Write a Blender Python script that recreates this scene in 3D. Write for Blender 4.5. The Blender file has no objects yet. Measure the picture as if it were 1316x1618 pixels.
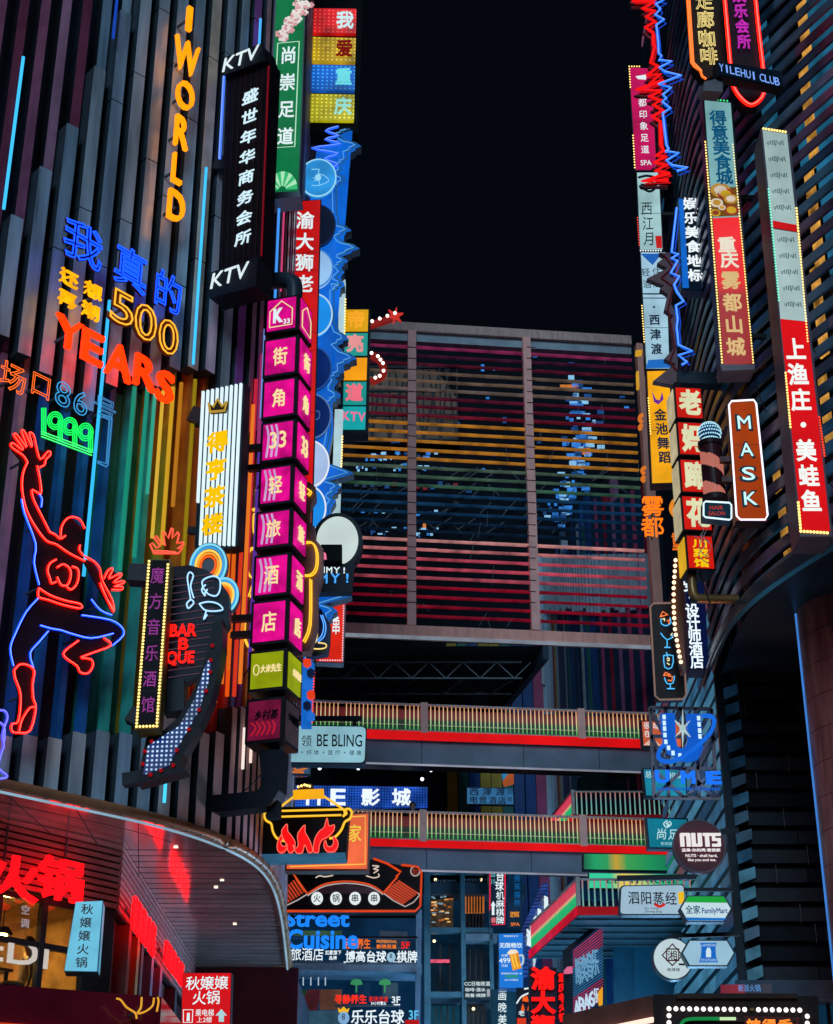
import bpy, math, random
from mathutils import Vector, Matrix
random.seed(7)
R = math.radians
S = bpy.context.scene
COL = S.collection

# ---------------------------------------------------------------- camera
F, CX, CY, TH, CAMZ = 2650.0, 658.0, 809.0, R(25.7), 1.6      # focal length and centre in photo pixels, pitch, eye height
sT, cT = math.sin(TH), math.cos(TH)
cam = bpy.data.cameras.new('camera'); cam.sensor_fit = 'VERTICAL'; cam.sensor_height = 36
cam.lens = F / 1618 * 36; cam.clip_start = .1; cam.clip_end = 2000
co = bpy.data.objects.new('camera', cam); COL.objects.link(co)
co.location = (0, 0, CAMZ); co.rotation_euler = (R(90) + TH, 0, 0); S.camera = co

# ---------------------------------------------------------------- night sky and one soft sun-like sky glow
W = bpy.data.worlds.new('World'); S.world = W; W.use_nodes = True
nt = W.node_tree; bg = nt.nodes['Background']
sky = nt.nodes.new('ShaderNodeTexSky'); sky.sky_type = 'NISHITA'; sky.sun_disc = False
sky.sun_elevation = R(-6); sky.sun_rotation = R(205)
bg.inputs['Strength'].default_value = .05
nt.links.new(sky.outputs[0], bg.inputs[0])
bg2 = nt.nodes.new('ShaderNodeBackground'); bg2.inputs[0].default_value = (.0011, .0022, .0042, 1); bg2.inputs[1].default_value = 1
ad = nt.nodes.new('ShaderNodeAddShader')
nt.links.new(bg.outputs[0], ad.inputs[0]); nt.links.new(bg2.outputs[0], ad.inputs[1])
nt.links.new(ad.outputs[0], nt.nodes['World Output'].inputs[0])
sl = bpy.data.lights.new('sun', 'SUN'); sl.energy = 1.3; sl.angle = R(25); sl.color = (.52, .79, 1)
so = bpy.data.objects.new('sun', sl); COL.objects.link(so)
so.rotation_euler = Vector((.12, .9, -.42)).to_track_quat('-Z', 'Y').to_euler(); so.location = (0, -20, 30)
S.view_settings.view_transform = 'Standard'; S.view_settings.look = 'None'; S.view_settings.exposure = 0
S.cycles.use_denoising = True
S.cycles.max_bounces = 6; S.cycles.diffuse_bounces = 3; S.cycles.glossy_bounces = 3; S.cycles.transparent_max_bounces = 8
S.cycles.sample_clamp_indirect = 4

# ---------------------------------------------------------------- pixel rays
def ray(px, py):
    x = (px - CX) / F; y = (CY - py) / F
    return Vector((x, cT - y * sT, sT + y * cT))
def at(px, py, D):
    d = ray(px, py); return Vector((0, 0, CAMZ)) + d * (D / d.y)
def proj(p):
    z = p[2] - CAMZ; f = p[1] * cT + z * sT
    return CX + F * p[0] / f, CY - F * (z * cT - p[1] * sT) / f
def zat(Y, py):
    y = (CY - py) / F; return CAMZ + Y * (sT + y * cT) / (cT - y * sT)

# ---------------------------------------------------------------- materials
def lin(c):
    f = lambda v: (v / 255 / 12.92) if v <= 10 else ((v / 255 + .055) / 1.055) ** 2.4
    return (f(c[0]), f(c[1]), f(c[2]), 1)
_M = {}; EMC = {}
def noise_mix(nt, c, lo, hi, scale, out, stretch=(1, 1, 1)):
    tc = nt.nodes.new('ShaderNodeTexCoord'); mp = nt.nodes.new('ShaderNodeMapping'); mp.inputs['Scale'].default_value = stretch
    nz = nt.nodes.new('ShaderNodeTexNoise'); nz.inputs['Scale'].default_value = scale; nz.inputs['Detail'].default_value = 4
    cr = nt.nodes.new('ShaderNodeMapRange'); cr.inputs[1].default_value = .3; cr.inputs[2].default_value = .7
    cr.inputs[3].default_value = lo; cr.inputs[4].default_value = hi
    vm = nt.nodes.new('ShaderNodeVectorMath'); vm.operation = 'SCALE'; vm.inputs[0].default_value = c[:3]
    L = nt.links.new
    L(tc.outputs['Object'], mp.inputs[0]); L(mp.outputs[0], nz.inputs['Vector']); L(nz.outputs[0], cr.inputs[0])
    L(cr.outputs[0], vm.inputs['Scale']); L(vm.outputs[0], out)
def em(c, k=1.0, var=.22, scale=1.6, base=.04, stretch=(1, 1, 1)):
    """surface set to glow, lamps and painted-in light alike; c is its colour as 0-255"""
    key = ('em', c, k, var, scale, stretch)
    if key in _M: return _M[key]
    m = bpy.data.materials.new('light_%d_%d_%d' % c); m.use_nodes = True; b = m.node_tree.nodes['Principled BSDF']
    l = lin(c); b.inputs['Base Color'].default_value = (l[0] * base, l[1] * base, l[2] * base, 1); b.inputs['Roughness'].default_value = .35; b.inputs['Specular IOR Level'].default_value = .06
    b.inputs['Emission Strength'].default_value = k; b.inputs['Emission Color'].default_value = l
    if var: noise_mix(m.node_tree, l, 1 - var, 1 + var * .6, scale, b.inputs['Emission Color'], stretch)
    _M[key] = m; EMC[m.name] = (c, k); return m
def df(c, rough=.55, metal=0.0, var=.3, scale=2.2, stretch=(1, 1, 1), bump=0.0):
    """painted or bare surface; c is the albedo (0-1)"""
    key = ('df', c, rough, metal, var, scale, stretch, bump)
    if key in _M: return _M[key]
    m = bpy.data.materials.new('paint_%d_%d_%d' % tuple(int(v * 255) for v in c)); m.use_nodes = True; b = m.node_tree.nodes['Principled BSDF']
    b.inputs['Base Color'].default_value = (*c, 1); b.inputs['Roughness'].default_value = rough; b.inputs['Metallic'].default_value = metal
    b.inputs['Specular IOR Level'].default_value = .03 if max(c) < .02 else .1 if max(c) < .06 else .3
    if var: noise_mix(m.node_tree, c, 1 - var, 1 + var * .5, scale, b.inputs['Base Color'], stretch)
    if bump:
        n = m.node_tree; nz = n.nodes.new('ShaderNodeTexNoise'); nz.inputs['Scale'].default_value = 3; bp = n.nodes.new('ShaderNodeBump')
        bp.inputs['Strength'].default_value = bump; bp.inputs['Distance'].default_value = .05
        n.links.new(nz.outputs[0], bp.inputs['Height']); n.links.new(bp.outputs[0], b.inputs['Normal'])
    _M[key] = m; return m
def ramp(stops, k=1.0, axis=2, lo=0.0, hi=1.0, name='led_gradient', var=True):
    """glowing surface whose colour runs from lo to hi along a local axis"""
    m = bpy.data.materials.new(name); m.use_nodes = True; n = m.node_tree; b = n.nodes['Principled BSDF']; L = n.links.new
    tc = n.nodes.new('ShaderNodeTexCoord'); sp = n.nodes.new('ShaderNodeSeparateXYZ'); mr = n.nodes.new('ShaderNodeMapRange')
    mr.inputs[1].default_value = lo; mr.inputs[2].default_value = hi
    cr = n.nodes.new('ShaderNodeValToRGB')
    e = cr.color_ramp.elements
    while len(e) < len(stops): e.new(.5)
    for el, (p, c) in zip(e, stops): el.position = p; el.color = lin(c)
    L(tc.outputs['Object'], sp.inputs[0]); L(sp.outputs[axis], mr.inputs[0]); L(mr.outputs[0], cr.inputs[0]); L(cr.outputs[0], b.inputs['Emission Color'])
    b.inputs['Emission Strength'].default_value = k; b.inputs['Base Color'].default_value = (.02, .02, .02, 1)
    return m
def led_dots(c, bgc, pitch=.08, k=1.4, rad=.32):
    """panel studded with LEDs on a square pitch"""
    m = bpy.data.materials.new('led_panel'); m.use_nodes = True; n = m.node_tree; b = n.nodes['Principled BSDF']; L = n.links.new
    tc = n.nodes.new('ShaderNodeTexCoord'); mp = n.nodes.new('ShaderNodeMapping'); mp.inputs['Scale'].default_value = (1 / pitch, 0, 1 / pitch)
    fr = n.nodes.new('ShaderNodeVectorMath'); fr.operation = 'FRACTION'; sb = n.nodes.new('ShaderNodeVectorMath'); sb.operation = 'SUBTRACT'
    sb.inputs[1].default_value = (.5, 0, .5); ln = n.nodes.new('ShaderNodeVectorMath'); ln.operation = 'LENGTH'
    lt = n.nodes.new('ShaderNodeMath'); lt.operation = 'LESS_THAN'; lt.inputs[1].default_value = rad
    mx = n.nodes.new('ShaderNodeMix'); mx.data_type = 'RGBA'; mx.inputs[6].default_value = lin(bgc); mx.inputs[7].default_value = lin(c)
    nz = n.nodes.new('ShaderNodeTexNoise'); nz.inputs['Scale'].default_value = 1.5; ml = n.nodes.new('ShaderNodeMapRange')
    ml.inputs[1].default_value = .35; ml.inputs[2].default_value = .65; ml.inputs[3].default_value = .5 * k; ml.inputs[4].default_value = 1.3 * k
    L(tc.outputs['Object'], mp.inputs[0]); L(mp.outputs[0], fr.inputs[0]); L(fr.outputs[0], sb.inputs[0]); L(sb.outputs[0], ln.inputs[0])
    L(ln.outputs['Value'], lt.inputs[0]); L(lt.outputs[0], mx.inputs[0]); L(mx.outputs[2], b.inputs['Emission Color'])
    L(tc.outputs['Object'], nz.inputs[0]); L(nz.outputs[0], ml.inputs[0]); L(ml.outputs[0], b.inputs['Emission Strength'])
    b.inputs['Base Color'].default_value = (.01, .01, .01, 1)
    return m
def glass_mat():
    m = bpy.data.materials.new('window_glass'); m.use_nodes = True; n = m.node_tree; o = n.nodes['Material Output']
    t = n.nodes.new('ShaderNodeBsdfTransparent'); t.inputs[0].default_value = (.85, .9, .92, 1); g = n.nodes.new('ShaderNodeBsdfGlossy'); g.inputs['Roughness'].default_value = .03
    fr = n.nodes.new('ShaderNodeFresnel'); fr.inputs[0].default_value = 1.5
    mx = n.nodes.new('ShaderNodeMixShader'); n.links.new(fr.outputs[0], mx.inputs[0]); n.links.new(t.outputs[0], mx.inputs[1]); n.links.new(g.outputs[0], mx.inputs[2]); n.links.new(mx.outputs[0], o.inputs[0])
    return m
GLASS = glass_mat()
BLACK = df((.012, .013, .016), .5)
CASE = df((.03, .035, .045), .45)
STEEL = df((.10, .12, .15), .45, .5)
SEAM = df((.05, .05, .055), .5)
CABLE = df((.015, .016, .02), .5)
WHITE = em((225, 242, 245), 1.0, .08)
WARMB = em((255, 214, 120), 2.2, 0)
WHITEB = em((255, 240, 225), 2.5, 0)

# ---------------------------------------------------------------- mesh builder
class MB:
    def __init__(s): s.v = []; s.f = []; s.m = []; s.sm = []
    def add(s, vs, fs, mi=0, smooth=False):
        o = len(s.v); s.v += [tuple(p) for p in vs]
        for f in fs: s.f.append([i + o for i in f]); s.m.append(mi); s.sm.append(smooth)
        return s
    def box(s, x0, x1, y0, y1, z0, z1, mi=0, M=None):
        vs = [Vector((x, y, z)) for z in (z0, z1) for y in (y0, y1) for x in (x0, x1)]
        if M is not None: vs = [M @ p for p in vs]
        return s.add(vs, [(0, 2, 3, 1), (4, 5, 7, 6), (0, 1, 5, 4), (2, 6, 7, 3), (0, 4, 6, 2), (1, 3, 7, 5)], mi)
    def bar(s, a, b, w, h=None, mi=0):
        """straight square bar from a to b"""
        a = Vector(a); b = Vector(b); h = h or w; d = b - a; L = d.length
        if L < 1e-6: return s
        q = d.to_track_quat('Y', 'Z'); M = Matrix.Translation(a) @ q.to_matrix().to_4x4()
        return s.box(-w / 2, w / 2, 0, L, -h / 2, h / 2, mi, M)
    def poly(s, pts, y0, y1, mi=0, mside=None):
        """outline in (x,z) extruded from y0 (front) to y1"""
        n = len(pts); A = sum(pts[i][0] * pts[(i + 1) % n][1] - pts[(i + 1) % n][0] * pts[i][1] for i in range(n))
        if A < 0: pts = pts[::-1]
        vs = [(p[0], y0, p[1]) for p in pts] + [(p[0], y1, p[1]) for p in pts]
        s.add(vs, [tuple(range(n)), tuple(range(2 * n - 1, n - 1, -1))], mi)
        return s.add(vs, [(i, i + n, (i + 1) % n + n, (i + 1) % n) for i in range(n)], mi if mside is None else mside)
    def tube(s, pts, r, n=6, mi=0, closed=False):
        P = [Vector(p) for p in pts]; k = len(P)
        if k < 2: return s
        vs = []; up = None
        for i in range(k):
            if closed: t = P[(i + 1) % k] - P[i - 1]
            else: t = P[min(i + 1, k - 1)] - P[max(i - 1, 0)]
            if t.length < 1e-9: t = Vector((0, 0, 1))
            t.normalize()
            a = Vector((0, 1, 0)) if abs(t.y) < .9 else Vector((1, 0, 0))
            b = t.cross(a).normalized(); a = b.cross(t)
            vs += [P[i] + (a * math.cos(2 * math.pi * j / n) + b * math.sin(2 * math.pi * j / n)) * r for j in range(n)]
        fs = [(i * n + j, i * n + (j + 1) % n, ((i + 1) % k) * n + (j + 1) % n, ((i + 1) % k) * n + j) for i in range(k if closed else k - 1) for j in range(n)]
        s.add(vs, fs, mi, True)
        if not closed: s.add(vs[:n], [tuple(range(n))], mi); s.add(vs[-n:], [tuple(range(n))], mi)
        return s
    def ball(s, c, r, mi=0, n=8, m=5):
        c = Vector(c); vs = [c + Vector((0, 0, r))]
        for i in range(1, m):
            a = math.pi * i / m
            vs += [c + Vector((math.sin(a) * math.cos(2 * math.pi * j / n), math.sin(a) * math.sin(2 * math.pi * j / n), math.cos(a))) * r for j in range(n)]
        vs.append(c - Vector((0, 0, r))); L = len(vs) - 1; fs = []
        for j in range(n):
            k = (j + 1) % n; fs.append((0, 1 + j, 1 + k)); fs.append((L, L - n + k, L - n + j))
            for i in range(m - 2): a = 1 + i * n; fs.append((a + j, a + n + j, a + n + k, a + k))
        return s.add(vs, fs, mi, True)
    def disc(s, c, rx, rz, y0, y1, mi=0, n=40, mside=None):
        return s.poly([(c[0] + rx * math.cos(2 * math.pi * i / n), c[1] + rz * math.sin(2 * math.pi * i / n)) for i in range(n)], y0, y1, mi, mside)
    def build(s, name, mats, parent=None):
        me = bpy.data.meshes.new(name); me.from_pydata(s.v, [], s.f)
        for m in (mats if isinstance(mats, (list, tuple)) else [mats]): me.materials.append(m)
        me.polygons.foreach_set('material_index', s.m); me.polygons.foreach_set('use_smooth', s.sm)
        me.update()
        o = bpy.data.objects.new(name, me); COL.objects.link(o)
        if parent is not None: o.parent = parent
        return o
def tag(o, label=None, cat=None, group=None, kind=None):
    if label: o['label'] = label
    if cat: o['category'] = cat
    if group: o['group'] = group
    if kind: o['kind'] = kind
    return o
def empty(name, loc=(0, 0, 0), yaw=0):
    o = bpy.data.objects.new(name, None); COL.objects.link(o); o.location = loc; o.rotation_euler = (0, 0, yaw); o.empty_display_size = .2
    return o
def smooth(pts, k=6, closed=False):
    P = [Vector(p) for p in pts]; n = len(P); out = []
    for i in range(n if closed else n - 1):
        a = P[i - 1] if (i or closed) else P[0]; b = P[i]; c = P[(i + 1) % n]; d = P[(i + 2) % n] if (closed or i + 2 < n) else P[n - 1]
        for j in range(k):
            t = j / k
            out.append(.5 * ((2 * b) + (c - a) * t + (2 * a - 5 * b + 4 * c - d) * t * t + (3 * b - a - 3 * c + d) * t ** 3))
    if not closed: out.append(P[-1])
    return out
def Z(ox, oy, sc, pts): return [(ox + x / sc, oy + y / sc) for x, y in pts]

# ---------------------------------------------------------------- lettering
_G = {}
def glyph(t, bold=0.0, mode='fill', r=.02, shear=0.0):
    key = (t, bold, mode, r, shear)
    if key in _G: return _G[key]
    c = bpy.data.curves.new('t', 'FONT'); c.body = t; c.size = 1; c.resolution_u = 3; c.offset = bold; c.shear = shear
    if mode == 'neon': c.fill_mode = 'NONE'; c.bevel_depth = r; c.bevel_resolution = 1
    else: c.fill_mode = 'BOTH'; c.extrude = .5
    o = bpy.data.objects.new('t', c); COL.objects.link(o)
    dg = bpy.context.evaluated_depsgraph_get(); dg.update()
    me = bpy.data.meshes.new_from_object(o.evaluated_get(dg))
    vs = [v.co.copy() for v in me.vertices]; fs = [tuple(p.vertices) for p in me.polygons]
    bpy.data.objects.remove(o); bpy.data.curves.remove(c); bpy.data.meshes.remove(me)
    _G[key] = (vs, fs); return vs, fs
def isc(ch): return ord(ch) > 0x2e80
def put_text(mb, t, u0, v0, u1, v1, y0, th, bold, mode, r, mi=0, shear=0.0, em_fit=None):
    """fit text t to the local rectangle (u0,v0)-(u1,v1); front at y0, thickness th"""
    vs, fs = glyph(t, 0.0, mode, r, shear)
    if not vs: return
    if em_fit is None: em_fit = len(t) == 1 and isc(t)
    if em_fit: a0, a1, b0, b1 = .02, .98, -.1, .86
    else:
        a0 = min(v.x for v in vs); a1 = max(v.x for v in vs); b0 = min(v.y for v in vs); b1 = max(v.y for v in vs)
    sx = (u1 - u0) / max(a1 - a0, 1e-6); sy = (v1 - v0) / max(b1 - b0, 1e-6); out = []
    if mode == 'neon': ty = (sx + sy) / 2; out = [(u0 + (v.x - a0) * sx, y0 - v.z * ty, v0 + (v.y - b0) * sy) for v in vs]
    else: out = [(u0 + (v.x - a0) * sx, y0 + (.5 - v.z) * th, v0 + (v.y - b0) * sy) for v in vs]
    mb.add(out, fs, mi, mode == 'neon')
    if mode == 'fill' and bold > .004:                      # thicken the strokes with a flattened bead round each outline
        v2, f2 = glyph(t, 0.0, 'neon', bold, shear)
        mb.add([(u0 + (v.x - a0) * sx, y0 + th * .5 - v.z / bold * th * .49, v0 + (v.y - b0) * sy) for v in v2], f2, mi)

# ---------------------------------------------------------------- a sign: a vertical plane placed in the street, with parts on it
ALL = []
class Sign:
    def __init__(s, name, label, cat, px, py, D, yaw=0, group=None, point=None):
        s.O = Vector(point) if point is not None else at(px, py, D); s.yaw = R(yaw)
        s.u = Vector((math.cos(s.yaw), math.sin(s.yaw), 0)); s.n = Vector((math.sin(s.yaw), -math.cos(s.yaw), 0))
        s.root = None
        if name:
            s.root = empty(name, s.O, s.yaw); tag(s.root, label, cat, group)
    def uv(s, px, py, off=0.0):
        d = ray(px, py); C = Vector((0, 0, CAMZ)); o = s.O + s.n * off
        t = (o - C).dot(s.n) / d.dot(s.n); q = C + d * t - s.O
        return q.dot(s.u), q.z
    def pts(s, pp, off=0.0): return [s.uv(x, y, off) for x, y in pp]
    def px(s, px, py, n=1):
        """local size of n photo pixels near a spot"""
        a = s.uv(px, py); b = s.uv(px + n, py); return abs(b[0] - a[0])
    def part(s, name, mb, mats, parent=None): return mb.build(name, mats, parent or s.root)
    def panel(s, name, pp, y0, y1, mat, parent=None, mside=None):
        mb = MB().poly(s.pts(pp), y0, y1, 0, 1 if mside else None)
        return s.part(name, mb, [mat, mside] if mside else mat, parent)
    def rows(s, name, t, a, b, w, h, mat, y=-.03, th=.03, bold=.0, mode='fill', r=.018, parent=None, shear=0.0):
        """characters strung from centre a to centre b (photo pixels), each w x h pixels"""
        mb = MB(); n = len(t)
        for i, ch in enumerate(t):
            if ch == ' ': continue
            k = i / max(n - 1, 1); x = a[0] + (b[0] - a[0]) * k; yy = a[1] + (b[1] - a[1]) * k
            c = s.uv(x, yy); du = s.uv(x + w / 2, yy)[0] - s.uv(x - w / 2, yy)[0]; dv = s.uv(x, yy - h / 2)[1] - s.uv(x, yy + h / 2)[1]
            if not isc(ch):
                if ch in '·•': mb.disc(c, du * .14, du * .14, y, y + th, 0, 10); continue
                if ch == 'I': du *= .35
                if ch in '1!': du *= .22 if ch == '!' else .5
            if h >= 11 and n > 1:                               # every sizeable character is a piece of its own
                m1 = MB(); put_text(m1, ch, c[0] - du / 2, c[1] - dv / 2, c[0] + du / 2, c[1] + dv / 2, y, th, bold, mode, r, 0, shear); s.part('character', m1, mat, parent); continue
            put_text(mb, ch, c[0] - du / 2, c[1] - dv / 2, c[0] + du / 2, c[1] + dv / 2, y, th, bold, mode, r, 0, shear)
        return s.part(name, mb, mat, parent) if mb.v else None
    def word(s, name, t, x0, y0, x1, y1, mat, y=-.03, th=.03, bold=.0, mode='fill', r=.018, parent=None, shear=0.0):
        """one line of writing fitted to the pixel rectangle"""
        cx, cy = (x0 + x1) / 2, (y0 + y1) / 2; c = s.uv(cx, cy); hu = abs(s.uv(x1, cy)[0] - s.uv(x0, cy)[0]) / 2; hv = abs(s.uv(cx, y0)[1] - s.uv(cx, y1)[1]) / 2; mb = MB()
        put_text(mb, t, c[0] - hu, c[1] - hv, c[0] + hu, c[1] + hv, y, th, bold, mode, r, 0, shear, False)
        return s.part(name, mb, mat, parent)
    def neon(s, name, lines, r, mat, y=-.06, sm=0, closed=False, parent=None, feet=None):
        """each traced line is one bent tube, a part of its own"""
        hot = mat.name in EMC and EMC[mat.name][1] >= 1.2
        if hot: c, k = EMC[mat.name]; w = .3 if c[0] > 200 else .45; mats = [mat, em(tuple(int(v + (255 - v) * w) for v in c), k, 0)]
        else: mats = mat
        o = None
        for ln in lines:
            if len(ln) < 2: continue
            mb = MB(); q = [(p[0], y, p[1]) for p in s.pts(ln)]
            if sm: q = smooth(q, sm, closed)
            mb.tube(q, r, 6, 0, closed)
            if hot and 'tube' in name: mb.tube([(a, b - r * .62, c_) for a, b, c_ in q], r * .42, 5, 1, closed)  # paler bead added in front as the tube's painted highlight
            o = s.part(name, mb, mats, parent)
        return o
    def wire(s, a, b, sag=6, r=.012, y=.05):
        """a slack cable between two photo pixels"""
        m = ((a[0] + b[0]) / 2, (a[1] + b[1]) / 2 + sag); return s.neon('cable', [[a, m, b]], r, CABLE, y, 5)
    def dots(s, name, pp, step, r, mat, y=-.03, parent=None, closed=False):
        """row of small bulbs along a pixel path, every step pixels; big bulbs are parts of their own"""
        mb = MB(); pp = pp + [pp[0]] if closed else pp; first = None; done = set()
        for (x0, y0), (x1, y1) in zip(pp, pp[1:]):
            n = max(1, round(math.hypot(x1 - x0, y1 - y0) / step))
            for i in range(n):
                u, v = s.uv(x0 + (x1 - x0) * i / n, y0 + (y1 - y0) * i / n)
                if r < .04: mb.ball((u, y, v), r, 0, 6, 4); continue
                if (round(u, 2), round(v, 2)) in done: continue
                done.add((round(u, 2), round(v, 2)))
                if first is None: first = s.part('bulb', MB().ball((0, 0, 0), r, 0, 10, 6), mat, parent); o = first
                else: o = first.copy(); COL.objects.link(o); o.parent = first.parent
                o.location = (u, y, v)
        return s.part(name, mb, mat, parent) if mb.v else first
    def arm(s, name, a, b, w, mat=CASE, y=.1, h=None):
        p, q = s.uv(*a), s.uv(*b); return s.part(name, MB().bar((p[0], y, p[1]), (q[0], y, q[1]), w, h), mat)
def shrink(q, px):
    cx = sum(p[0] for p in q) / len(q); cy = sum(p[1] for p in q) / len(q)
    out = []
    for x, y in q: out.append((x - math.copysign(min(px, abs(x - cx) * .8), x - cx), y - math.copysign(min(px, abs(y - cy) * .8), y - cy)))
    return out
def rounded(q, r):
    out = []; n = len(q)
    for i in range(n):
        a, b, c = Vector(q[i - 1]), Vector(q[i]), Vector(q[(i + 1) % n]); d0 = (a - b).normalized() * r; d1 = (c - b).normalized() * r
        for t in (0, .25, .5, .75, 1): p = (b + d0) * (1 - t) ** 2 + b * 2 * t * (1 - t) + (b + d1) * t * t; out.append((p.x, p.y))
    return out
def lightbox(name, label, cat, quad, D, yaw, mface, depth=.3, mcase=None, inset=1.5, group=None, edge=None, rnd_=0):
    """a box sign: dark casing with a glowing face slab set a little proud; quad = tl, tr, br, bl in photo pixels"""
    s = Sign(name, label, cat, quad[3][0], quad[3][1], D, yaw, group)
    f_ = (lambda q: rounded(q, rnd_)) if rnd_ else (lambda q: q)
    s.panel('casing', f_(quad), .0, depth, mcase or CASE)
    s.panel('face_panel', f_(shrink(quad, inset)), -.025, -.003, mface)
    h_ = quad[3][1] - quad[0][1]
    if h_ > 110:                                                # film joints across a long face
        for k in range(1, int(h_ // 62)):
            f = k / int(h_ // 62) + (.03 if k % 2 else -.02); a = [quad[0][i] + (quad[3][i] - quad[0][i]) * f for i in (0, 1)]; b = [quad[1][i] + (quad[2][i] - quad[1][i]) * f for i in (0, 1)]
            s.panel('panel_seam', [(a[0] + inset + 1, a[1]), (b[0] - inset - 1, b[1]), (b[0] - inset - 1, b[1] + .7), (a[0] + inset + 1, a[1] + .7)], -.028, -.0255, SEAM)
    if edge: s.neon('edge_tube', [shrink(quad, .6)], edge[0], edge[1], -.02, 0, True)
    return s

# ================================================================ GROUND
g = MB().box(-150, 150, -80, 220, -.2, 0).build('street_pavement', df((.22, .21, .20), .35, 0, .35, 1.0)); tag(g, 'dark paved floor of the pedestrian street', 'ground', kind='structure')

# ================================================================ LEFT BUILDING with the rounded corner
PLAN = [(-17, 15.5), (-12, 20.2), (-8.5, 23.4), (-6.45, 25.2), (-5.35, 26.2), (-4.32, 27.2), (-3.53, 28.3), (-2.95, 29.7), (-2.72, 31.5), (-2.75, 34.5), (-3.0, 39.8)]
PL = [Vector((p.x, p.y)) for p in smooth([(x, y, 0) for x, y in PLAN], 8)] + [Vector((-3.1, 52))]
ARC = [0]
for a, b in zip(PL, PL[1:]): ARC.append(ARC[-1] + (b - a).length)
def along(s_):
    for i in range(len(PL) - 1):
        if s_ <= ARC[i + 1] or i == len(PL) - 2:
            t = (s_ - ARC[i]) / (ARC[i + 1] - ARC[i]); d = (PL[i + 1] - PL[i]).normalized()
            return PL[i] + (PL[i + 1] - PL[i]) * t, d
def fac_hit(px, py):
    d = ray(px, py); best = None
    for a, b in zip(PL, PL[1:]):
        e = b - a; det = d.x * -e.y + e.x * d.y
        if abs(det) < 1e-9: continue
        t = (a.x * -e.y + e.x * a.y) / det; k = (d.x * a.y - d.y * a.x) / det
        if t > 0 and -1e-6 <= k <= 1 + 1e-6 and (best is None or t < best[0]): best = (t, math.degrees(math.atan2(e.y, e.x)))
    return (best[0] * d.y, best[1]) if best else (27, 45)
LB = empty('department_store', (-4.3, 27.2, 0)); tag(LB, 'rounded corner building clad in grey and coloured vertical slats above a shiny curved canopy', 'building')
def WB(mb, name, mats, parent):   # build in world coordinates under a parent standing elsewhere
    o = mb.build(name, mats, parent); L = Matrix.Identity(4); p = parent
    chain = []
    while p is not None: chain.append(p); p = p.parent
    for q in reversed(chain): L = L @ (Matrix.Translation(q.location) @ q.rotation_euler.to_matrix().to_4x4())
    o.data.transform(L.inverted()); return o
ZC = 9.0; ZTOP = 40.0
def inset_pt(i, off):
    a = PL[max(i - 1, 0)]; b = PL[min(i + 1, len(PL) - 1)]; d = (b - a).normalized(); return PL[i] + Vector((-d.y, d.x)) * off
# dark wall behind the slats
mb = MB()
for i in range(len(PL) - 1):
    a, b = inset_pt(i, .75), inset_pt(i + 1, .75)
    mb.add([(a.x, a.y, ZC + .1), (b.x, b.y, ZC + .1), (b.x, b.y, ZTOP), (a.x, a.y, ZTOP)], [(0, 1, 2, 3)])
WB(mb, 'wall', df((.035, .045, .06), .6), LB)
mb = MB()
outer = [PL[i] for i in range(len(PL))]
vs = [(p.x, p.y, ZTOP) for p in outer] + [(-30, 60, ZTOP), (-40, 10, ZTOP)]
mb.add(vs, [tuple(range(len(vs)))]); WB(mb, 'roof', BLACK, LB)

C_GREY = [df((.52, .68, .84), .32, .4, .55, 1.1, (3, 3, .35)), df((.40, .55, .72), .32, .4, .55, 1.1, (3, 3, .35)), df((.62, .74, .86), .32, .4, .55, 1.1, (3, 3, .35))]
C_MAUVE = [df((.70, .52, .60), .5, 0, .3, 1.5), df((.60, .42, .48), .5, 0, .3, 1.5), df((.75, .60, .62), .5, 0, .3, 1.5)]
C_PINK = [df((.42, .12, .22), .5), df((.26, .05, .10), .5), df((.50, .22, .34), .5)]
C_BLUE = [df((.02, .09, .40), .5), df((.015, .16, .50), .5)]
C_GREEN = [df((.02, .34, .24), .5), df((.05, .55, .46), .5)]
C_YEL = [df((.62, .48, .04), .5), df((.75, .46, .03), .5)]
C_ORA = [df((.85, .28, .03), .5), df((.80, .18, .03), .5)]
C_RED = [df((.75, .05, .05), .5), df((.38, .03, .08), .5)]
C_PUR = [df((.40, .10, .50), .5), df((.15, .20, .70), .5)]
C_TAN = [df((.72, .58, .46), .5), df((.60, .54, .50), .5)]
pal = C_GREY + C_MAUVE + C_PINK + C_BLUE + C_GREEN + C_YEL + C_ORA + C_RED + C_PUR + C_TAN + [df((.035, .05, .065), .5)]
idx = lambda m: pal.index(m)
rnd = random.Random(3)
pick = lambda L: idx(rnd.choice(L))
front = MB(); back = MB()
def slat(mb, p, d, w, dep, off, z0, z1, mi, joints=True):
    n = Vector((d.y, -d.x))                                   # outward
    M = Matrix(((d.x, -n.x, 0, p.x + n.x * off), (d.y, -n.y, 0, p.y + n.y * off), (0, 0, 1, 0), (0, 0, 0, 1)))
    zz = [z0]
    if joints:
        z = z0 + rnd.uniform(1.5, 5)
        while z < z1 - .6: zz.append(z); z += rnd.uniform(3.2, 5.5)
    zz.append(z1)
    for a, b in zip(zz, zz[1:]):
        e_ = b - (.025 if b < z1 else 0)
        if joints: mb.box(-w / 2 + .004, w / 2 - .004, .012, dep, a + .004, e_ - .004, len(pal) - 1, M); mb.box(-w / 2, w / 2, 0, .01, a, e_, mi, M)  # sides painted dark in place of shade, pale plate in front
        else: mb.box(-w / 2, w / 2, 0, dep, a, e_, mi, M)
s_ = ARC[8] ; SMAX = ARC[-1] - .3; i = 0
STEP_LO = {}
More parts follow.
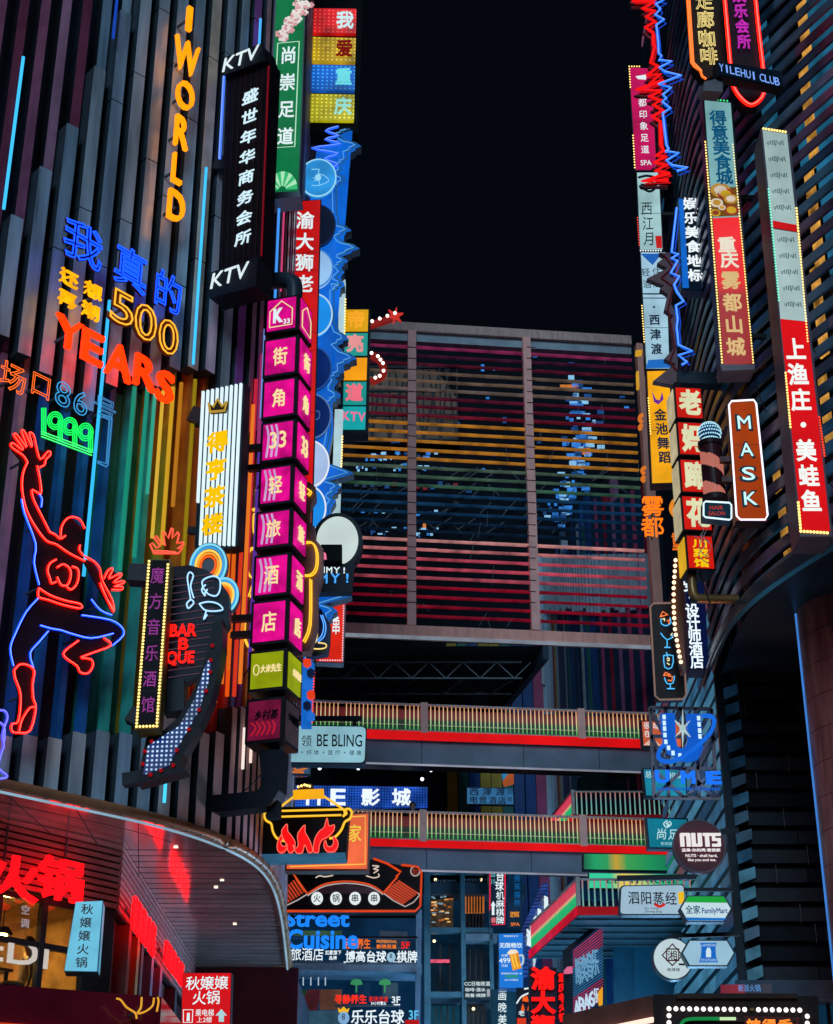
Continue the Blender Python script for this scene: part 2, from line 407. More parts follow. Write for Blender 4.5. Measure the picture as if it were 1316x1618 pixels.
while s_ < SMAX:
    p, d = along(s_); sp = .44 if p.y < 28.6 else .30
    Zp = lambda py: zat(p.y, py)
    xr = proj((p.x, p.y, zat(p.y, 1200)))[0]; xu = proj((p.x, p.y, zat(p.y, 550)))[0]; xa = proj((p.x, p.y, zat(p.y, 850)))[0]
    w = .25 if p.y < 28.6 else .16
    # foot row of slats above the canopy
    if xr < 250: ptop = 1162 - max(0, xr - 60) * .07 + rnd.choice((-9, 0, 6)); c = pick(C_GREY)
    else: ptop = 1118 + rnd.choice((-60, 0, 10, 40)); c = pick(C_MAUVE)
    if p.y < 40: slat(front, p, d, w, .32, 0, ZC + .1, Zp(ptop), c)
    # upper row of grey slats with stepped feet and heads
    if xu < 150:
        k = (xu - 5) / 31; bot = 532 + k * 25; top = 335 - max(k, -1) * 62 if k < 1.2 else 300 - (k - 1) * 78
        slat(front, p, d, w, .32, 0, Zp(bot), Zp(top), pick(C_GREY))
    elif xu < 250: slat(front, p, d, w, .32, 0, Zp(618 - rnd.choice((0, 10, 22))), ZTOP, pick(C_GREY))
    else: slat(front, p, d, w, .32, 0, Zp(598 - rnd.choice((0, 8, 16)) + max(0, xu - 330) * 1.2), ZTOP, pick(C_GREY + C_TAN + (C_PINK + C_PUR if xu > 340 else [])))
    # deep coloured fins running between the two rows
    q, e = along(min(s_ + sp * .5, ARC[-1] - .05))
    if xa < 60: L = C_PINK + C_BLUE
    elif xa < 172: L = C_BLUE
    elif xa < 236: L = C_GREEN
    elif xa < 285: L = C_YEL
    elif xa < 352: L = C_ORA
    elif xa < 385: L = C_RED
    else: L = C_PUR + C_ORA + C_RED
    slat(back, q, e, .11 if p.y < 28.6 else .1, .2, -.28, Zp(1225), Zp(540), pick(L), False)
    slat(back, q, e, .1, .2, -.28, Zp(535), ZTOP, pick(C_PINK if xu < 80 else (C_GREY if xu < 340 else C_PUR + C_GREY)), False)
    if xa > 172 and p.y < 45:                                  # painted bays between the fins
        L = [C_GREEN[0]] if xa < 240 else C_YEL if xa < 300 else C_ORA if xa < 352 else C_RED
        slat(back, p, d, sp * .95, .02, -.66, Zp(1160), Zp(598), idx(L[0]), False)
    s_ += sp; i += 1
WB(front, 'slat_cladding', pal, LB); WB(back, 'fin_cladding', pal, LB)

# canopy: shiny soffit, rolled pipe edge, thin light line
mb = MB(); n = len(PL)
edge = [PL[i] for i in range(n) if PL[i].y < 39.9]
inn = [Vector((-24, 22)), Vector((-14, 31)), Vector((-9, 40.1)), Vector((-3.0, 40.1))]
E = edge
# soffit in strips of panels along the edge with open joints
ne = len(E)
def inner_of(i):
    d = (E[min(i + 1, ne - 1)] - E[max(i - 1, 0)]).normalized(); return E[i] + Vector((-d.y, d.x)) * 5.5
soff = MB(); poly = [(p.x, p.y) for p in E] + [(-3.0, 40), (-9, 40), (-22, 30)]
soff.add([(x, y, ZC) for x, y in poly], [tuple(range(len(poly)))])
can = WB(soff, 'canopy', [df((.80, .60, .54), .12, .72, .3, 1.2, (1, 1, 1), .22)], LB); can['label'] = 'polished curved canopy soffit mirroring the neon'
seam = MB()
for k in range(1, ne):
    if E[k].y < 27.6 and ARC[k] // 1.3 != ARC[k - 1] // 1.3:
        a = E[k]; b = Vector((-5.6, 34)) if a.x < -2.9 and a.y < 33 else a + Vector((-3, 0)); seam.bar((a.x, a.y, ZC - .004), (a.x + (b.x - a.x) * .9, a.y + (b.y - a.y) * .9, ZC - .004), .012, .004)
for yy in [29 + .42 * j for j in range(26)]:
    seam.bar((-5.1, yy, ZC - .004), (-2.85, yy + .05, ZC - .004), .012, .004)
for off in (.7, 1.5):
    pts_ = [inset_pt(k, off) for k in range(ne)]
    for a, b in zip(pts_, pts_[1:]):
        if a.y < 28.4: seam.bar((a.x, a.y, ZC - .003), (b.x, b.y, ZC - .003), .012, .003)
WB(seam, 'panel_joint', df((.02, .02, .022), .6), can)
pip = MB().tube([(p.x + .02, p.y - .06, ZC + .05) for p in E], .085, 10)
for k in range(4, ne, 2): pip.tube([(E[k].x + .02, E[k].y - .06, ZC + .05), (E[k].x + .03, E[k].y + .0, ZC + .05)], .095, 10)
WB(pip, 'rolled_edge', df((.42, .20, .10), .4, .3), can)
WB(MB().tube([(p.x + .0, p.y - .04, ZC - .07) for p in E], .022, 6), 'light_strip', em((150, 190, 215), .8, .3, .8), can)
for k in (1, 5, 6, 12):
    a = E[len(E) - 6 - k * 2] + Vector((-.9 - .1 * (k % 3), 0)); d_ = MB(); d_.box(a.x - .035, a.x + .035, a.y - .035, a.y + .035, ZC - .02, ZC - .006); WB(d_, 'downlight', em((255, 235, 215), 1.5, 0), can)
mb = MB()
for i in range(len(E) - 1): mb.add([(E[i].x, E[i].y, ZC + .02), (E[i + 1].x, E[i + 1].y, ZC + .02), (E[i + 1].x, E[i + 1].y, ZC + .16), (E[i].x, E[i].y, ZC + .16)], [(0, 1, 2, 3)])
WB(mb, 'fascia', BLACK, can)

# vertical light tubes fixed on the slats
def ftube(px, y0, y1, c, r=.03, k=1.2, out=.14):
    D, yw = fac_hit(px, (y0 + y1) / 2); n = Vector((math.sin(R(yw)), -math.cos(R(yw)), 0)); p = at(px, (y0 + y1) / 2, D) + n * out
    o = WB(MB().tube([(p.x, p.y, zat(p.y, y1)), (p.x, p.y, zat(p.y, y0))], r), 'light_tube', em(c, k, 0), LB); return o
ftube(16, 90, 330, (60, 190, 255)); ftube(146, 475, 910, (50, 180, 240), .032); ftube(308, 265, 575, (60, 190, 255)); ftube(402, 30, 75, (70, 170, 255))
ftube(252, 1226, 1268, (70, 210, 255)); ftube(176, 0, 60, (20, 60, 160)); ftube(428, 330, 470, (60, 140, 230)); ftube(437, 300, 460, (200, 60, 110), .02)
ftube(414, 500, 640, (220, 60, 60), .02, 1); ftube(405, 520, 660, (120, 150, 230), .02, .9); ftube(396, 1130, 1190, (255, 190, 60), .03, 1); ftube(374, 1150, 1215, (255, 235, 225), .03, 1)
ftube(386, 1140, 1205, (255, 225, 210), .03, 1)
for px_, y0_, y1_, c_, k_ in ((198, 612, 900, (30, 170, 140), .6), (220, 612, 880, (35, 180, 150), .55), (262, 612, 860, (235, 180, 40), .7), (277, 605, 800, (220, 140, 30), .6), (292, 600, 1010, (190, 160, 20), .5), (352, 870, 1080, (250, 120, 25), .8), (360, 900, 1100, (255, 90, 20), .8), (368, 620, 1060, (250, 110, 25), .75), (378, 620, 1100, (235, 60, 35), .75), (386, 640, 1080, (255, 130, 40), .8), (392, 600, 980, (220, 40, 70), .7), (400, 640, 1060, (110, 60, 190), .6), (408, 560, 700, (190, 60, 130), .6), (341, 930, 1110, (250, 150, 30), .7), (330, 960, 1120, (245, 110, 30), .7)): ftube(px_, y0_, y1_, c_, .04, k_, .05)
ftube(242, 618, 850, (235, 190, 60), .035, .8); ftube(232, 620, 780, (60, 200, 170), .035, .6)
# far wall closing the shop recess and the flank down the alley
WB(MB().box(-9.5, -2.75, 39.85, 40.0, 0, ZC - .01), 'recess_wall', df((.10, .012, .02), .5), LB)
WB(MB().box(-2.98, -2.9, 40.1, 52, 0, ZC + .1), 'flank_wall', df((.03, .04, .06), .6), LB)

# ================================================================ HOTPOT SHOP under the canopy
SHC = Vector((-5.2, 29.1)); A1 = R(48)
SH = empty('hotpot_shop', (-5.2, 29.1, 0)); tag(SH, 'upstairs hotpot shop with brown slatted fascia and lit mullioned windows under the canopy', 'shop')
SH.rotation_euler = (0, 0, A1)                                  # local x runs along the first wall, -x to the left
zb = 7.97
m_sl = df((.42, .17, .17), .45, 0, .3, 3, (1, 1, 6)); m_dk = df((.035, .02, .02), .6)
mb = MB(); nb = 9
for k in range(nb):
    z = zb + (ZC - zb) * k / nb
    mb.box(-6, 0, -.05, -.01, z + .02, z + .095)
MB().box(-6, 0, .0, .08, zb, ZC - .02).build('fascia_board', m_dk, SH); mb.build('fascia_slats', m_sl, SH)
for x in (-1.2, -2.4, -3.6): MB().box(x - .015, x + .015, -.07, -.052, zb, ZC - .03).build('fascia_bracket', STEEL, SH)
# window wall: dark frame, mullions and panes
frm = MB(); zw0 = 5.0; xm = [-6, -4.6, -3.25, -2.35, -1.45, -.55]
for x in xm: frm.box(x - .05, x + .05, .0, .14, zw0, zb)
for z in (zb - .08, 7.16, zw0): frm.box(-6, -.5, .02, .12, z - .045, z + .045)
frm.box(-.5, 0, 0, .14, zw0, zb - .001)
frm.build('window_frame', df((.025, .03, .035), .4), SH)
for x0, x1 in zip(xm, xm[1:]): MB().box(x0 + .05, x1 - .05, .06, .07, zw0 + .05, zb - .13).build('window_pane', GLASS, SH)
# the room behind the glass
rm = MB().box(-7, -.1, 3.6, 3.7, zw0, zb).box(-7, -.1, .16, 3.6, zw0 - .1, zw0).box(-7, -.1, .16, 3.6, zb, zb + .05).box(-.1, 0, .16, 3.6, zw0, zb).box(-7.1, -7, .16, 3.6, zw0, zb)
rm.build('room_shell', df((.62, .40, .20), .7, 0, .5, 2.5), SH)
for x, y in ((-4.4, 1.3), (-2.9, 1.6), (-1.3, 1.4), (-2, 2.8), (-4, 2.9)):
    ld = MB().ball((x, y, zb - .42), .09).build('pendant_lamp', em((255, 190, 90), 260, 0), SH)
    MB().bar((x, y, zb - .33), (x, y, zb), .015).poly([(x - .16, zb - .42), (x + .16, zb - .42), (x + .05, zb - .3), (x - .05, zb - .3)], y - .1, y + .1).build('lamp_shade', BLACK, ld)
MB().box(-6.5, -.3, 2.0, 2.5, zw0, zw0 + .8).build('partition', df((.12, .07, .04), .5), SH)
brick = MB()
for k in range(9):
    for j in range(4): brick.box(-1.35 + j * .21 + (k % 2) * .1, -1.16 + j * .21 + (k % 2) * .1, 1.7, 1.82, zw0 + .2 + k * .085, zw0 + .27 + k * .085)
brick.build('brick_pillar', df((.32, .17, .11), .8), SH)
# window lettering
ws = Sign(None, '', '', 100, 1440, 28.0, 48, point=(SHC.x, SHC.y, 0)); ws.root = SH
ws.rows('window_lettering', '空调', (43, 1437), (42, 1458), 14, 15, em((215, 200, 205), .45, 0), y=.04, th=.012, bold=.01)
ws.word('window_lettering', 'EDI', -22, 1483, 80, 1522, em((225, 215, 205), .75, 0), y=.04, th=.012, bold=.015)
# second wall running down the alley, slatted above, glazed and timbered below
d2 = MB(); q2 = MB(); w2 = MB(); Minv = (Matrix.Translation((SHC.x, SHC.y, 0)) @ Matrix.Rotation(A1, 4, 'Z')).inverted()
for k in range(nb):
    z = zb + (ZC - zb) * k / nb; d2.box(-5.19, -5.15, 29.1, 39.8, z + .02, z + .095, 0, Minv)
d2.build('fascia_slats', m_sl, SH)
MB().box(-5.3, -5.2, 29.12, 39.8, zb, ZC - .02, 0, Minv).build('fascia_board', m_dk, SH)
MB().box(-5.45, -5.35, 29.4, 39.8, zw0 - 1, zb, 0, Minv).build('side_wall', df((.07, .03, .035), .5), SH)
for yy, c in ((30.2, (.16, .07, .06)), (31.2, (.45, .25, .07)), (31.7, (.07, .05, .06)), (33.0, (.22, .15, .22)), (34.2, (.20, .13, .2)), (36.5, (.06, .05, .06))):
    MB().box(-5.35, -5.12, yy, yy + .28, zw0 - 1, zb - .02, 0, Minv).build('timber_post', df(c, .5), SH)
# balcony band of dark red lacquer
bz = 6.24; P0, P1, P2 = Vector((-9.5, 24.95)), Vector((-4.07, 27.5)), Vector((-4.1, 33))
bb = MB()
for a, b in ((P0, P1), (P1, P2)):
    e = (b - a).normalized(); n_ = Vector((e.y, -e.x)); vs = []
    for z in (bz - 3.0, bz):
        for o_ in (0, -.12): vs += [(a.x + n_.x * o_, a.y + n_.y * o_, z), (b.x + n_.x * o_, b.y + n_.y * o_, z)]
    bb.add([Minv @ Vector(v) for v in vs], [(0, 1, 5, 4), (2, 6, 7, 3), (4, 5, 7, 6), (0, 2, 3, 1), (0, 4, 6, 2), (1, 3, 7, 5)])
bal = bb.build('balcony_front', df((.16, .008, .02), .12, 0, .35, 1.2), SH)
lb_ = MB()
for a, b in ((P0, P1),):
    n_ = Vector(((b - a).y, -(b - a).x)).normalized() * .03
    lb_.bar(Minv @ Vector((a.x + n_.x, a.y + n_.y, bz - .62)), Minv @ Vector((b.x + n_.x, b.y + n_.y, bz - .62)), .05, .1)
lb_.build('trim_light', em((235, 70, 20), .8, .5, .9), SH)
MB().box(-8, -4.2, 27.5, 39, zw0 - .2, zw0 - .1, 0, Minv).build('balcony_floor', m_dk, SH)

# ================================================================ RIGHT BUILDING: drum of louvres over a straight flank
RB = empty('louvred_tower', (7, 36.5, 0)); tag(RB, 'tall right hand building wrapped in dark horizontal louvres with a rounded overhang', 'building')
RP = [(19, 16), (14.5, 19.5), (11.2, 23.8), (8.9, 27.5), (7.6, 30.2), (7.05, 32.2), (6.94, 34), (7.0, 36.4)]
RPL = [Vector((p.x, p.y)) for p in smooth([(x, y, 0) for x, y in RP], 6)]
ZD = 15.0
def band(mb, P, z0, z1, off0, off1, mi=0):
    """a leaning strip of louvre following plan line P; off = how far out its lower and upper edges stand"""
    n = len(P); lo = []; hi = []
    for i in range(n):
        d = (P[min(i + 1, n - 1)] - P[max(i - 1, 0)]).normalized(); o = Vector((-d.y, d.x))
        a = P[i] + o * off0; b = P[i] + o * off1; lo.append((a.x, a.y, z0)); hi.append((b.x, b.y, z1))
    for i in range(n - 1):
        vs = [lo[i], lo[i + 1], hi[i + 1], hi[i]]
        t = [(v[0] + .03, v[1] + .02, v[2] - .03) for v in vs]
        mb.add(vs + t, [(0, 1, 2, 3), (7, 6, 5, 4), (0, 4, 5, 1), (3, 2, 6, 7)], mi)
L_T = [df((.05, .17, .26), .3, .2, .7, 1.0), df((.09, .22, .32), .3, .2, .7, 1.0), df((.15, .11, .19), .3, .2, .7, 1.0), df((.03, .09, .16), .3, .2, .7, 1.0)]
drum = MB(); z = ZD; k = 0
while z < 42:
    # split each ring into pieces of slightly different shade
    cuts = [0] + sorted(rnd.sample(range(3, len(RPL) - 3), 5)) + [len(RPL) - 1]
    for a, b in zip(cuts, cuts[1:]): band(drum, RPL[a:b + 1], z + .03, z + .28, .20, .17, rnd.randrange(4))
    z += .43; k += 1
WB(drum, 'louvre_cladding', L_T, RB)
core = MB()
for a, b in zip(RPL, RPL[1:]): core.add([(a.x + .35, a.y + .15, ZD), (b.x + .35, b.y + .15, ZD), (b.x + .35, b.y + .15, 42), (a.x + .35, a.y + .15, 42)], [(0, 1, 2, 3)])
WB(core, 'glass_wall', df((.006, .012, .018), .15, .2, .5, 1.0), RB)
# lit stair column and teal panes behind the louvres, the wide ones an added glow
def drum_hit(px, py):
    d = ray(px, py)
    for a, b in zip(RPL, RPL[1:]):
        e = b - a; det = d.x * -e.y + e.x * d.y; t = (a.x * -e.y + e.x * a.y) / det; k = (d.x * a.y - d.y * a.x) / det
        if t > 0 and 0 <= k <= 1: return t * d.y
    return 30
def drum_pane(name, px, py0, py1, w, m, back=.12):
    D = drum_hit(px, (py0 + py1) / 2); p = at(px, (py0 + py1) / 2, D); d2 = drum_hit(px + 12, (py0 + py1) / 2); q = at(px + 12, (py0 + py1) / 2, d2); e = (q - p); e.z = 0; e.normalize(); n_ = Vector((-e.y, e.x, 0)); 
    if n_.y < 0: n_ = -n_
    M = Matrix(((e.x, n_.x, 0, p.x), (e.y, n_.y, 0, p.y), (0, 0, 1, 0), (0, 0, 0, 1)))
    WB(MB().box(-w / 2, w / 2, back, back + .04, zat(p.y, py1), zat(p.y, py0), 0, M), name, m, RB)
LW = em((250, 180, 80), .6, .8, 3)
for px, py0, py1, w in ((1262, -20, 90, .3), (1270, 90, 260, .3), (1278, 260, 420, .28), (1286, 420, 560, .26), (1296, 590, 700, .25), (1218, 735, 775, .25), (1228, 800, 850, .25), (1236, 868, 905, .25)): drum_pane('lit_window', px, py0, py1, w, LW)
for px, py0, py1, w in ((1296, 95, 420, .55), (1312, 20, 600, .6), (1330, -20, 640, 1.2), (1200, 40, 200, .5), (1180, 230, 330, .6), (1260, 190, 260, .3)): drum_pane('teal_glow_pane', px, py0, py1, w, em((35, 105, 140), .75, .6, 1.6), .14)
so_ = MB(); pl_ = [(p.x, p.y) for p in RPL] + [(12, 40), (22, 36), (25, 16)]
so_.add([(x, y, ZD - .02) for x, y in pl_] , [tuple(range(len(pl_)))]); WB(so_, 'soffit', df((.03, .045, .06), .35, .2, .4, 1.0), RB)
rimm = MB()
for z0, z1, o in ((ZD - .35, ZD - .0, .42), (ZD - .36, ZD - .30, .5)): band(rimm, RPL, z0, z1, o, o)
WB(rimm, 'rim', df((.05, .075, .10), .3, .3), RB)
# straight flank along the alley, teal louvres, full height
FL = [Vector((7.0, 36.5)), Vector((7.0, 41)), Vector((7.0, 46)), Vector((7.05, 56))]
L_B = [em((48, 100, 135), .8, .45, 1.1), em((66, 125, 158), .8, .45, 1.1), em((28, 66, 100), .8, .45, 1.1), em((120, 70, 95), .7, .5, 1.1), df((.05, .08, .12), .4, .2, .5, 1.2)]  # blue light falling on the louvres put into them as a weak glow
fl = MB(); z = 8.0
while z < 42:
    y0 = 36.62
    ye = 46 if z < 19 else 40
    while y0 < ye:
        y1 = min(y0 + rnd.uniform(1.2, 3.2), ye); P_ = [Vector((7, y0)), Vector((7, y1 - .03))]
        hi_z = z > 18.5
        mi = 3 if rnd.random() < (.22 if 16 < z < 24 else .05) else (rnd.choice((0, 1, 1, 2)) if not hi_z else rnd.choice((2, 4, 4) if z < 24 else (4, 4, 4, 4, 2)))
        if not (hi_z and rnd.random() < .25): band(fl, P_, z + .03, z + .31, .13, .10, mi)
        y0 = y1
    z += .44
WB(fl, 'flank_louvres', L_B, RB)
WB(MB().box(7.15, 7.3, 36.6, 46, 8, 20).box(7.15, 7.3, 36.6, 40, 20.001, 42), 'flank_wall', df((.012, .025, .04), .4), RB)
WB(MB().box(6.86, 7.12, 36.42, 36.58, 8, ZD + 6), 'corner_post', df((.02, .03, .04), .4), RB)
# dark face of thin louvres looking down the street
dfc = MB(); z = 8.0
while z < ZD - .1:
    x0 = 7.14
    while x0 < 13:
        x1 = x0 + rnd.uniform(.9, 2.0); dfc.box(x0, x1 - .02, 36.3 + rnd.uniform(-.01, .01), 36.36, z + .05, z + .34, rnd.randrange(3)); x0 = x1
    z += .42
WB(dfc, 'dark_louvres', [df((.016, .022, .030), .45), df((.024, .028, .036), .45), df((.010, .014, .018), .45)], RB)
WB(MB().box(7.12, 14, 36.44, 36.56, 8, ZD - .02), 'dark_wall', df((.006, .007, .009), .5), RB)
gl = MB()
for k in range(30):
    x = rnd.uniform(7.2, 12.2); z = 8 + .42 * rnd.randrange(17); gl.box(x, x + .012, 36.27, 36.29, z + .0, z + .42)
WB(gl, 'louvre_clip_trim', [df((.12, .10, .09), .4), em((150, 95, 90), .5, .4, 6)], RB)
# short return of teal louvre ends at the corner
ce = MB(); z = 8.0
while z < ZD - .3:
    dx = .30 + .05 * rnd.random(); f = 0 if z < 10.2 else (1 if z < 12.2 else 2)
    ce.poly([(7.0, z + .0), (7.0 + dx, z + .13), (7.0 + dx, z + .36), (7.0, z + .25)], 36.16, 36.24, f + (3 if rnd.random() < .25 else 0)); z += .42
WB(ce, 'corner_louvres', [em((62, 112, 138), .75, .6, 2.2), em((34, 76, 108), .7, .6, 2.2), em((16, 40, 62), .6, .6, 2.2), df((.10, .2, .28), .35), df((.06, .14, .2), .35), df((.04, .08, .12), .35)], RB)  # blue light put into the louvre ends as glow, weaker higher up
WB(MB().box(6.8, 14, 36.1, 50, 7.7, 7.98).box(6.7, 14, 36.0, 36.1, 7.62, 8.02), 'base_ledge', df((.05, .09, .13), .3, .3), RB)
# shopfront below the ledge
sf = MB().box(7.3, 14, 37.2, 37.3, 0, 7.7)
for k in range(9): sf.box(8.2 + k * .62, 8.26 + k * .62, 37.05, 37.18, 0, 7.7, 1)
WB(sf, 'shopfront', [em((16, 62, 92), .6, .5, .6), df((.02, .03, .04), .4)], RB)
for x, z in ((9.3, 7.3), (10.2, 6.9), (11, 7.2)): WB(MB().ball((x, 36.9, z), .045), 'spotlight', em((235, 240, 255), 2.5, 0), RB)
pi_ = empty('round_pillar', (9.12, 32.6, 0)); tag(pi_, 'thick round pillar with reddish brown tiles carrying the overhang', 'pillar')
cyl = MB(); N = 40
for ring in range(22):
    z0, z1 = ring * ZD / 22, (ring + 1) * ZD / 22 - .012
    cyl.add([(1.15 * math.cos(2 * math.pi * j / N), 1.15 * math.sin(2 * math.pi * j / N), z) for z in (z0, z1) for j in range(N)], [(j, (j + 1) % N, (j + 1) % N + N, j + N) for j in range(N)], 0, True)
cyl.build('shaft', df((.42, .13, .11), .3, 0, .55, 2.2, (3, 3, .35)), pi_)
MB().tube([(-1.16, .06, 0), (-1.16, .06, ZD - .05)], .025).build('edge_light', em((70, 140, 230), .8, .2), pi_)

# unseen ground floor shop windows, added to light the canopy soffit from below
WG = em((255, 170, 140), 17, .4, .8); WC = em((140, 205, 255), 22, .4, .8)
WD = em((85, 190, 230), 8, .4, .8)
for k in range(5): WB(MB().box(7.2, 7.28, 37.6 + k * 2.7, 40 + k * 2.7, .4, 4.6), 'added_window_light', WC, RB)
for k in range(3): WB(MB().box(7.9 + k * 2.1, 9.7 + k * 2.1, 37.1, 37.16, .4, 4.4), 'added_window_light', WG, RB)
for k in range(3): WB(MB().box(-2.88, -2.8, 41 + k * 3.2, 43.6 + k * 3.2, .4, 4.6), 'added_window_light', WD, LB)
WB(MB().box(7.3, 7.4, 37, 52, 0, 7.6), 'ground_wall', df((.05, .07, .09), .4), RB)

# ================================================================ BRIDGES across the alley
BY = 6.5
def bridge(name, label, yr_top, yr_bot, y_red, y_grey, x0, x1, D, posts, thick=3.0):
    s = Sign(name, label, 'footbridge', 700, y_red, D, BY, 'footbridges across the alley'); ub = lambda px, y: s.uv(px, y)[0]; vb = lambda y: s.uv(700, y)[1]
    u0, u1 = ub(x0, y_red), ub(x1, y_red); T, B, Rr, G = vb(yr_top), vb(yr_bot), vb(y_red), vb(y_grey)
    s.part('deck', MB().box(u0, u1, .02, thick, Rr + .0, B - .12), df((.05, .06, .07), .6))
    s.part('fascia_band', MB().box(u0, u1, -.06, .015, Rr, B - .06), em((222, 16, 20), .95, .3, .5))
    gb = MB(); x = u0; r_ = random.Random(5)
    while x < u1: x2 = min(x + r_.choice((1.2, 2.4, 3.2)), u1); gb.box(x, x2 - .018, .1, .3, G, Rr - .005); x = x2
    s.part('beam_cladding', gb, df((.17, .21, .27), .45, .1, .35, .8))
    s.part('light_strip', MB().box(u0, u1, .06, .12, G - .05, G - .005), em((170, 175, 195), .6, .5, .6))
    rl = MB().box(u0, u1, -.05, .05, T - .06, T).box(u0, u1, -.03, .02, B - .05, B - .01).box(u0, u1, .11, .14, B + (T - B) * .22, B + (T - B) * .26)
    s.part('handrail', rl, df((.7, .45, .40), .4, 0))
    for px in posts: a = ub(px, yr_top); s.part('post', MB().box(a - .11, a + .11, -.07, .09, B - .1, T + .04), df((1, .48, .40), .45, 0, .12))
    h = T - B
    tm = ramp([(0, (45, 185, 85)), (.3, (190, 228, 160)), (.55, (245, 220, 170)), (.8, (245, 190, 130)), (1, (225, 120, 80))], .8, 2, B, T, 'led_tube')
    bk = ramp([(0, (4, 60, 30)), (.42, (6, 40, 30)), (.52, (120, 8, 8)), (1, (70, 8, 10))], .6, 2, B, T, 'led_backing')
    ba = MB(); x = u0 + .06; i = 0
    while x < u1:
        if r_.random() > .04: ba.box(x - .0135, x + .0135, -.02, .012, B - .01, T - .06)
        x += .132
    s.part('baluster_grille', ba, tm)
    bp = MB().box(u0, u1, .16, .18, B, T - .12)
    s.part('led_backing_panel', bp, bk)
    return s
B1 = bridge('footbridge', 'upper footbridge with red band and multicoloured rail just under the big slatted frame', 1114, 1155, 1171, 1207, 380, 1130, 50, (470, 670, 917), 3.2)
B2 = bridge('footbridge', 'lower footbridge with red band below the blue cinema screen', 1283, 1326, 1340, 1374, 380, 1130, 50, (668, 920), 3.2)

# slatted screen frame at the top
FR = Sign('slatted_screen', 'big steel frame of horizontal multicoloured bars high across the alley', 'screen', 700, 1000, 50, BY)
u = lambda px, y: FR.uv(px, y)[0]; v = lambda y, px=700: FR.uv(px, y)[1]
VT, VB = v(527), v(992); UL, UR = u(520, 992), u(1024, 960)
mpk = df((1, .42, .33), .45, 0, .2, 2, (3, 1, .5))
FR.part('top_beam', MB().box(UL, UR, -.1, .3, VT - .02, VT + .32), df((.62, .38, .34), .5, 0, .25, 2, (6, 1, 1)))
FR.part('top_beam', MB().box(UL, UR, .04, .3, VT - .36, VT - .03), df((.32, .38, .44), .45, .1))
FR.part('bottom_beam', MB().box(UL, UR, -.12, .3, VB - .36, VB), mpk)
FR.part('light_strip', MB().box(UL, UR, -.16, -.1, VB - .48, VB - .37), em((140, 150, 165), .7, .3))
for px in (650, 838): a = u(px, 760); FR.part('post', MB().box(a - .14, a + .14, -.16, .12, VB + .005, VT - .03), df((1, .46, .40), .45, 0, .15))
a = u(1028, 800); FR.part('post', MB().box(a - .16, a + .16, -.15, .2, VB - .36, VT), mpk)
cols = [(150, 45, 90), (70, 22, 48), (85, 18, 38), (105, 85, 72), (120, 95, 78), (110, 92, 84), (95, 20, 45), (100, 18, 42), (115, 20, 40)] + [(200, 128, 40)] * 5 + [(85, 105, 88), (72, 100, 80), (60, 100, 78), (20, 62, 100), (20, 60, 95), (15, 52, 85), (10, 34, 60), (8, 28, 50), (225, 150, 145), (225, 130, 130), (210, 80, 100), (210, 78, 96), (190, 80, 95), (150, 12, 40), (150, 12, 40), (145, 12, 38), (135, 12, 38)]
nr = len(cols); gv = [MB() for _ in cols]
for i, c in enumerate(cols):
    z = VT - .62 - (VT - .62 - VB - .38) * i / (nr - 1)
    m_ = MB(); x = UL
    while x < UR: x2 = min(x + random.choice((1.4, 2.1, 2.8)), UR); m_.box(x, x2 - .01, -.04 + random.uniform(-.012, .012), .07, z - .034 + random.uniform(-.006, .006), z + .034); x = x2
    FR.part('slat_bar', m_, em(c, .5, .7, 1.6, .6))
for i in range(44):
    x = random.uniform(UL, UR); z = random.uniform(VB + .3, VT - .6); FR.part('loose_wire', MB().bar((x, -.06, z), (x + random.uniform(-.25, .25), -.06, z - random.uniform(.2, .7)), .009), df((.25, .25, .27), .5))
for px in (650, 838):                                          # cable ties and bolts down the posts
    for k in range(24): a = FR.uv(px - 7, 552 + k * 17.5); b = FR.uv(px + 7, 553 + k * 17.5); FR.part('cable_tie', MB().bar((a[0], -.168, a[1]), (b[0], -.168, b[1]), .02), CABLE)

# roof deck behind the screen with trusses seen from below
zr = FR.O.z + VB - .5
RF = empty('mall_roof', (0, 52, 0)); tag(RF, 'dark steel truss roof seen from below over the upper footbridge', 'roof')
p_a = at(862, 1008, 50.2); p_b = at(762, 1108, 57.5)
MB().add([(-4, -1.6, zr), (p_a.x, -1.7, zr), (p_b.x, 6.2, zr), (p_b.x - 1.2, 22, zr), (-4, 22, zr)], [(0, 1, 2, 3, 4)]).build('deck_plate', df((.02, .026, .034), .5), RF)
tr = MB(); zt = zr - .3
for k in range(7):
    y = -1.0 + k * 1.5; xe = 3.4 - max(0, k - 0) * .28
    tr.bar((-4, y, zt), (xe, y, zt), .06); tr.bar((-4, y, zt - .55), (xe, y, zt - .55), .05)
    x = -4
    while x < xe - .6: tr.bar((x, y, zt), (x + .55, y, zt - .55), .035); tr.bar((x + .55, y, zt - .55), (x + 1.1, y, zt), .035); x += 1.1
    if k < 6:
        x = -4
        while x < xe - .8: tr.bar((x, y, zt), (x + .8, y + 1.5, zt), .03); tr.bar((x + .8, y, zt - .55), (x, y + 1.5, zt - .55), .03); x += 1.6
tr.build('truss_lattice', df((.05, .07, .09), .45, .2), RF)
MB().bar((p_a.x, -1.7, zr - .2), (p_b.x, 6.2, zr - .2), .2, .5).bar((p_b.x, 6.2, zr - .2), (p_b.x - 1.2, 22, zr - .2), .2, .5).build('edge_beam', df((.03, .05, .08), .4), RF)

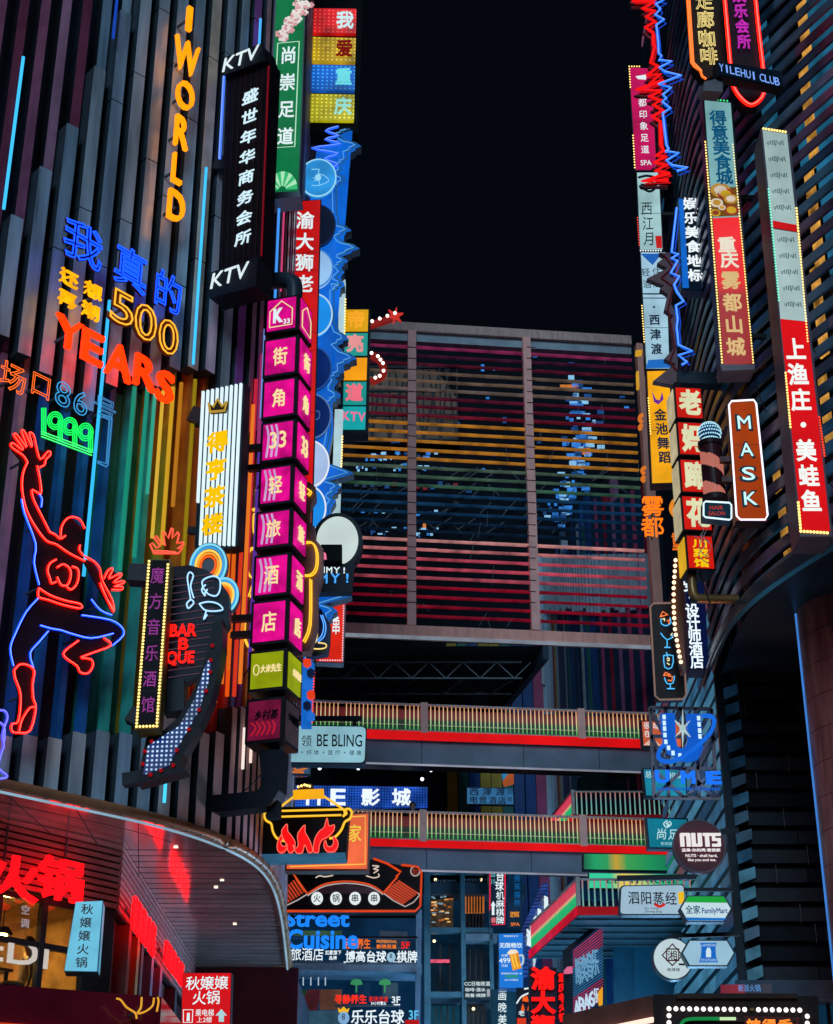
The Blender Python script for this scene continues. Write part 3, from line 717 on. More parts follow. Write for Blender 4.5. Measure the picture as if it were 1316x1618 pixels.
# dark block behind the screen with lattice, blue lit windows
MB_ = empty('inner_block', (2, 68, 0)); tag(MB_, 'dark inner block with scattered blue lit windows behind the slatted screen', 'building')
ztop = zat(68, 545)
MB().box(-9, 9, 0, 6, 0, ztop).build('wall', df((.003, .006, .013), .5, 0, .5, .3), MB_)
w = MB(); r_ = random.Random(11)
LWS = []
def lw(px, py, wpx, hpx, mi, D=67.9): LWS.append((wpx * hpx, px, py, wpx, hpx, mi))
for k in range(110):                                             # swirl of lit glass on the right
    t = r_.random(); cx = 905 + 25 * math.sin(t * 3.2) - 30 * t; lw(cx + r_.gauss(0, 13), 600 + 230 * t + r_.uniform(-5, 5), r_.uniform(4, 15), r_.uniform(3, 8), r_.choice((0, 0, 1, 2)))
for k in range(90):
    y = r_.choice((716, 720, 726, 738, 742, 812, 838, 846)); lw(r_.uniform(560, 700), y + r_.uniform(-3, 3), r_.uniform(2, 8), r_.uniform(1.5, 4), r_.choice((0, 0, 1, 2, 2)))
for k in range(20): lw(r_.uniform(560, 690), 690 + r_.uniform(-22, 10), r_.uniform(4, 10), r_.uniform(3, 9), r_.choice((1, 0)))
for k in range(26): lw(r_.uniform(700, 1000), r_.uniform(560, 800), r_.uniform(3, 10), r_.uniform(2, 5), r_.choice((0, 1)))
for px in (585, 622, 655, 540): lw(px, 668, 18, 7, 4)
for k in range(14): lw(560 + k * 12, 770 + r_.uniform(-4, 4), 7, 6, r_.choice((4, 1, 3)))
lw(908, 718, 22, 12, 1); lw(920, 718, 12, 10, 5); lw(668, 835, 5, 8, 5); lw(760, 586, 5, 10, 0); lw(912, 700, 24, 8, 1)
for px in (885, 895, 905): lw(px, 612, 9, 4, 5)
LWM = [em((45, 125, 215), .95, .4, 3), em((20, 65, 125), .9, .4, 3), em((140, 200, 240), .9, .2), em((30, 45, 70), .8, 0), em((110, 20, 30), .8, .2), em((225, 130, 50), .8, .2)]
LWS.sort(reverse=True); rest = MB()
for n_, (_, px, py, wp_, hp_, mi) in enumerate(LWS):
    p = at(px, py, 67.9); q = at(px + wp_, py - hp_, 67.9)
    (MB() if n_ < 100 else rest).box(p.x - 2, q.x - 2, -.12, -.06, p.z, q.z, mi) if n_ >= 100 else MB().box(p.x - 2, q.x - 2, -.12, -.06, p.z, q.z).build('lit_window', LWM[mi], MB_)
o = rest.build('distant_glints', LWM, MB_); o['kind'] = 'stuff'

# tan lit lattice gallery on the left
lt = MB(); p0 = at(560, 690, 67); p1 = at(722, 575, 67)
lt.add([(p0.x - 2, -.5, p0.z), (p1.x - 2, -.5, p0.z), (p1.x - 2, -.5, p0.z + (p1.z - p0.z) * .6), (p1.x - 2 - 1.0, -.5, p1.z), (p0.x - 2, -.5, p1.z)], [(0, 1, 2, 3, 4)])
lt.build('gallery_panel', em((92, 84, 78), .36, .6, .9), MB_)
lg = MB(); x0, x1 = p0.x - 2, p1.x - 2; z0, z1 = p0.z, p1.z
for k in range(7):
    x = x0 + (x1 - x0) * k / 6; lg.bar((x, -.62, z0), (x, -.62, z1), .07)
    if k < 6: d = (x1 - x0) / 6; lg.bar((x, -.66, z0), (x + d * (.5 if k % 2 else 1), -.66, z1), .09); lg.bar((x + d, -.66, z0), (x + d * .3, -.66, z1), .08)
for k in range(4): z = z0 + (z1 - z0) * k / 3; lg.bar((x0, -.7, z), (x1, -.7, z), .1)
lg.build('gallery_lattice', df((.03, .035, .045), .5), MB_)
bb_ = MB()
for k in range(46):
    p = at(r_.uniform(545, 1000), r_.choice((770, 800, 825, 745)) + r_.uniform(-6, 6), 66.8); d_ = r_.choice((-.5, .5, .8)); bb_.bar((p.x - 2, -.3, p.z), (p.x - 2 + d_, -.3, p.z + .55), .04)
bb_.build('stair_lattice', df((.03, .05, .08), .5), MB_)

# striped rear wing on the right
CW = empty('striped_wing', (6, 55, 0)); tag(CW, 'curved rear wing clad in vertical stripes of purple, blue, yellow and silver', 'building')
cp = [at(1045, 1000, 52.5), at(990, 1000, 54), at(940, 1000, 56), at(905, 1000, 58.5), at(885, 1000, 61), at(868, 1000, 62), at(820, 1000, 62), at(700, 1000, 62)]
cpl = [Vector((p.x, p.y)) for p in smooth([(p.x, p.y, 0) for p in cp], 6)]
st = [df(tuple(min(1, v * 1.7) for v in c), .5, .0, .25, 1.2) for c in ((.22, .015, .035), (.30, .05, .13), (.22, .10, .20), (.30, .40, .48), (.01, .03, .07), (.012, .06, .20), (.02, .14, .12), (.36, .24, .02), (.30, .02, .05), (.34, .42, .48))]
wv = MB(); A = 0; widths = []; cum = [0]
for a, b in zip(cpl, cpl[1:]): cum.append(cum[-1] + (b - a).length)
def cal(s0):
    for i in range(len(cpl) - 1):
        if s0 <= cum[i + 1] or i == len(cpl) - 2: t = (s0 - cum[i]) / (cum[i + 1] - cum[i]); return cpl[i] + (cpl[i + 1] - cpl[i]) * t, (cpl[i + 1] - cpl[i]).normalized()
ztw = zat(56, 832); s0 = .1; i = 0; r_ = random.Random(2)
while s0 < cum[-1] - .1:
    p, d = cal(s0); px = proj((p.x, p.y, 20))[0]
    if px > 968: seq = (0, 4, 1, 4, 1, 4, 2, 4); w_ = .2 if i % 2 == 0 else .36
    elif px > 900: seq = (3, 4, 5, 4, 5, 5, 6, 5); w_ = .28
    elif px > 862: seq = (7, 8, 3, 9, 3, 3, 9, 3); w_ = .26
    else: seq = (5, 6, 7, 8, 3, 1, 5, 5, 6, 7, 7); w_ = .42
    mi = seq[i % len(seq)]; n_ = Vector((d.y, -d.x)) * -1
    M = Matrix(((d.x, n_.x, 0, p.x), (d.y, n_.y, 0, p.y), (0, 0, 1, 0), (0, 0, 0, 1)))
    top = zat(p.y, 1020) if px < 866 else ztw + (r_.uniform(-.4, 1.2) if px < 1000 else 0)
    wv.box(0, w_ * .92, 0, .25, 3, top, mi, M)
    if px > 880: wv.box(w_ * .08, w_ * .5, .255, .4, zat(p.y, 962 + r_.choice((0, 4, 8))), zat(p.y, 878), 3, M)     # silver sleeves
    elif px > 862: wv.box(w_ * .08, w_ * .5, .255, .4, zat(p.y, 1075 + r_.uniform(-25, 25)), zat(p.y, 885), 9, M)
    s0 += w_; i += 1
WB(wv, 'stripe_cladding', st, CW)
WB(MB().box(3, 16, 62.5, 64, 0, ztw - 2), 'wall', df((.01, .02, .04), .5), CW)

# back of the alley: dark blue hall behind the bridges, lit frames and shops
BH = empty('rear_hall', (0, 62, 0)); tag(BH, 'dark blue shopping hall closing the alley behind the footbridges', 'building')
MB().box(-5, 3.6, 0, 1, 0, zr - .1).build('wall', df((.015, .035, .06), .45, .1, .5, .5), BH)
fl_ = MB()
for z in (FR.O.z - 7.2, 15.0, 10.8, 6.7): fl_.box(-3.0, 3.5, -8.5, 0, z - .35, z)
fl_.build('floor_slab', df((.07, .09, .12), .5), BH)
for i, (px, py) in enumerate(((505, 1214), (566, 1214), (681, 1217), (740, 1208), (667, 1231))):
    p = at(px, py, 55); MB().ball((p.x, p.y - 62, p.z), .06).build('spotlight', em((240, 248, 255), 3, 0), BH)
# lift shaft / glazed bays at the lower centre
GB = Sign('glazed_bays', 'steel framed bays with lit shop windows stacked under the lower footbridge', 'shopfront', 672, 1618, 53, 2)
fm = df((.10, .20, .25), .45, .2)
fb = MB()
for px, w_ in ((675, 10), (732, 7), (776, 6)):
    a = GB.uv(px, 1500)[0]; w2_ = GB.px(px, 1500, w_) / 2; fb.box(a - w2_, a + w2_, -.1, .25, GB.uv(px, 1640)[1], GB.uv(px, 1378)[1])
for py, h_ in ((1470, 8), (1572, 8), (1378, 4)):
    z = GB.uv(720, py)[1]; hh = GB.px(720, py, h_) / 2; fb.box(GB.uv(675, py)[0], GB.uv(778, py)[0], -.06, .25, z - hh, z + hh)
GB.part('steel_frame', fb, fm)
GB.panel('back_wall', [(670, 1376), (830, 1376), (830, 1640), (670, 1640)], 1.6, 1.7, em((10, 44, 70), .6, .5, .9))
def bay(q, mat, bars=0, mb_=None):
    GB.panel('window_pane', q, .8, .84, mat)
    if bars:
        m_ = MB()
        for k in range(1, bars): a = GB.uv(q[0][0] + (q[1][0] - q[0][0]) * k / bars, q[0][1]); b = GB.uv(q[3][0] + (q[2][0] - q[3][0]) * k / bars, q[3][1]); m_.bar((a[0], .74, a[1]), (b[0], .74, b[1]), .05)
        GB.part('curtain_pleat', m_, df((.08, .06, .05), .6))
bay([(682, 1412), (718, 1412), (718, 1460), (682, 1460)], em((85, 70, 55), .5, .6, 5))
bay([(736, 1402), (768, 1402), (768, 1434), (736, 1434)], em((215, 120, 50), .65, .35, 4), 7)
bay([(736, 1436), (768, 1436), (768, 1462), (736, 1462)], em((40, 42, 50), .5, .5, 5), 6)
bay([(682, 1482), (728, 1482), (728, 1565), (682, 1565)], em((12, 40, 62), .5, .5, 2), 3)
bay([(736, 1492), (772, 1492), (772, 1548), (736, 1548)], em((24, 38, 54), .5, .5, 3), 4)
bay([(680, 1582), (728, 1582), (728, 1625), (680, 1625)], em((24, 80, 105), .55, .4, 3), 5)
bay([(736, 1582), (772, 1582), (772, 1625), (736, 1625)], em((45, 55, 65), .5, .4, 3), 5)
GB.panel('shutter_box', [(733, 1476), (786, 1476), (786, 1487), (733, 1487)], -.1, .5, df((.25, .28, .33), .5))
sm_ = MB()
for px, py in ((685, 1410), (698, 1411), (711, 1410), (686, 1487), (685, 1582), (770, 1582), (748, 1594), (760, 1390), (688, 1390)):
    uu, vv = GB.uv(px, py, -.7); sm_.ball((uu, .7, vv), .05)
GB.part('ceiling_spot_light', sm_, em((255, 225, 170), 2.5, 0))
it = MB(); r_ = random.Random(4)
for k in range(34):
    px = r_.choice((686, 688, 700, 705, 712)) + r_.uniform(-3, 3); py = r_.uniform(1416, 1458); uu, vv = GB.uv(px, py, -.76); GB.part('shelf_item', MB().box(uu - r_.uniform(.02, .12), uu + .04, .75, .78, vv, vv + .035), r_.choice([em((255, 190, 110), 1, 0), em((200, 110, 50), .8, 0), em((150, 190, 210), .6, 0)]))
GB.panel('shop_strip', [(680, 1510), (712, 1510), (712, 1515), (680, 1515)], .6, .65, em((235, 90, 120), 1, .4, 8))
sl_ = MB()
for k in range(9):
    a = GB.uv(737 + k * 4, 1382); b = GB.uv(733 + k * 4, 1398); sl_.bar((a[0], .5, a[1]), (b[0], .6, b[1]), .03)
    a = GB.uv(690 + k * 4, 1384); b = GB.uv(686 + k * 4, 1396); sl_.bar((a[0], .5, a[1]), (b[0], .6, b[1]), .03)
GB.part('ceiling_slat_grille', sl_, df((.3, .32, .36), .5))

# shop hall on the lower left with hanging signs
GH = Sign('corner_arcade', 'blue lit arcade shopfront on two floors behind the street food lettering', 'shopfront', 455, 1618, 46, 2)
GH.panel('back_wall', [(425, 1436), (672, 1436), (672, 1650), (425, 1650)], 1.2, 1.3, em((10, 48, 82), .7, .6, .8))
GH.panel('floor_edge', [(455, 1522), (666, 1526), (666, 1538), (455, 1534)], -.2, 1.2, df((.16, .22, .30), .35, .2))
for px in (660,): GH.panel('post', [(px - 3, 1440), (px + 6, 1440), (px + 3, 1650), (px - 5, 1650)], -.25, .1, df((.14, .22, .33), .4, .2))
for px in (472, 549, 590, 627):
    GH.panel('ceiling_light', [(px - 6, 1522), (px + 6, 1522), (px + 6, 1524), (px - 6, 1524)], -.25, -.21, em((200, 215, 225), 1.2, .2))
for q, c in (([(466, 1556), (483, 1556), (483, 1572), (466, 1572)], (30, 75, 50)), ([(485, 1556), (506, 1556), (500, 1590), (470, 1590)], (90, 40, 50)), ([(504, 1556), (540, 1556), (540, 1588), (504, 1588)], (110, 72, 60)), ([(600, 1462), (645, 1464), (645, 1490), (600, 1488)], (60, 75, 95)), ([(462, 1462), (540, 1462), (540, 1474), (462, 1474)], (60, 95, 75)), ([(466, 1590), (540, 1590), (540, 1625), (466, 1625)], (60, 100, 125)), ([(560, 1545), (586, 1545), (586, 1566), (560, 1566)], (20, 60, 95)), ([(605, 1545), (630, 1545), (630, 1570), (605, 1570)], (60, 90, 110))):
    GH.panel('shop_display', q, .7, .8, em(c, .6, .4, 2.5))
pm = MB()
for px in (468, 479, 491, 503, 514): a = GH.uv(px, 1544, -.5); b = GH.uv(px, 1557, -.5); pm.bar((a[0], .5, a[1]), (b[0], .5, b[1]), .03)
GH.part('lamp_tube_trim', pm, em((170, 190, 205), 1, 0))
for px, py in ((563, 1556), (608, 1556)):
    pt = MB(); a = GH.uv(px, py + 12, -.4); b = GH.uv(px, py, -.4); pt.bar((a[0], .4, a[1]), (b[0], .4, b[1]), .04)
    for k in range(10): t = k * math.pi / 9; pt.bar((b[0], .4, b[1]), (b[0] + .16 * math.cos(t), .4, b[1] + .13 * math.sin(t) + .03), .035)
    GH.part('printed_palm', pt, em((70, 170, 110), .7, .2))

# balconies / stairs of the right building over the lower alley
def balcony(name, label, x0, ytop, ybot, yfas, x1, D, back, fas_m):
    """front rail across, flank running back to the point back=(dx,dy) with LED panels"""
    s = Sign(name, label, 'balcony', x0, ybot, D, 0, 'side balconies of the right building'); T = s.uv(x0, ytop)[1]; B = 0; G = s.uv(x0, yfas)[1]; U = s.uv(x1, ybot)[0]; dx, dy = back
    s.part('floor_slab', MB().add([(0, 0, G), (U, 0, G), (U, dy, G), (dx, dy, G), (0, 0, B), (U, 0, B), (U, dy, B), (dx, dy, B)], [(0, 1, 2, 3), (7, 6, 5, 4), (0, 4, 5, 1), (0, 3, 7, 4)]), df((.03, .07, .09), .5))
    s.part('fascia_band', MB().box(-.02, U, -.05, -.003, G, B - .02), fas_m)
    s.part('fascia_band', MB().add([(-.03, -.02, G), (dx - .03, dy, G), (dx - .03, dy, B), (-.03, -.02, B), (-.06, -.02, G), (dx - .06, dy, G), (dx - .06, dy, B), (-.06, -.02, B)], [(3, 2, 1, 0), (4, 5, 6, 7), (0, 1, 5, 4), (3, 7, 6, 2)]), em((215, 15, 50), .8, .4, .9))
    n = 5
    led = ramp([(0, (20, 185, 110)), (.42, (40, 195, 120)), (.5, (240, 190, 140)), (.6, (225, 70, 95)), (1, (225, 60, 90))], .8, 2, B, T, 'led_rail')
    for k in range(n):
        a, b = k / n + .01, (k + 1) / n - .012
        s.part('led_rail_panel', MB().add([(dx * a, dy * a, B + .02), (dx * b, dy * b, B + .02), (dx * b, dy * b, T - .05), (dx * a, dy * a, T - .05), (dx * a + .05, dy * a, B + .02), (dx * b + .05, dy * b, B + .02), (dx * b + .05, dy * b, T - .05), (dx * a + .05, dy * a, T - .05)], [(3, 2, 1, 0), (4, 5, 6, 7), (0, 1, 5, 4), (2, 3, 7, 6), (1, 2, 6, 5), (0, 4, 7, 3)]), led)
    rl = MB().box(0, U, -.03, .03, T - .05, T).bar((0, 0, T), (dx, dy, T), .06).box(-.05, .05, -.06, .05, B, T + .03)
    s.part('handrail', rl, df((.42, .33, .30), .4))
    ba = MB(); x = .12
    while x < U: ba.box(x - .018, x + .018, -.015, .015, B, T - .05); x += .15
    s.part('baluster_grille', ba, ramp([(0, (150, 215, 190)), (.5, (120, 190, 190)), (1, (230, 120, 110))], .55, 2, B, T, 'led_tube'))
    ri = MB()
    for k in range(7): t = (k + .5) / 7; ri.bar((dx * t, dy * t, G - .03), (U, dy * t, G - .03), .12, .06)
    s.part('soffit_rib_panel', ri, df((.05, .11, .14), .45))
    return s
balcony('balcony', 'small lower balcony with pink and green lit flank above the red neon column', 914, 1388, 1432, 1446, 1100, 42.0, (-.85, 5.6), em((175, 15, 25), .7, .3, .8))
balcony('balcony', 'small upper balcony whose lit flank shows between the two footbridges', 906, 1250, 1287, 1300, 1090, 50.8, (-.9, 6.0), em((120, 12, 20), .6, .3))
# blue wall of the right building behind the lower hanging signs
rw = Sign('alley_wall', 'plain blue wall under the small lower balcony', 'wall', 970, 1618, 46, 0)
rw.panel('wall_face', [(970, 1440), (1100, 1440), (1100, 1660), (970, 1660)], 0, .3, df((.04, .22, .33), .4, .1, .3, .6))
rw.panel('pilaster', [(968, 1452), (1000, 1452), (1000, 1660), (968, 1660)], -.35, -.01, df((.03, .16, .25), .4, .1))
rw.neon('cable', [[(966, 1486), (985, 1490), (1030, 1489), (1040, 1492)]], .015, df((.3, .35, .4), .5), -.4, 4)
dw = Sign('stair_block', 'dark blue stair block between the footbridges beside the striped wing', 'wall', 905, 1300, 54, 0)
dw.panel('wall_face', [(912, 1205), (1100, 1205), (1100, 1420), (912, 1420)], 0, .3, df((.03, .12, .22), .4, .1, .4, .6))
dw.panel('sloped_soffit', [(925, 1210), (958, 1210), (958, 1245), (912, 1252)], -.6, -.01, df((.03, .13, .2), .4, .1))

# ================================================================ SIGNS ON THE LEFT BUILDING
def fsign(name, label, cat, px, py, yaw=None, out=.35, group=None):
    D, yw = fac_hit(px, py); yw = yaw if yaw is not None else yw
    p = at(px, py, D); n = Vector((math.sin(R(yw)), -math.cos(R(yw)), 0)); p = p + n * out
    s = Sign(name, label, cat, px, py, p.y, yw, group, point=p); return s
NEON = dict(blue=em((14, 62, 255), 3.4, 0), cyan=em((40, 160, 255), 2, 0), red=em((255, 15, 6), 4.2, 0), orange=em((255, 95, 12), 2, 0), yellow=em((255, 180, 25), 1.8, 0), green=em((18, 220, 80), 1.9, 0), white=em((205, 235, 250), 1.5, 0), pink=em((255, 60, 160), 1.3, 0), magenta=em((200, 50, 190), 1.1, 0))
def standoffs(s, pp, r=.02, dep=.35):
    mb = MB()
    for x, y in pp: a = s.uv(x, y); mb.bar((a[0], .0, a[1]), (a[0], dep, a[1]), r * 2)
    s.part('mounting_frame', mb, STEEL)

s = fsign('vertical_letter_sign', 'single column of amber capital letters running down the slatted facade', 'neon sign', 290, 190, 47)
for ch, x0, y0, x1, y1 in (('I', 295, 8, 302, 53), ('W', 275, 62, 314, 120), ('O', 278, 126, 306, 177), ('R', 276, 182, 297, 238), ('L', 272, 241, 287, 294), ('D', 265, 300, 291, 354)):
    # sheared corners: rectangle in the plane of the facade
    s.word('letter', ch, x0, y0 + 3, x1, y1 - 4, [em((255, 140, 8), 1.7, .15, 2)], y=-.05, th=.09, bold=-.02 if ch in 'O' else 0)
standoffs(s, [(298, 30), (294, 92), (291, 150), (285, 210), (279, 268), (277, 328)])

s = fsign('neon_slogan', 'neon slogan with blue outline characters, amber 500 and big orange word', 'neon sign', 185, 500, 50)
for ch, cx, cy, w, h in (('我', 129, 386, 64, 66), ('真', 204, 426, 54, 66), ('的', 263, 463, 46, 62)):
    s.rows('outline_character', ch, (cx, cy), (cx, cy), w, h, NEON['blue'], y=-.05, mode='neon', r=.017, bold=.03)
    s.rows('character_back', ch, (cx, cy), (cx, cy), w, h, df((.10, .01, .015), .5), y=-.03, th=.05, bold=.02)
for ch, cx, cy in (('还', 108, 440), ('想', 146, 460), ('再', 105, 473), ('潮', 142, 492)):
    s.rows('character', ch, (cx, cy), (cx, cy), 30, 25, em((255, 165, 10), 1.5, .3, 5), y=-.05, th=.06, bold=.012)
for ch, x0, y0, x1, y1 in (('5', 171, 462, 209, 515), ('0', 209, 482, 245, 540), ('0', 247, 506, 279, 562)):
    s.word('outline_digit', ch, x0, y0, x1, y1, em((255, 180, 50), 1.3, 0), y=-.06, mode='neon', r=.016, bold=.03)
    s.word('digit_back', ch, x0, y0, x1, y1, df((.16, .03, .01), .5), y=-.03, th=.05, bold=.02)
for ch, x0, y0, x1, y1 in (('Y', 86, 505, 128, 552), ('E', 128, 526, 161, 574), ('A', 165, 546, 206, 598), ('R', 211, 566, 244, 614), ('S', 246, 588, 272, 636)):
    s.word('letter', ch, x0, y0, x1, y1, em((255, 36, 3), 3.6, .12), y=-.08, th=.1, bold=.012)
standoffs(s, [(120, 385), (205, 425), (262, 462), (190, 490), (228, 510), (107, 530), (185, 575), (255, 612), (145, 470)])

s = fsign('neon_address', 'orange and pale blue neon house number 86 with green 1999 beneath', 'neon sign', 80, 620, 50)
for ch, cx, cy, w, h, c in (('场', 18, 598, 44, 46, 'orange'), ('口', 62, 610, 36, 42, 'orange'), ('号', 163, 646, 38, 34, 'cyan')):
    s.rows('outline_character', ch, (cx, cy), (cx, cy), w, h, em((255, 105, 35), 1.5, 0) if c == 'orange' else em((70, 150, 215), .9, 0), y=-.05, mode='neon', r=.015, bold=.02)
for ch, x0, y0, x1, y1 in (('8', 84, 604, 109, 645), ('6', 113, 618, 136, 658)):
    s.word('outline_digit', ch, x0, y0, x1, y1, em((60, 160, 225), 1.1, 0), y=-.05, mode='neon', r=.015, bold=.03)
s.neon('hook_tube', [Z(0, 650, 3.988, [(610, 20), (690, 45), (690, 60), (665, 345), (655, 355), (600, 330)]), Z(0, 650, 3.988, [(620, 40), (675, 55), (655, 335), (600, 320)])], .014, em((60, 140, 200), .9, 0))
for k, (x, y) in enumerate(((66, 668), (84, 674), (107, 683), (132, 692))):
    if k == 0: L = [[(x + o, y - 22), (x + o, y + 20)] for o in (-3, 0, 3)]
    else:
        L = []
        for o in (6, 9, 12): L.append([(x + 11 - (12 - o), y + 24), (x + 11 - (12 - o), y - 8)] if o else []); L.append([(x + o * math.cos(t), y - 8 + 1.15 * o * math.sin(t)) for t in [i * math.pi / 8 for i in range(17)]])
    s.neon('triple_digit', L, .011, NEON['green'], -.05)
s.neon('underline_tube', [[(62, 683 + o), (142, 713 + o)] for o in (0, 4, 8)], .011, NEON['green'], -.05)
standoffs(s, [(20, 600), (62, 610), (97, 625), (124, 640), (165, 650), (85, 680), (130, 700)])

# neon figure of a leaping person
s = fsign('neon_dancer', 'big neon figure leaping in a red top, blue trousers and red boots', 'neon sign', 100, 900, 46)
H = lambda p: Z(0, 650, 3.988, p); H2 = lambda p: Z(0, 1000, 3.988, p)
BODY = df((.035, .014, .02), .5)
for q_ in (H([(140, 335), (60, 235), (55, 210), (75, 150), (122, 140), (130, 126), (180, 142), (215, 235), (285, 262), (300, 285), (265, 345), (235, 360)]), H([(158, 330), (130, 400), (125, 500), (150, 620), (210, 840), (200, 960), (232, 1100), (225, 1185), (490, 1248), (510, 950), (520, 745), (440, 672), (372, 740), (368, 800), (300, 770), (250, 670), (243, 525), (240, 450), (220, 350)]), H([(510, 930), (580, 955), (640, 1060), (692, 995), (735, 1030), (760, 1088), (750, 1130), (690, 1130), (700, 1270), (620, 1130)]), H([(225, 1190), (150, 1270), (50, 1500), (70, 1610), (195, 1620), (175, 1530), (290, 1390), (460, 1410), (700, 1405), (695, 1480), (760, 1420), (755, 1370), (680, 1320), (490, 1290), (490, 1252)]), H2([(75, 245), (110, 205), (160, 210), (200, 245), (195, 420), (210, 480), (175, 620), (100, 635), (60, 625), (100, 560), (115, 400)]), H([(480, 1450), (390, 1520), (470, 1610), (540, 1655), (575, 1600), (560, 1530), (685, 1480), (640, 1435)])): s.panel('body_board', q_, -.03, .0, BODY)
red_l = [H([(160, 330), (130, 285), (60, 235), (55, 210), (75, 212), (120, 248), (128, 238), (78, 170), (75, 150), (95, 158), (145, 228), (150, 218), (122, 140), (130, 126), (145, 145), (180, 225), (186, 215), (170, 150), (182, 142), (200, 165), (215, 235), (240, 310), (285, 262), (303, 265), (300, 285), (275, 310), (265, 345), (235, 360)]),
         H([(158, 330), (130, 400), (125, 500), (150, 620), (200, 720), (275, 820), (340, 845), (420, 900), (520, 950)]), H([(220, 350), (240, 450), (243, 525), (210, 512), (185, 505), (200, 570), (250, 670), (300, 770)]), H([(300, 768), (335, 785), (365, 810), (398, 790)]),
         H([(368, 800), (372, 740), (400, 690), (440, 672), (490, 690), (520, 745)]), H([(490, 850), (485, 880), (510, 915)]), H([(520, 920), (580, 955), (615, 1000), (630, 1075), (690, 1190), (700, 1270), (650, 1170), (615, 1085)]), H([(620, 1105), (660, 1190), (700, 1255)]),
         H([(640, 1060), (665, 1010), (692, 995), (690, 1015), (672, 1060), (735, 1030), (750, 1040), (700, 1085), (760, 1075), (765, 1088), (705, 1110), (755, 1110), (750, 1130), (690, 1130)]),
         H([(230, 1120), (300, 1165), (400, 1200), (490, 1220), (492, 1248), (380, 1225), (290, 1195), (228, 1175), (230, 1120)])]
s.neon('red_tube', red_l, .019, NEON['red'], -.06, 3)
s.neon('chest_emblem_tube', [H([(345, 990), (385, 970), (425, 1000), (430, 1050), (410, 1100), (370, 1100), (345, 1050)]), H([(340, 940), (300, 965), (285, 1010), (300, 1060), (310, 1090), (340, 1080)]), H([(440, 985), (475, 1000), (480, 1050), (465, 1100), (430, 1130), (400, 1105)])], .02, NEON['red'], -.06, 3)
s.neon('blue_tube', [H([(122, 560), (140, 650), (210, 840), (200, 960), (232, 1100)]), H([(235, 530), (250, 560), (245, 610)]), H([(225, 1185), (150, 1270), (85, 1400), (50, 1500), (70, 1610)]), H([(290, 1390), (230, 1460), (175, 1530), (195, 1620)]), H([(240, 1355), (310, 1375), (370, 1385), (430, 1405), (560, 1435), (700, 1405)]), H([(500, 1290), (680, 1320), (755, 1370), (760, 1420), (695, 1480)]), H([(560, 1190), (620, 1260), (690, 1290)])], .017, NEON['blue'], -.06, 3)
s.neon('boot_tube', [H([(480, 1450), (390, 1520), (400, 1560), (470, 1610), (490, 1650), (540, 1655), (570, 1610), (560, 1570), (500, 1560)]), H([(640, 1435), (685, 1480), (560, 1530), (495, 1555)]), H2([(75, 240), (110, 205), (160, 210), (200, 245), (190, 330), (195, 420), (210, 480), (175, 620), (100, 635), (60, 625), (60, 580), (100, 560), (115, 400), (80, 290), (75, 240)]), H2([(205, 475), (170, 480), (120, 560), (105, 630)])], .019, NEON['red'], -.06, 3)
standoffs(s, [(35, 730), (60, 830), (105, 870), (60, 930), (110, 955), (150, 960), (60, 1020), (120, 1010), (35, 1100), (140, 1050)], .015)
s = fsign('neon_fragment', 'violet blue neon curves cut off at the frame edge beside the red boots', 'neon sign', 4, 1180, 46)
s.neon('blue_tube', [[(-20, 1125), (2, 1124), (8, 1135), (3, 1150), (0, 1165), (2, 1180), (-3, 1195), (-6, 1215), (8, 1228), (-6, 1232), (-18, 1233)], [(-14, 1140), (2, 1148), (3, 1172)]], .022, em((80, 80, 255), 1.4, 0), -.06, 3); standoffs(s, [(-2, 1140), (-4, 1225)])

# magenta lettered music bar pylon with a neon crown
s = lightbox('music_bar_sign', 'black vertical sign with purple characters, amber bulb border and neon crown', 'sign', [(233, 884), (269, 884), (251, 1150), (213, 1152)], 25.4, 0, df((.015, .012, .016), .4), .45, df((.30, .22, .03), .5), 2)
s.rows('lettering', '魔方音乐酒馆', (249, 910), (234, 1114), 21, 26, em((165, 55, 160), .75, .2, 3), bold=.005)
s.dots('bulb_trim', [(236, 888), (216, 1149), (248, 1148), (266, 888)], 5.2, .022, WARMB)
s.neon('crown_tube', [Z(0, 650, 3.988, [(970, 895), (945, 840), (960, 830), (985, 860), (1010, 850), (970, 795), (985, 785), (1010, 820), (1040, 845), (1025, 760), (1040, 765), (1060, 800), (1080, 735), (1090, 740), (1085, 800), (1120, 760), (1128, 770), (1115, 830), (1155, 825), (1160, 835), (1120, 865), (1150, 860), (1125, 895), (970, 895)]), Z(0, 650, 3.988, [(972, 880), (1050, 882), (1110, 890)])], .018, em((255, 70, 45), 1.3, 0), 0)
s.arm('bracket', (200, 897), (236, 899), .3, CASE, .3); s.arm('bracket', (200, 1120), (220, 1130), .25, CASE, .3)

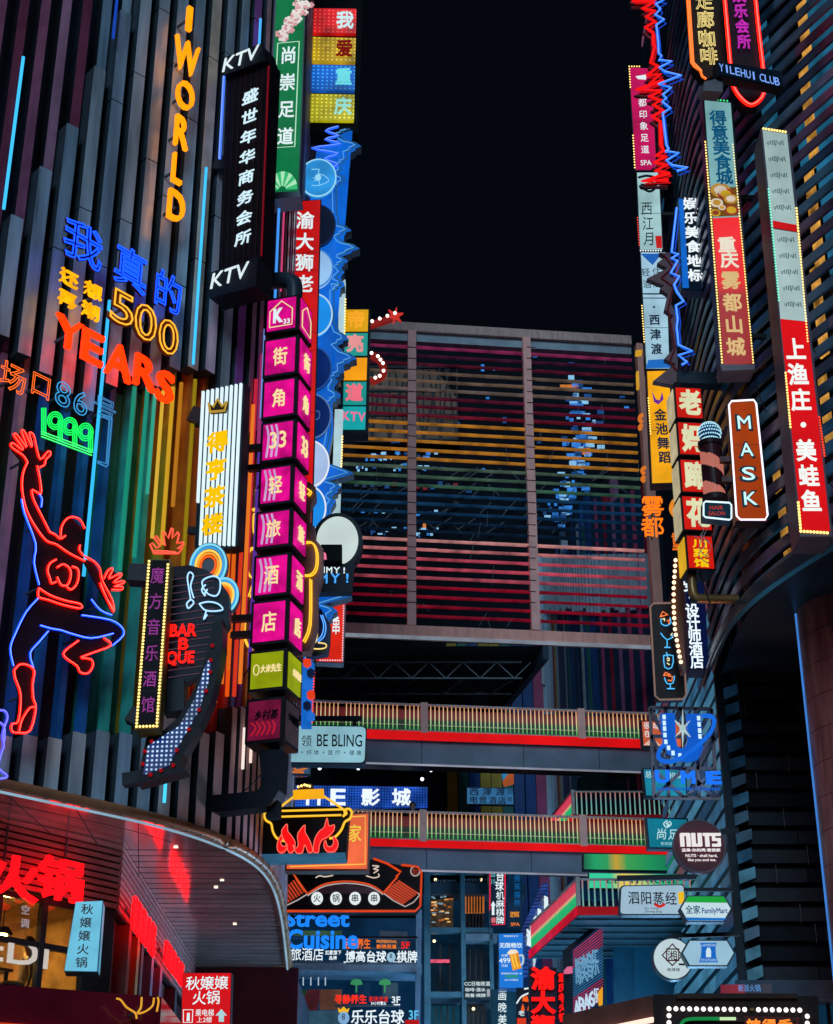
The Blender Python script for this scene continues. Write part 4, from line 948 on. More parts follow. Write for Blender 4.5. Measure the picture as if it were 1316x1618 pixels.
# barbecue bar sign: dark shield, rings, neon cook, arrow of LEDs
s = Sign('barbecue_bar_sign', 'dark rounded barbecue sign with red words, neon cook and coloured rings', 'sign', 255, 1080, 26.0, -4)
sh = [(256, 905), (275, 895), (300, 893), (325, 900), (345, 915), (362, 940), (362, 985), (352, 1000), (345, 1048), (320, 1065), (290, 1080), (262, 1078), (256, 1070)]
s.panel('shield', sh, 0, .22, df((.012, .016, .03), .4))
sl2 = MB()
for k in range(15):
    y = 915 + k * 11; a = s.uv(266, y + 2); b = s.uv(338, y - 8); sl2.bar((a[0], -.012, a[1]), (b[0], -.012, b[1]), .012)
s.part('line_trim', sl2, em((110, 80, 100), .5, .3))
for wd, x0, y0, x1, y1 in (('BAR', 270, 988, 312, 1008), ('B', 283, 1010, 299, 1029), ('QUE', 264, 1031, 308, 1054)):
    s.word('lettering', wd, x0, y0, x1, y1, em((255, 22, 12), 2.2, 0), y=-.07, mode='neon', r=.03, bold=.02)
Zb = lambda p: Z(0, 650, 3.988, p)
s.neon('cook_tube', [Zb([(1205, 1190), (1190, 1100), (1185, 1050), (1200, 1022), (1222, 1045), (1205, 1110), (1225, 1185)]), Zb([(1180, 1220), (1190, 1250), (1225, 1215), (1205, 1195), (1180, 1220)]), Zb([(1300, 1100), (1275, 1130), (1290, 1160), (1310, 1130)])] + [Z(200, 780, 3.237, p) for p in ([(395, 490), (390, 455), (420, 435), (455, 430), (480, 450), (480, 500), (460, 530), (420, 520), (395, 490)], [(375, 570), (420, 560), (470, 570), (495, 600), (440, 608), (400, 600), (375, 570)], [(410, 610), (398, 650), (415, 625)], [(400, 515), (405, 530), (390, 510)])], .014, em((150, 205, 245), 1.4, 0), -.06, 3)
for cx, cy, rx in ((325, 885, 33), (349, 933, 27)):
    c = s.uv(cx, cy); k = s.px(cx, cy)
    rb = MB().disc(c, rx * k * .95, rx * k * 1.22, .24, .34, 0); o = s.part('ring_board', rb, df((.02, .05, .09), .4))
    for j, col in enumerate(((120, 205, 235), (60, 150, 210), (255, 205, 90), (250, 150, 40), (235, 90, 25))):
        f = (.90 - j * .13) * rx * k; mb = MB().tube([(c[0] + f * .95 * math.cos(t), .22, c[1] + f * 1.22 * math.sin(t)) for t in [i * math.pi / 20 for i in range(40)]], .02, 6, 0, True); s.part('ring_tube', mb, em(col, 1.2, 0), o)
s.arm('bracket', (275, 1075), (275, 1125), .35, CASE, .12)

s = Sign('led_arrow_sign', 'black curved arrow sign filled with white LED dots pointing down at the canopy', 'sign', 220, 1235, 25.8, -6)
Za = lambda p: Z(200, 780, 3.237, p)
arrow = Za([(440, 660), (490, 640), (492, 780), (470, 900), (430, 1060), (370, 1190), (290, 1330), (270, 1380), (305, 1415), (52, 1485), (100, 1250), (150, 1215), (160, 1235), (270, 1140), (345, 1000), (395, 860), (425, 740)])
s.panel('arrow_board', arrow, 0, .35, df((.014, .014, .02), .4))
ar_led = Za([(425, 845), (436, 850), (420, 960), (370, 1110), (290, 1250), (215, 1395), (85, 1440), (110, 1290), (165, 1255), (270, 1190), (350, 1050), (400, 890)])
s.panel('led_field', ar_led, -.02, -.003, led_dots((190, 220, 255), (8, 34, 100), .075, .95, .27))
bl = MB()
for x, y in Za([(440, 780), (432, 855), (428, 915), (408, 1012), (372, 1108), (320, 1208), (258, 1315), (240, 1392), (178, 1418), (124, 1440), (84, 1385), (95, 1320), (130, 1270)]):
    u_, v_ = s.uv(x, y); bl.ball((u_, -.03, v_), .034)
s.part('red_bulb_trim', bl, em((150, 14, 24), .9, 0))
s.arm('bracket', (190, 1228), (228, 1222), .2, CASE, .2)

# striped tea house sign
s = Sign('tea_house_sign', 'tall sign of white light stripes with yellow characters and small crown', 'sign', 306, 865, 27.0, -22)
fr_ = [(318, 617), (385, 603), (374, 862), (360, 866), (306, 864)]
s.panel('casing', fr_, .03, .28, df((.01, .03, .045), .4))
for k in range(9):
    f0 = (k + .18) / 9; f1 = (k + .62) / 9; yb = 866 if k > 0 else 780
    top = lambda f: (318 + 67 * f, 619 - 14 * f); bo = lambda f: (306 + 67 * f, 862)
    q0, q1 = top(f0), top(f1); b0, b1 = bo(f0), bo(f1)
    if k == 0: t = .72; b0 = (q0[0] + (b0[0] - q0[0]) * t, q0[1] + (b0[1] - q0[1]) * t); b1 = (q1[0] + (b1[0] - q1[0]) * t, q1[1] + (b1[1] - q1[1]) * t)
    s.panel('light_stripe', [q0, q1, b1, b0], -.02, .027, em((222, 245, 252), 1.05, .06))
s.rows('lettering', '得享茶楼'.replace('享', '亨'), (346, 700), (338, 830), 32, 32, em((255, 200, 0), 1.0, .1, 4), y=-.07, th=.03, bold=.04)
s.neon('crown_outline', [[(335, 654), (333, 640), (340, 646), (347, 634), (354, 645), (361, 638), (358, 652), (335, 654)]], .025, em((200, 160, 60), .8, 0), -.08)
s.panel('crown_board', [(335, 656), (332, 640), (340, 646), (347, 633), (354, 645), (362, 638), (359, 654)], -.06, -.025, df((.03, .03, .02), .5))
s.arm('bracket', (290, 832), (312, 832), .12, CASE, .2); s.arm('bracket', (298, 650), (316, 655), .3, CASE, .2)

# black KTV pylon
s = Sign('business_club_pylon', 'tall black pylon with white glowing characters between two KTV headings', 'sign', 332, 470, 27.2, -30)
s.panel('heading_box', [(352, 92), (412, 69), (420, 95), (350, 120)], 0, .5, df((.008, .012, .02), .4))
s.panel('heading_box', [(334, 430), (407, 406), (404, 452), (331, 471)], 0, .5, df((.008, .012, .02), .4))
s.panel('back_board', [(352, 118), (421, 90), (406, 410), (338, 432)], .14, .5, df((.012, .010, .014), .45))
s.word('heading_lettering', 'KTV', 354, 84, 410, 104, WHITE, y=-.05, th=.02, bold=.0, shear=.15)
s.word('heading_lettering', 'KTV', 335, 425, 394, 448, WHITE, y=-.05, th=.02, bold=.0, shear=.15)
s.rows('lettering', '盛世年华商务会所', (390, 147), (378, 371), 25, 21, em((205, 235, 245), 1.1, .05), y=.1, th=.025, bold=.008, shear=.05)
s.neon('side_tube', [[(353, 120), (346, 250)]], .03, em((70, 120, 255), 1.2, 0), .02); s.neon('side_tube', [[(420, 100), (408, 400)]], .02, em((120, 10, 25), .8, 0), .1)
rb = MB()
for k in range(7): a = s.uv(357 + k * 9, 118 - k * 3.5); b = s.uv(343 + k * 9, 428 - k * 3.2); rb.bar((a[0], .13, a[1]), (b[0], .13, b[1]), .02)
s.part('rib_grille', rb, df((.03, .012, .015), .5)); s.arm('bracket', (330, 250), (350, 248), .3, CASE, .3)

# green foot bath sign
s = lightbox('green_banner_sign', 'tall green light box with white brush characters, blossom branch and fan', 'sign', [(436, -30), (484, -30), (473, 304), (420, 308)], 29.0, -4, em((14, 118, 68), .95, .3, .9), .42, df((.10, .13, .17), .4), 2)
s.neon('frame_line', [[(439, 70), (473, 67), (466, 233), (431, 235)]], .012, em((190, 235, 205), 1, 0), -.035, 0, True)
s.rows('lettering', '尚崇足道', (456, 88), (451, 216), 25, 27, WHITE, bold=.035)
bm_ = MB(); r_ = random.Random(8)
for k in range(46):
    t = k / 46; bx = 482 - 38 * t + r_.gauss(0, 4 * (1 - t) + 1.5); by = 2 + 62 * t + r_.gauss(0, 4)
    c = s.uv(bx, by); q = .035 + .03 * r_.random()
    for j in range(5): bm_.disc((c[0] + q * math.cos(j * 1.257), c[1] + q * math.sin(j * 1.257)), q * .7, q * .7, -.045 - .002 * r_.random(), -.03, r_.choice((0, 0, 1)), 7)
s.part('blossom_print', bm_, [em((235, 225, 220), .95, .1), em((225, 160, 165), .9, .1)])
s.neon('branch_print', [[(482, 8), (466, 30), (458, 45), (445, 64)], [(466, 30), (458, 22)]], .014, df((.05, .03, .03), .6), -.032, 4)
fan = MB(); c = s.uv(446, 301); k = s.px(446, 300)
for j in range(11):
    a0, a1 = math.pi * j / 11, math.pi * (j + 1) / 11; r0, r1 = 6 * k, 24 * k
    fan.poly([(c[0] + r0 * math.cos(a0), c[1] + r0 * 1.2 * math.sin(a0)), (c[0] + r1 * math.cos(a0), c[1] + r1 * 1.45 * math.sin(a0)), (c[0] + r1 * math.cos(a1), c[1] + r1 * 1.45 * math.sin(a1)), (c[0] + r0 * math.cos(a1), c[1] + r0 * 1.2 * math.sin(a1))], -.04, -.026, j % 2)
s.part('fan_print', fan, [em((60, 190, 120), .95, .1), em((175, 235, 190), .95, .1)])
s.panel('base_tray', [(418, 306), (474, 303), (475, 312), (420, 317)], -.03, .45, df((.16, .20, .25), .4))

# love-city LED boxes
s = Sign('led_box_stack', 'column of red, yellow and blue LED boxes each with one character', 'sign', 482, 197, 35, 2)
s.panel('casing', [(480, -20), (575, -20), (566, 210), (476, 205)], .02, .6, df((.006, .008, .012), .5))
for q, c, d_, ch, tc in (([(490, 17), (563, 18), (562, 57), (488, 56)], (205, 14, 20), (255, 80, 70), '我', (200, 235, 240)), ([(488, 62), (562, 64), (561, 102), (486, 101)], (185, 150, 12), (255, 225, 60), '爱', (120, 12, 14)), ([(485, 106), (561, 107), (560, 147), (484, 146)], (15, 90, 190), (60, 165, 250), '重', (110, 220, 230)), ([(484, 152), (560, 153), (559, 194), (482, 193)], (165, 158, 14), (240, 235, 70), '庆', (150, 225, 215))):
    o = s.panel('led_box', q, -.1, .015, led_dots(d_, c, .12, .95, .22))
    s.rows('character', ch, (q[1][0] - 18, (q[0][1] + q[3][1]) / 2), (q[1][0] - 18, (q[0][1] + q[3][1]) / 2), 27, 27, em(tc, 1.0, .1), y=-.16, th=.05, bold=.02 if ch != '重' else .005, parent=o)
s.arm('bracket', (470, 60), (486, 60), .25, CASE, .3)

# spiky blue pylon with record discs
s = Sign('record_pylon', 'tall cut-out blue board with spiky edges carrying a column of round discs', 'sign', 500, 1060, 33.8, 0)
Zt = lambda p: Z(480, 190, 5.994, p)
right = Zt([(460, 95), (350, 135), (395, 190), (545, 245), (430, 310), (440, 375), (365, 420), (385, 480), (340, 500), (410, 580), (330, 630), (335, 905), (355, 945), (345, 990), (450, 1045), (340, 1105), (370, 1150), (530, 1215), (370, 1285), (412, 1345), (340, 1390), (385, 1440), (335, 1490), (380, 1560), (330, 1610)])
right += Z(480, 440, 6.225, [(330, 60), (405, 75), (320, 130), (320, 440), (345, 500), (435, 600), (330, 660), (370, 700), (520, 790), (390, 850), (395, 920), (310, 980), (340, 1010), (300, 1070), (360, 1170), (280, 1220), (290, 1500)])
right += Z(380, 740, 5.056, [(690, -40), (905, 40), (710, 100), (805, 150), (740, 210), (750, 280), (720, 320), (740, 900), (890, 1020), (670, 1085), (775, 1140), (690, 1220), (600, 1290), (590, 1480)]) + [(492, 1060), (490, 1140)]
jag = []
for (x0, y0), (x1, y1) in zip(right, right[1:]):              # finer teeth between the big spikes
    jag.append((x0, y0)); L_ = math.hypot(x1 - x0, y1 - y0)
    if 12 < L_ < 40 and y1 > y0:
        for t_ in (.35, .65): o_ = -3 if t_ < .5 else 3; jag.append((x0 + (x1 - x0) * t_ + o_, y0 + (y1 - y0) * t_))
right = jag + [right[-1]]
left = [(478, 1140), (482, 1000), (484, 800), (487, 500), (489, 270), (512, 262), (533, 252), (515, 244), (536, 234), (514, 224), (494, 238)]
left = [(478, 1140), (480, 1000), (484, 800), (488, 500), (490, 300), (500, 240)]
s.panel('cutout_board', right + left, 0, .3, em((16, 100, 210), 1.0, .4, .9), mside=df((.10, .13, .17), .4))
s.neon('outline_tube', [[(x - 4, y - 1) for x, y in right]], .018, em((40, 95, 140), .8, 0), -.03)
s.neon('outline_line', [[(x - 10, y) for x, y in right]], .014, em((90, 165, 235), .9, 0), -.05)
s.neon('pulse_tube', [Zt([(330, 90), (210, 130), (330, 175), (205, 210), (350, 255), (80, 295), (325, 345), (200, 395), (320, 445), (270, 480)])], .035, em((30, 90, 255), 1.3, 0), -.12, 3)
def disc_sign(cx, cy, rx, ry, m, rim, y=-.16, icon=None):
    c = s.uv(cx, cy); k = s.px(cx, cy); kv = abs(s.uv(cx, cy + 1)[1] - s.uv(cx, cy)[1])
    o = s.part('record_disc', MB().disc(c, rx * k, ry * kv, y, y + .1, 0, 48), m)
    s.part('disc_rim', MB().tube([(c[0] + rx * k * math.cos(t), y, c[1] + ry * kv * math.sin(t)) for t in [i * math.pi / 24 for i in range(48)]], .02, 6, 0, True), rim, o)
    s.part('disc_hub', MB().disc(c, rx * k * .17, ry * kv * .17, y - .02, y - .002, 0, 20), rim, o)
    if icon: s.neon('icon_line', icon, .009, rim, y - .03, 3, False, o)
DB = em((45, 150, 225), .95, .25, 2.5)
disc_sign(503, 287, 28, 29, DB, em((150, 215, 245), 1, 0), icon=[Zt([(75, 510), (150, 510), (140, 545), (200, 570), (238, 620), (150, 660), (80, 660)]), Zt([(150, 545), (145, 600), (155, 655)]), Zt([(90, 590), (130, 600), (100, 620)])])
disc_sign(502, 362, 28, 32, em((8, 18, 45), .8, .3), em((20, 45, 95), .8, 0)); disc_sign(497, 430, 29, 30, em((150, 195, 240), .95, .2), em((70, 140, 225), .9, 0)); disc_sign(496, 503, 29, 33, em((30, 145, 240), .95, .15), em((190, 225, 245), .9, 0))
disc_sign(494, 588, 30, 34, em((8, 40, 110), .8, .25), em((40, 85, 160), .8, 0)); disc_sign(492, 663, 31, 35, em((8, 38, 105), .8, .25), em((90, 130, 190), .8, 0), icon=[Z(480, 440, 6.225, [(100, 1340), (155, 1350), (155, 1410), (110, 1430)])])
disc_sign(490, 738, 30, 36, em((170, 195, 235), .95, .15), em((235, 240, 250), .95, 0)); disc_sign(485, 808, 30, 36, em((30, 140, 235), .95, .15), em((235, 240, 250), .95, 0))
s.panel('white_panel', [(533, 430), (545, 430), (543, 530), (534, 530)], .32, .5, em((185, 220, 230), .85, .2)); s.panel('white_panel', [(528, 636), (541, 636), (536, 800), (522, 800)], .32, .5, em((185, 220, 230), .85, .2))
s.dots('bulb_trim', [(545, 462), (543, 530)], 4.4, .022, WARMB, .3); s.dots('bulb_trim', [(540, 680), (538, 740)], 4.4, .022, WARMB, .3)
s.panel('lower_board', [(478, 1050), (497, 1050), (492, 1150), (476, 1150)], -.1, .1, em((25, 110, 215), .8, .3, 1)); s.dots('red_bulb_trim', [(497, 1065), (493, 1148)], 4.5, .022, em((255, 60, 40), 1.2, 0), -.1)
for i in range(6): s.panel('hexagon_tile', [(486 + 7 * math.cos(a + .5) + (i % 2) * 6, 1052 + i * 17 + 7 * math.sin(a + .5)) for a in [j * math.pi / 3 for j in range(6)]], -.24, -.12, em(((255, 70, 30), (20, 30, 60), (40, 120, 230))[i % 3], .8, .1))

# red sign behind the cubes
s = lightbox('red_banner_sign', 'long red vertical light box with white characters behind the pink cube stack', 'sign', [(460, 318), (508, 315), (489, 1010), (440, 1010)], 31.6, 3, em((215, 18, 18), .95, .3, .7), .35, CASE, 2)
s.rows('lettering', '渝大狮老', (482, 349), (481, 449), 28, 27, WHITE, bold=.04)

# pink cube stack on a bracketed pole: each cube a part
cs = Sign('cube_lamp_stack', 'stack of glowing pink hotel cubes on a black pole with hooked brackets', 'sign', 460, 1180, 27.6, -17)
chars = ['K', '街', '角', '33', '轻', '旅', '酒', '店', '大米', '乡村']
L0 = [(424, 477), (421, 541), (419, 606), (417, 672), (414, 744), (409, 814), (406, 884), (402, 957), (398, 1036), (394, 1110)]
Rr = [(468, 469), (467, 533), (465, 599), (463, 666), (459, 736), (457, 806), (454, 876), (451, 948), (448, 1027), (444, 1105)]
Bb = [517, 586, 652, 721, 790, 858, 935, 1010, 1084, 1166]
GOLD = em((250, 225, 160), 1.0, .05); BLK = df((.014, .014, .02), .4)
for i in range(10):
    a = cs.uv(*L0[i]); b = cs.uv(*Rr[i]); zt_ = (a[1] + b[1]) / 2; zb_ = cs.uv(Rr[i][0] - 1, Bb[i])[1]; w_ = b[0] - a[0]; g_ = .055
    top, bot = zt_ + g_, zb_ - g_; cm = MB().box(a[0] - g_, b[0] + g_ * 1.3, .0, w_ + g_ * 2.3, bot, top)
    cube = cs.part('cube', cm, BLK)
    if i < 8: m = em((225, 10, 140), 1.0, .6, 2.2)
    elif i == 8: m = em((150, 165, 14), .9, .3, 2)
    else: m = em((120, 22, 60), .75, .45, 3)
    m2 = m if i < 9 else em((62, 50, 60), .7, .3, 2)
    cs.part('face_panel', MB().box(a[0], b[0], -.02, -.002, zb_, zt_), m, cube)
    xs = b[0] + g_ * 1.3; cs.part('face_panel', MB().box(xs + .002, xs + .02, g_, w_ + g_, zb_, zt_), m2, cube)
    hh = zt_ - zb_; lt = MB(); lt2 = MB()
    def side(t, u0, v0, u1, v1, bold=.0, mb=None):
        tmp = MB(); put_text(tmp, t, u0, v0, u1, v1, 0, .03, bold, 'fill', 0); mb.add([(xs + .05 - (p[1]), g_ + p[0], p[2]) for p in tmp.v], tmp.f)
    if i == 0:
        for ox in (0,):
            h_ = [(.1, .1), (.1, .62), (.5, .92), (.9, .62), (.9, .1)]
            lt.tube([(a[0] + w_ * x, -.03, zb_ + hh * y) for x, y in h_], .012, 6, 0, True); lt.tube([(xs + .03, g_ + w_ * x, zb_ + hh * y) for x, y in h_], .012, 6, 0, True)
        put_text(lt2, 'K', a[0] + w_ * .25, zb_ + hh * .25, a[0] + w_ * .52, zb_ + hh * .66, -.05, .03, .06, 'fill', 0); put_text(lt2, '33', a[0] + w_ * .6, zb_ + hh * .15, a[0] + w_ * .82, zb_ + hh * .3, -.04, .02, 0, 'fill', 0)
        cs.part('logo_lettering', lt2, WHITE, cube)
    elif i < 8:
        t = chars[i]; p_ = (.25, .28, .8, .74) if t == '33' else (.28, .22, .76, .76)
        put_text(lt, t, a[0] + w_ * p_[0], zb_ + hh * p_[1], a[0] + w_ * p_[2], zb_ + hh * p_[3], -.05, .03, -.004, 'fill', 0); side(t, w_ * .3, zb_ + hh * .24, w_ * .78, zb_ + hh * .74, -.004, lt)
    elif i == 8:
        put_text(lt, '大米先生', a[0] + w_ * .32, zb_ + hh * .42, a[0] + w_ * .97, zb_ + hh * .64, -.05, .03, .01, 'fill', 0, 0, 0, False); side('大米先生', w_ * .3, zb_ + hh * .42, w_ * .95, zb_ + hh * .62, .0, lt)
        lt.tube([(a[0] + w_ * (.18 + .09 * math.cos(t)), -.03, zb_ + hh * (.52 + .15 * math.sin(t))) for t in [j * .5236 for j in range(12)]], .01, 6, 0, True)
    else:
        put_text(lt, '乡村基', a[0] + w_ * .2, zb_ + hh * .5, a[0] + w_ * .95, zb_ + hh * .74, -.05, .03, .01, 'fill', 0, 0, .15, False); side('乡村基', w_ * .1, zb_ + hh * .5, w_ * .9, zb_ + hh * .72, .0, lt)
    cs.part('lettering', lt, GOLD if i < 9 else df((.01, .01, .012), .5), cube)
    if 3 <= i < 7:
        wv2 = MB()
        for j in range(3): x = .1 + j * .16; wv2.tube(smooth([(a[0] + w_ * (x + .02), -.025, zt_ - hh * .05), (a[0] + w_ * (x + .1), -.025, zb_ + hh * .6), (a[0] + w_ * (x + .05), -.025, zb_ + hh * .05)], 4), .022, 6)
        cs.part('white_stripe_print', wv2, em((215, 175, 225), .85, .2), cube)
    if i == 9:
        pr = MB()
        for j in range(5): pr.tube(smooth([(a[0] + w_ * (.1 + .17 * j), -.025, zb_ + hh * .1), (a[0] + w_ * (.25 + .15 * j), -.025, zb_ + hh * .3), (a[0] + w_ * (.1 + .17 * j), -.025, zb_ + hh * .45)], 4), .018)
        cs.part('red_swirl_print', pr, em((200, 30, 55), .8, .2), cube)
a = cs.uv(446, 480); b = cs.uv(425, 1185); cw = .58
cs.part('pole', MB().box((a[0] + b[0]) / 2 - .08, (a[0] + b[0]) / 2 + .12, .3, .5, b[1] - 1.1, a[1] + .6), BLK)
p1 = cs.uv(440, 432); p2 = cs.uv(398, 440); zt_ = cs.uv(440, 420)[1]
cs.part('hook_bracket', MB().tube(smooth([(cs.uv(447, 478)[0] + .1, .3, cs.uv(447, 478)[1]), (cs.uv(448, 452)[0] + .1, .3, cs.uv(448, 440)[1]), (cs.uv(438, 432)[0], .3, cs.uv(438, 430)[1]), (cs.uv(395, 436)[0], .3, cs.uv(395, 436)[1])], 5), .17, 8), df((.03, .05, .075), .4))
cs.part('hook_bracket', MB().poly(cs.pts([(404, 1180), (440, 1180), (436, 1245), (420, 1270), (336, 1280), (310, 1272), (310, 1258), (335, 1252), (400, 1246), (408, 1236)]), .15, .5), df((.012, .016, .024), .4))
for yy in (694, 726, 966, 992): cs.arm('wall_bracket', (380 if yy < 800 else 352, yy), (415 if yy < 800 else 400, yy - 3), .12, BLK, .4)

# cloud board with yellow tubes behind the cubes
s = Sign('cloud_outline_sign', 'brown cloud shaped board edged with double yellow neon behind the pink cubes', 'sign', 440, 1030, 29.8, 0)
Zc = lambda p: Z(380, 740, 5.056, p)
cloud = Zc([(130, 130), (95, 190), (100, 270), (70, 300), (50, 420), (45, 560), (10, 650), (5, 800), (40, 900), (25, 1010), (60, 1100), (5, 1180), (5, 1350), (40, 1450), (130, 1470), (560, 1460), (620, 1240), (620, 980), (660, 850), (660, 640), (600, 570), (595, 470), (555, 430), (560, 290), (605, 220), (600, 150), (550, 110), (400, 100)])
s.panel('cloud_board', [(p.x, p.y) for p in [Vector((a, b)) for a, b in cloud]], 0, .3, df((.30, .15, .15), .45, 0, .35, 1.2))
YT = em((255, 190, 30), 1.25, 0)
for g_ in ([(30, 1170), (25, 1330), (60, 1430), (110, 1440)], [(500, 600), (570, 600), (605, 680), (600, 800), (560, 855), (500, 860)], [(555, 890), (550, 1250), (500, 1390)], [(110, 640), (55, 670), (45, 800), (75, 870), (120, 890)], [(130, 380), (105, 380), (105, 520), (130, 520)], [(85, 340), (130, 325)], [(95, 940), (65, 1030)], [(530, 170), (555, 190), (535, 220)], [(125, 190), (150, 170), (140, 230)]):
    s.neon('yellow_tube', [Zc(g_), Zc([(x + 14, y + 10) for x, y in g_])], .016, YT, -.05, 3)
s.arm('bracket', (384, 1000), (360, 1000), .15, CASE, .15)

# white disc sign with YUMMY
s = Sign('round_white_sign', 'white round light with thick black rim above glowing blue letters', 'sign', 535, 930, 32.6, 0)
c = s.uv(533, 855); k = s.px(533, 855); kv = abs(s.uv(533, 856)[1] - c[1])
s.part('disc_rim', MB().disc(c, 40 * k, 45 * kv, 0, .35, 0, 56), df((.012, .02, .03), .4)); s.part('disc_face', MB().disc(c, 33 * k, 38 * kv, -.04, -.004, 0, 48), em((205, 222, 218), .95, .15, 1.2))
s.panel('black_box', [(508, 868), (541, 868), (541, 893), (506, 893)], -.25, -.05, df((.01, .012, .015), .4)); s.panel('pink_shape', [(506, 880), (510, 879), (516, 883), (517, 892), (506, 892)], -.28, -.255, em((250, 120, 160), 1, .1))
s.panel('text_board', [(490, 893), (560, 893), (556, 936), (490, 938)], -.08, .2, df((.008, .014, .03), .4))
s.rows('lettering', 'UMMY!', (497, 903), (544, 904), 9, 9, WHITE, y=-.11, th=.03, bold=.02); s.rows('blue_lettering', 'MY!', (511, 918), (549, 917), 13, 14, em((70, 165, 250), 1.1, 0), y=-.14, th=.03, bold=.02)

# small red box with bulbs and the cup sign beside it
s = lightbox('red_box_sign', 'small red light box with white marks hanging under the spiky blue board', 'sign', [(500, 955), (546, 953), (542, 1048), (498, 1046)], 36, 0, em((225, 40, 22), .95, .25, 1.2), .3, df((.22, .24, .27), .4), 1.5)
s.rows('lettering', '串', (531, 990), (531, 990), 13, 26, WHITE, bold=.02); s.panel('white_mark', [(523, 976), (532, 972), (536, 978), (527, 983)], -.04, -.026, WHITE)
s.dots('bulb_trim', [(543, 958), (541, 1044), (502, 1044)], 4, .02, em((235, 180, 190), 1.2, 0), -.03)
s = Sign('coffee_cup_sign', 'dark blue neon cut-out of a cup on a saucer beside the cube stack', 'sign', 490, 1035, 31.2, 0)
s.panel('cup_board', Zc([(560, 1130), (640, 1120), (690, 1200), (720, 1260), (715, 1380), (700, 1480), (600, 1500), (520, 1490), (540, 1440)]), 0, .2, df((.012, .03, .10), .4))
s.neon('blue_tube', [Zc([(640, 1180), (665, 1260), (650, 1340), (610, 1385)]), Zc([(655, 1180), (682, 1265), (668, 1350), (620, 1395)])], .013, em((60, 150, 255), 1.3, 0), -.05, 4); s.neon('yellow_tube', [Zc([(620, 1250), (605, 1390), (560, 1410), (550, 1440), (620, 1450), (680, 1440), (680, 1410), (620, 1400)])], .014, em((240, 205, 110), 1.2, 0), -.05, 3)

# teal and orange box column with star wand
s = Sign('karaoke_box_column', 'column of orange and teal light boxes with pink characters ending in KTV', 'sign', 538, 682, 41, 2)
qs = [[(545, 490), (583, 490), (582, 525), (544, 525)], [(543, 527), (582, 527), (581, 563), (543, 563)], [(542, 566), (581, 566), (580, 602), (542, 602)], [(542, 604), (580, 604), (579, 641), (541, 641)], [(541, 643), (579, 643), (578, 680), (540, 680)]]
s.panel('casing', [(541, 487), (586, 487), (582, 684), (537, 684)], 0, .5, CASE)
for q, c, ch, tc in zip(qs, ((225, 165, 20), (40, 160, 150), (250, 160, 10), (25, 150, 145), (20, 165, 170)), ('帝', '亮', '', '道', 'KTV'), ((250, 170, 40), (235, 150, 150), None, (240, 110, 130), (235, 110, 150))):
    o = s.panel('light_box', shrink(q, 1), -.06, -.003, em(c, .95, .2, 1.5)); cx = (q[0][0] + q[2][0]) / 2; cy = (q[0][1] + q[2][1]) / 2
    if len(ch) == 1: s.rows('character', ch, (cx - 1, cy), (cx - 1, cy), 26, 27, em(tc, 1.0, .1), y=-.12, th=.05, bold=.045, parent=o)
    elif ch: s.rows('character', ch, (cx - 13, cy - 2), (cx + 12, cy), 10, 13, em(tc, 1.0, .1), y=-.12, th=.05, bold=.03, parent=o)
st_ = [(622, 495)]; pts_ = []
for j in range(12): a = j * math.pi / 6 - .3; r_ = 14 if j % 2 == 0 else 5; pts_.append((624 + r_ * math.cos(a), 495 + r_ * math.sin(a)))
s.panel('star', pts_, .1, .2, em((215, 50, 40), .9, .2)); s.arm('wand', (584, 509), (618, 498), .16, em((150, 30, 28), .7, .2), .2); s.dots('bulb_trim', [(588, 507), (624, 494), (625, 494)], 12.5, .05, WHITEB, .02)
arcp = [(587, 556), (597, 561), (605, 572), (606, 584), (600, 592), (586, 598)]
s.neon('curved_arm', [arcp], .11, em((150, 36, 30), .7, .2), .2, 5); s.dots('bulb_trim', arcp, 9, .05, WHITEB, .06)

# lower signs on the left
s = lightbox('beauty_clinic_sign', 'pale blue rounded light box with dark capitals hung below the upper footbridge', 'sign', [(446, 1145), (580, 1147), (578, 1207), (444, 1206)], 37, 2, em((140, 190, 205), .92, .25, 1.0), .35, df((.02, .035, .05), .4), 2, rnd_=8)
s.word('lettering', 'BE BLING', 501, 1161, 572, 1180, df((.01, .03, .05), .5), bold=.012); s.rows('lettering', '领', (484, 1171), (484, 1171), 17, 19, df((.01, .03, .05), .5), bold=0)
s.rows('lettering', '美颜·纤体·医疗·健康', (455, 1189), (567, 1190), 8, 8, df((.02, .08, .12), .5)); s.arm('bracket', (455, 1132), (572, 1132), .1, CASE, .15); s.arm('bracket', (470, 1132), (470, 1146), .08, CASE, .15); s.arm('bracket', (560, 1132), (560, 1147), .08, CASE, .15)
s = lightbox('poster_panel', 'small mixed colour poster panel under the pale blue rounded light box', 'poster', [(447, 1209), (492, 1211), (491, 1224), (447, 1223)], 38, 2, em((55, 85, 110), .8, .6, 6), .1, CASE, 1)
s.neon('print_line', [[(452, 1216), (462, 1212), (470, 1218), (486, 1213)], [(455, 1220), (480, 1221)]], .03, em((220, 120, 60), .8, .2), -.03, 3)

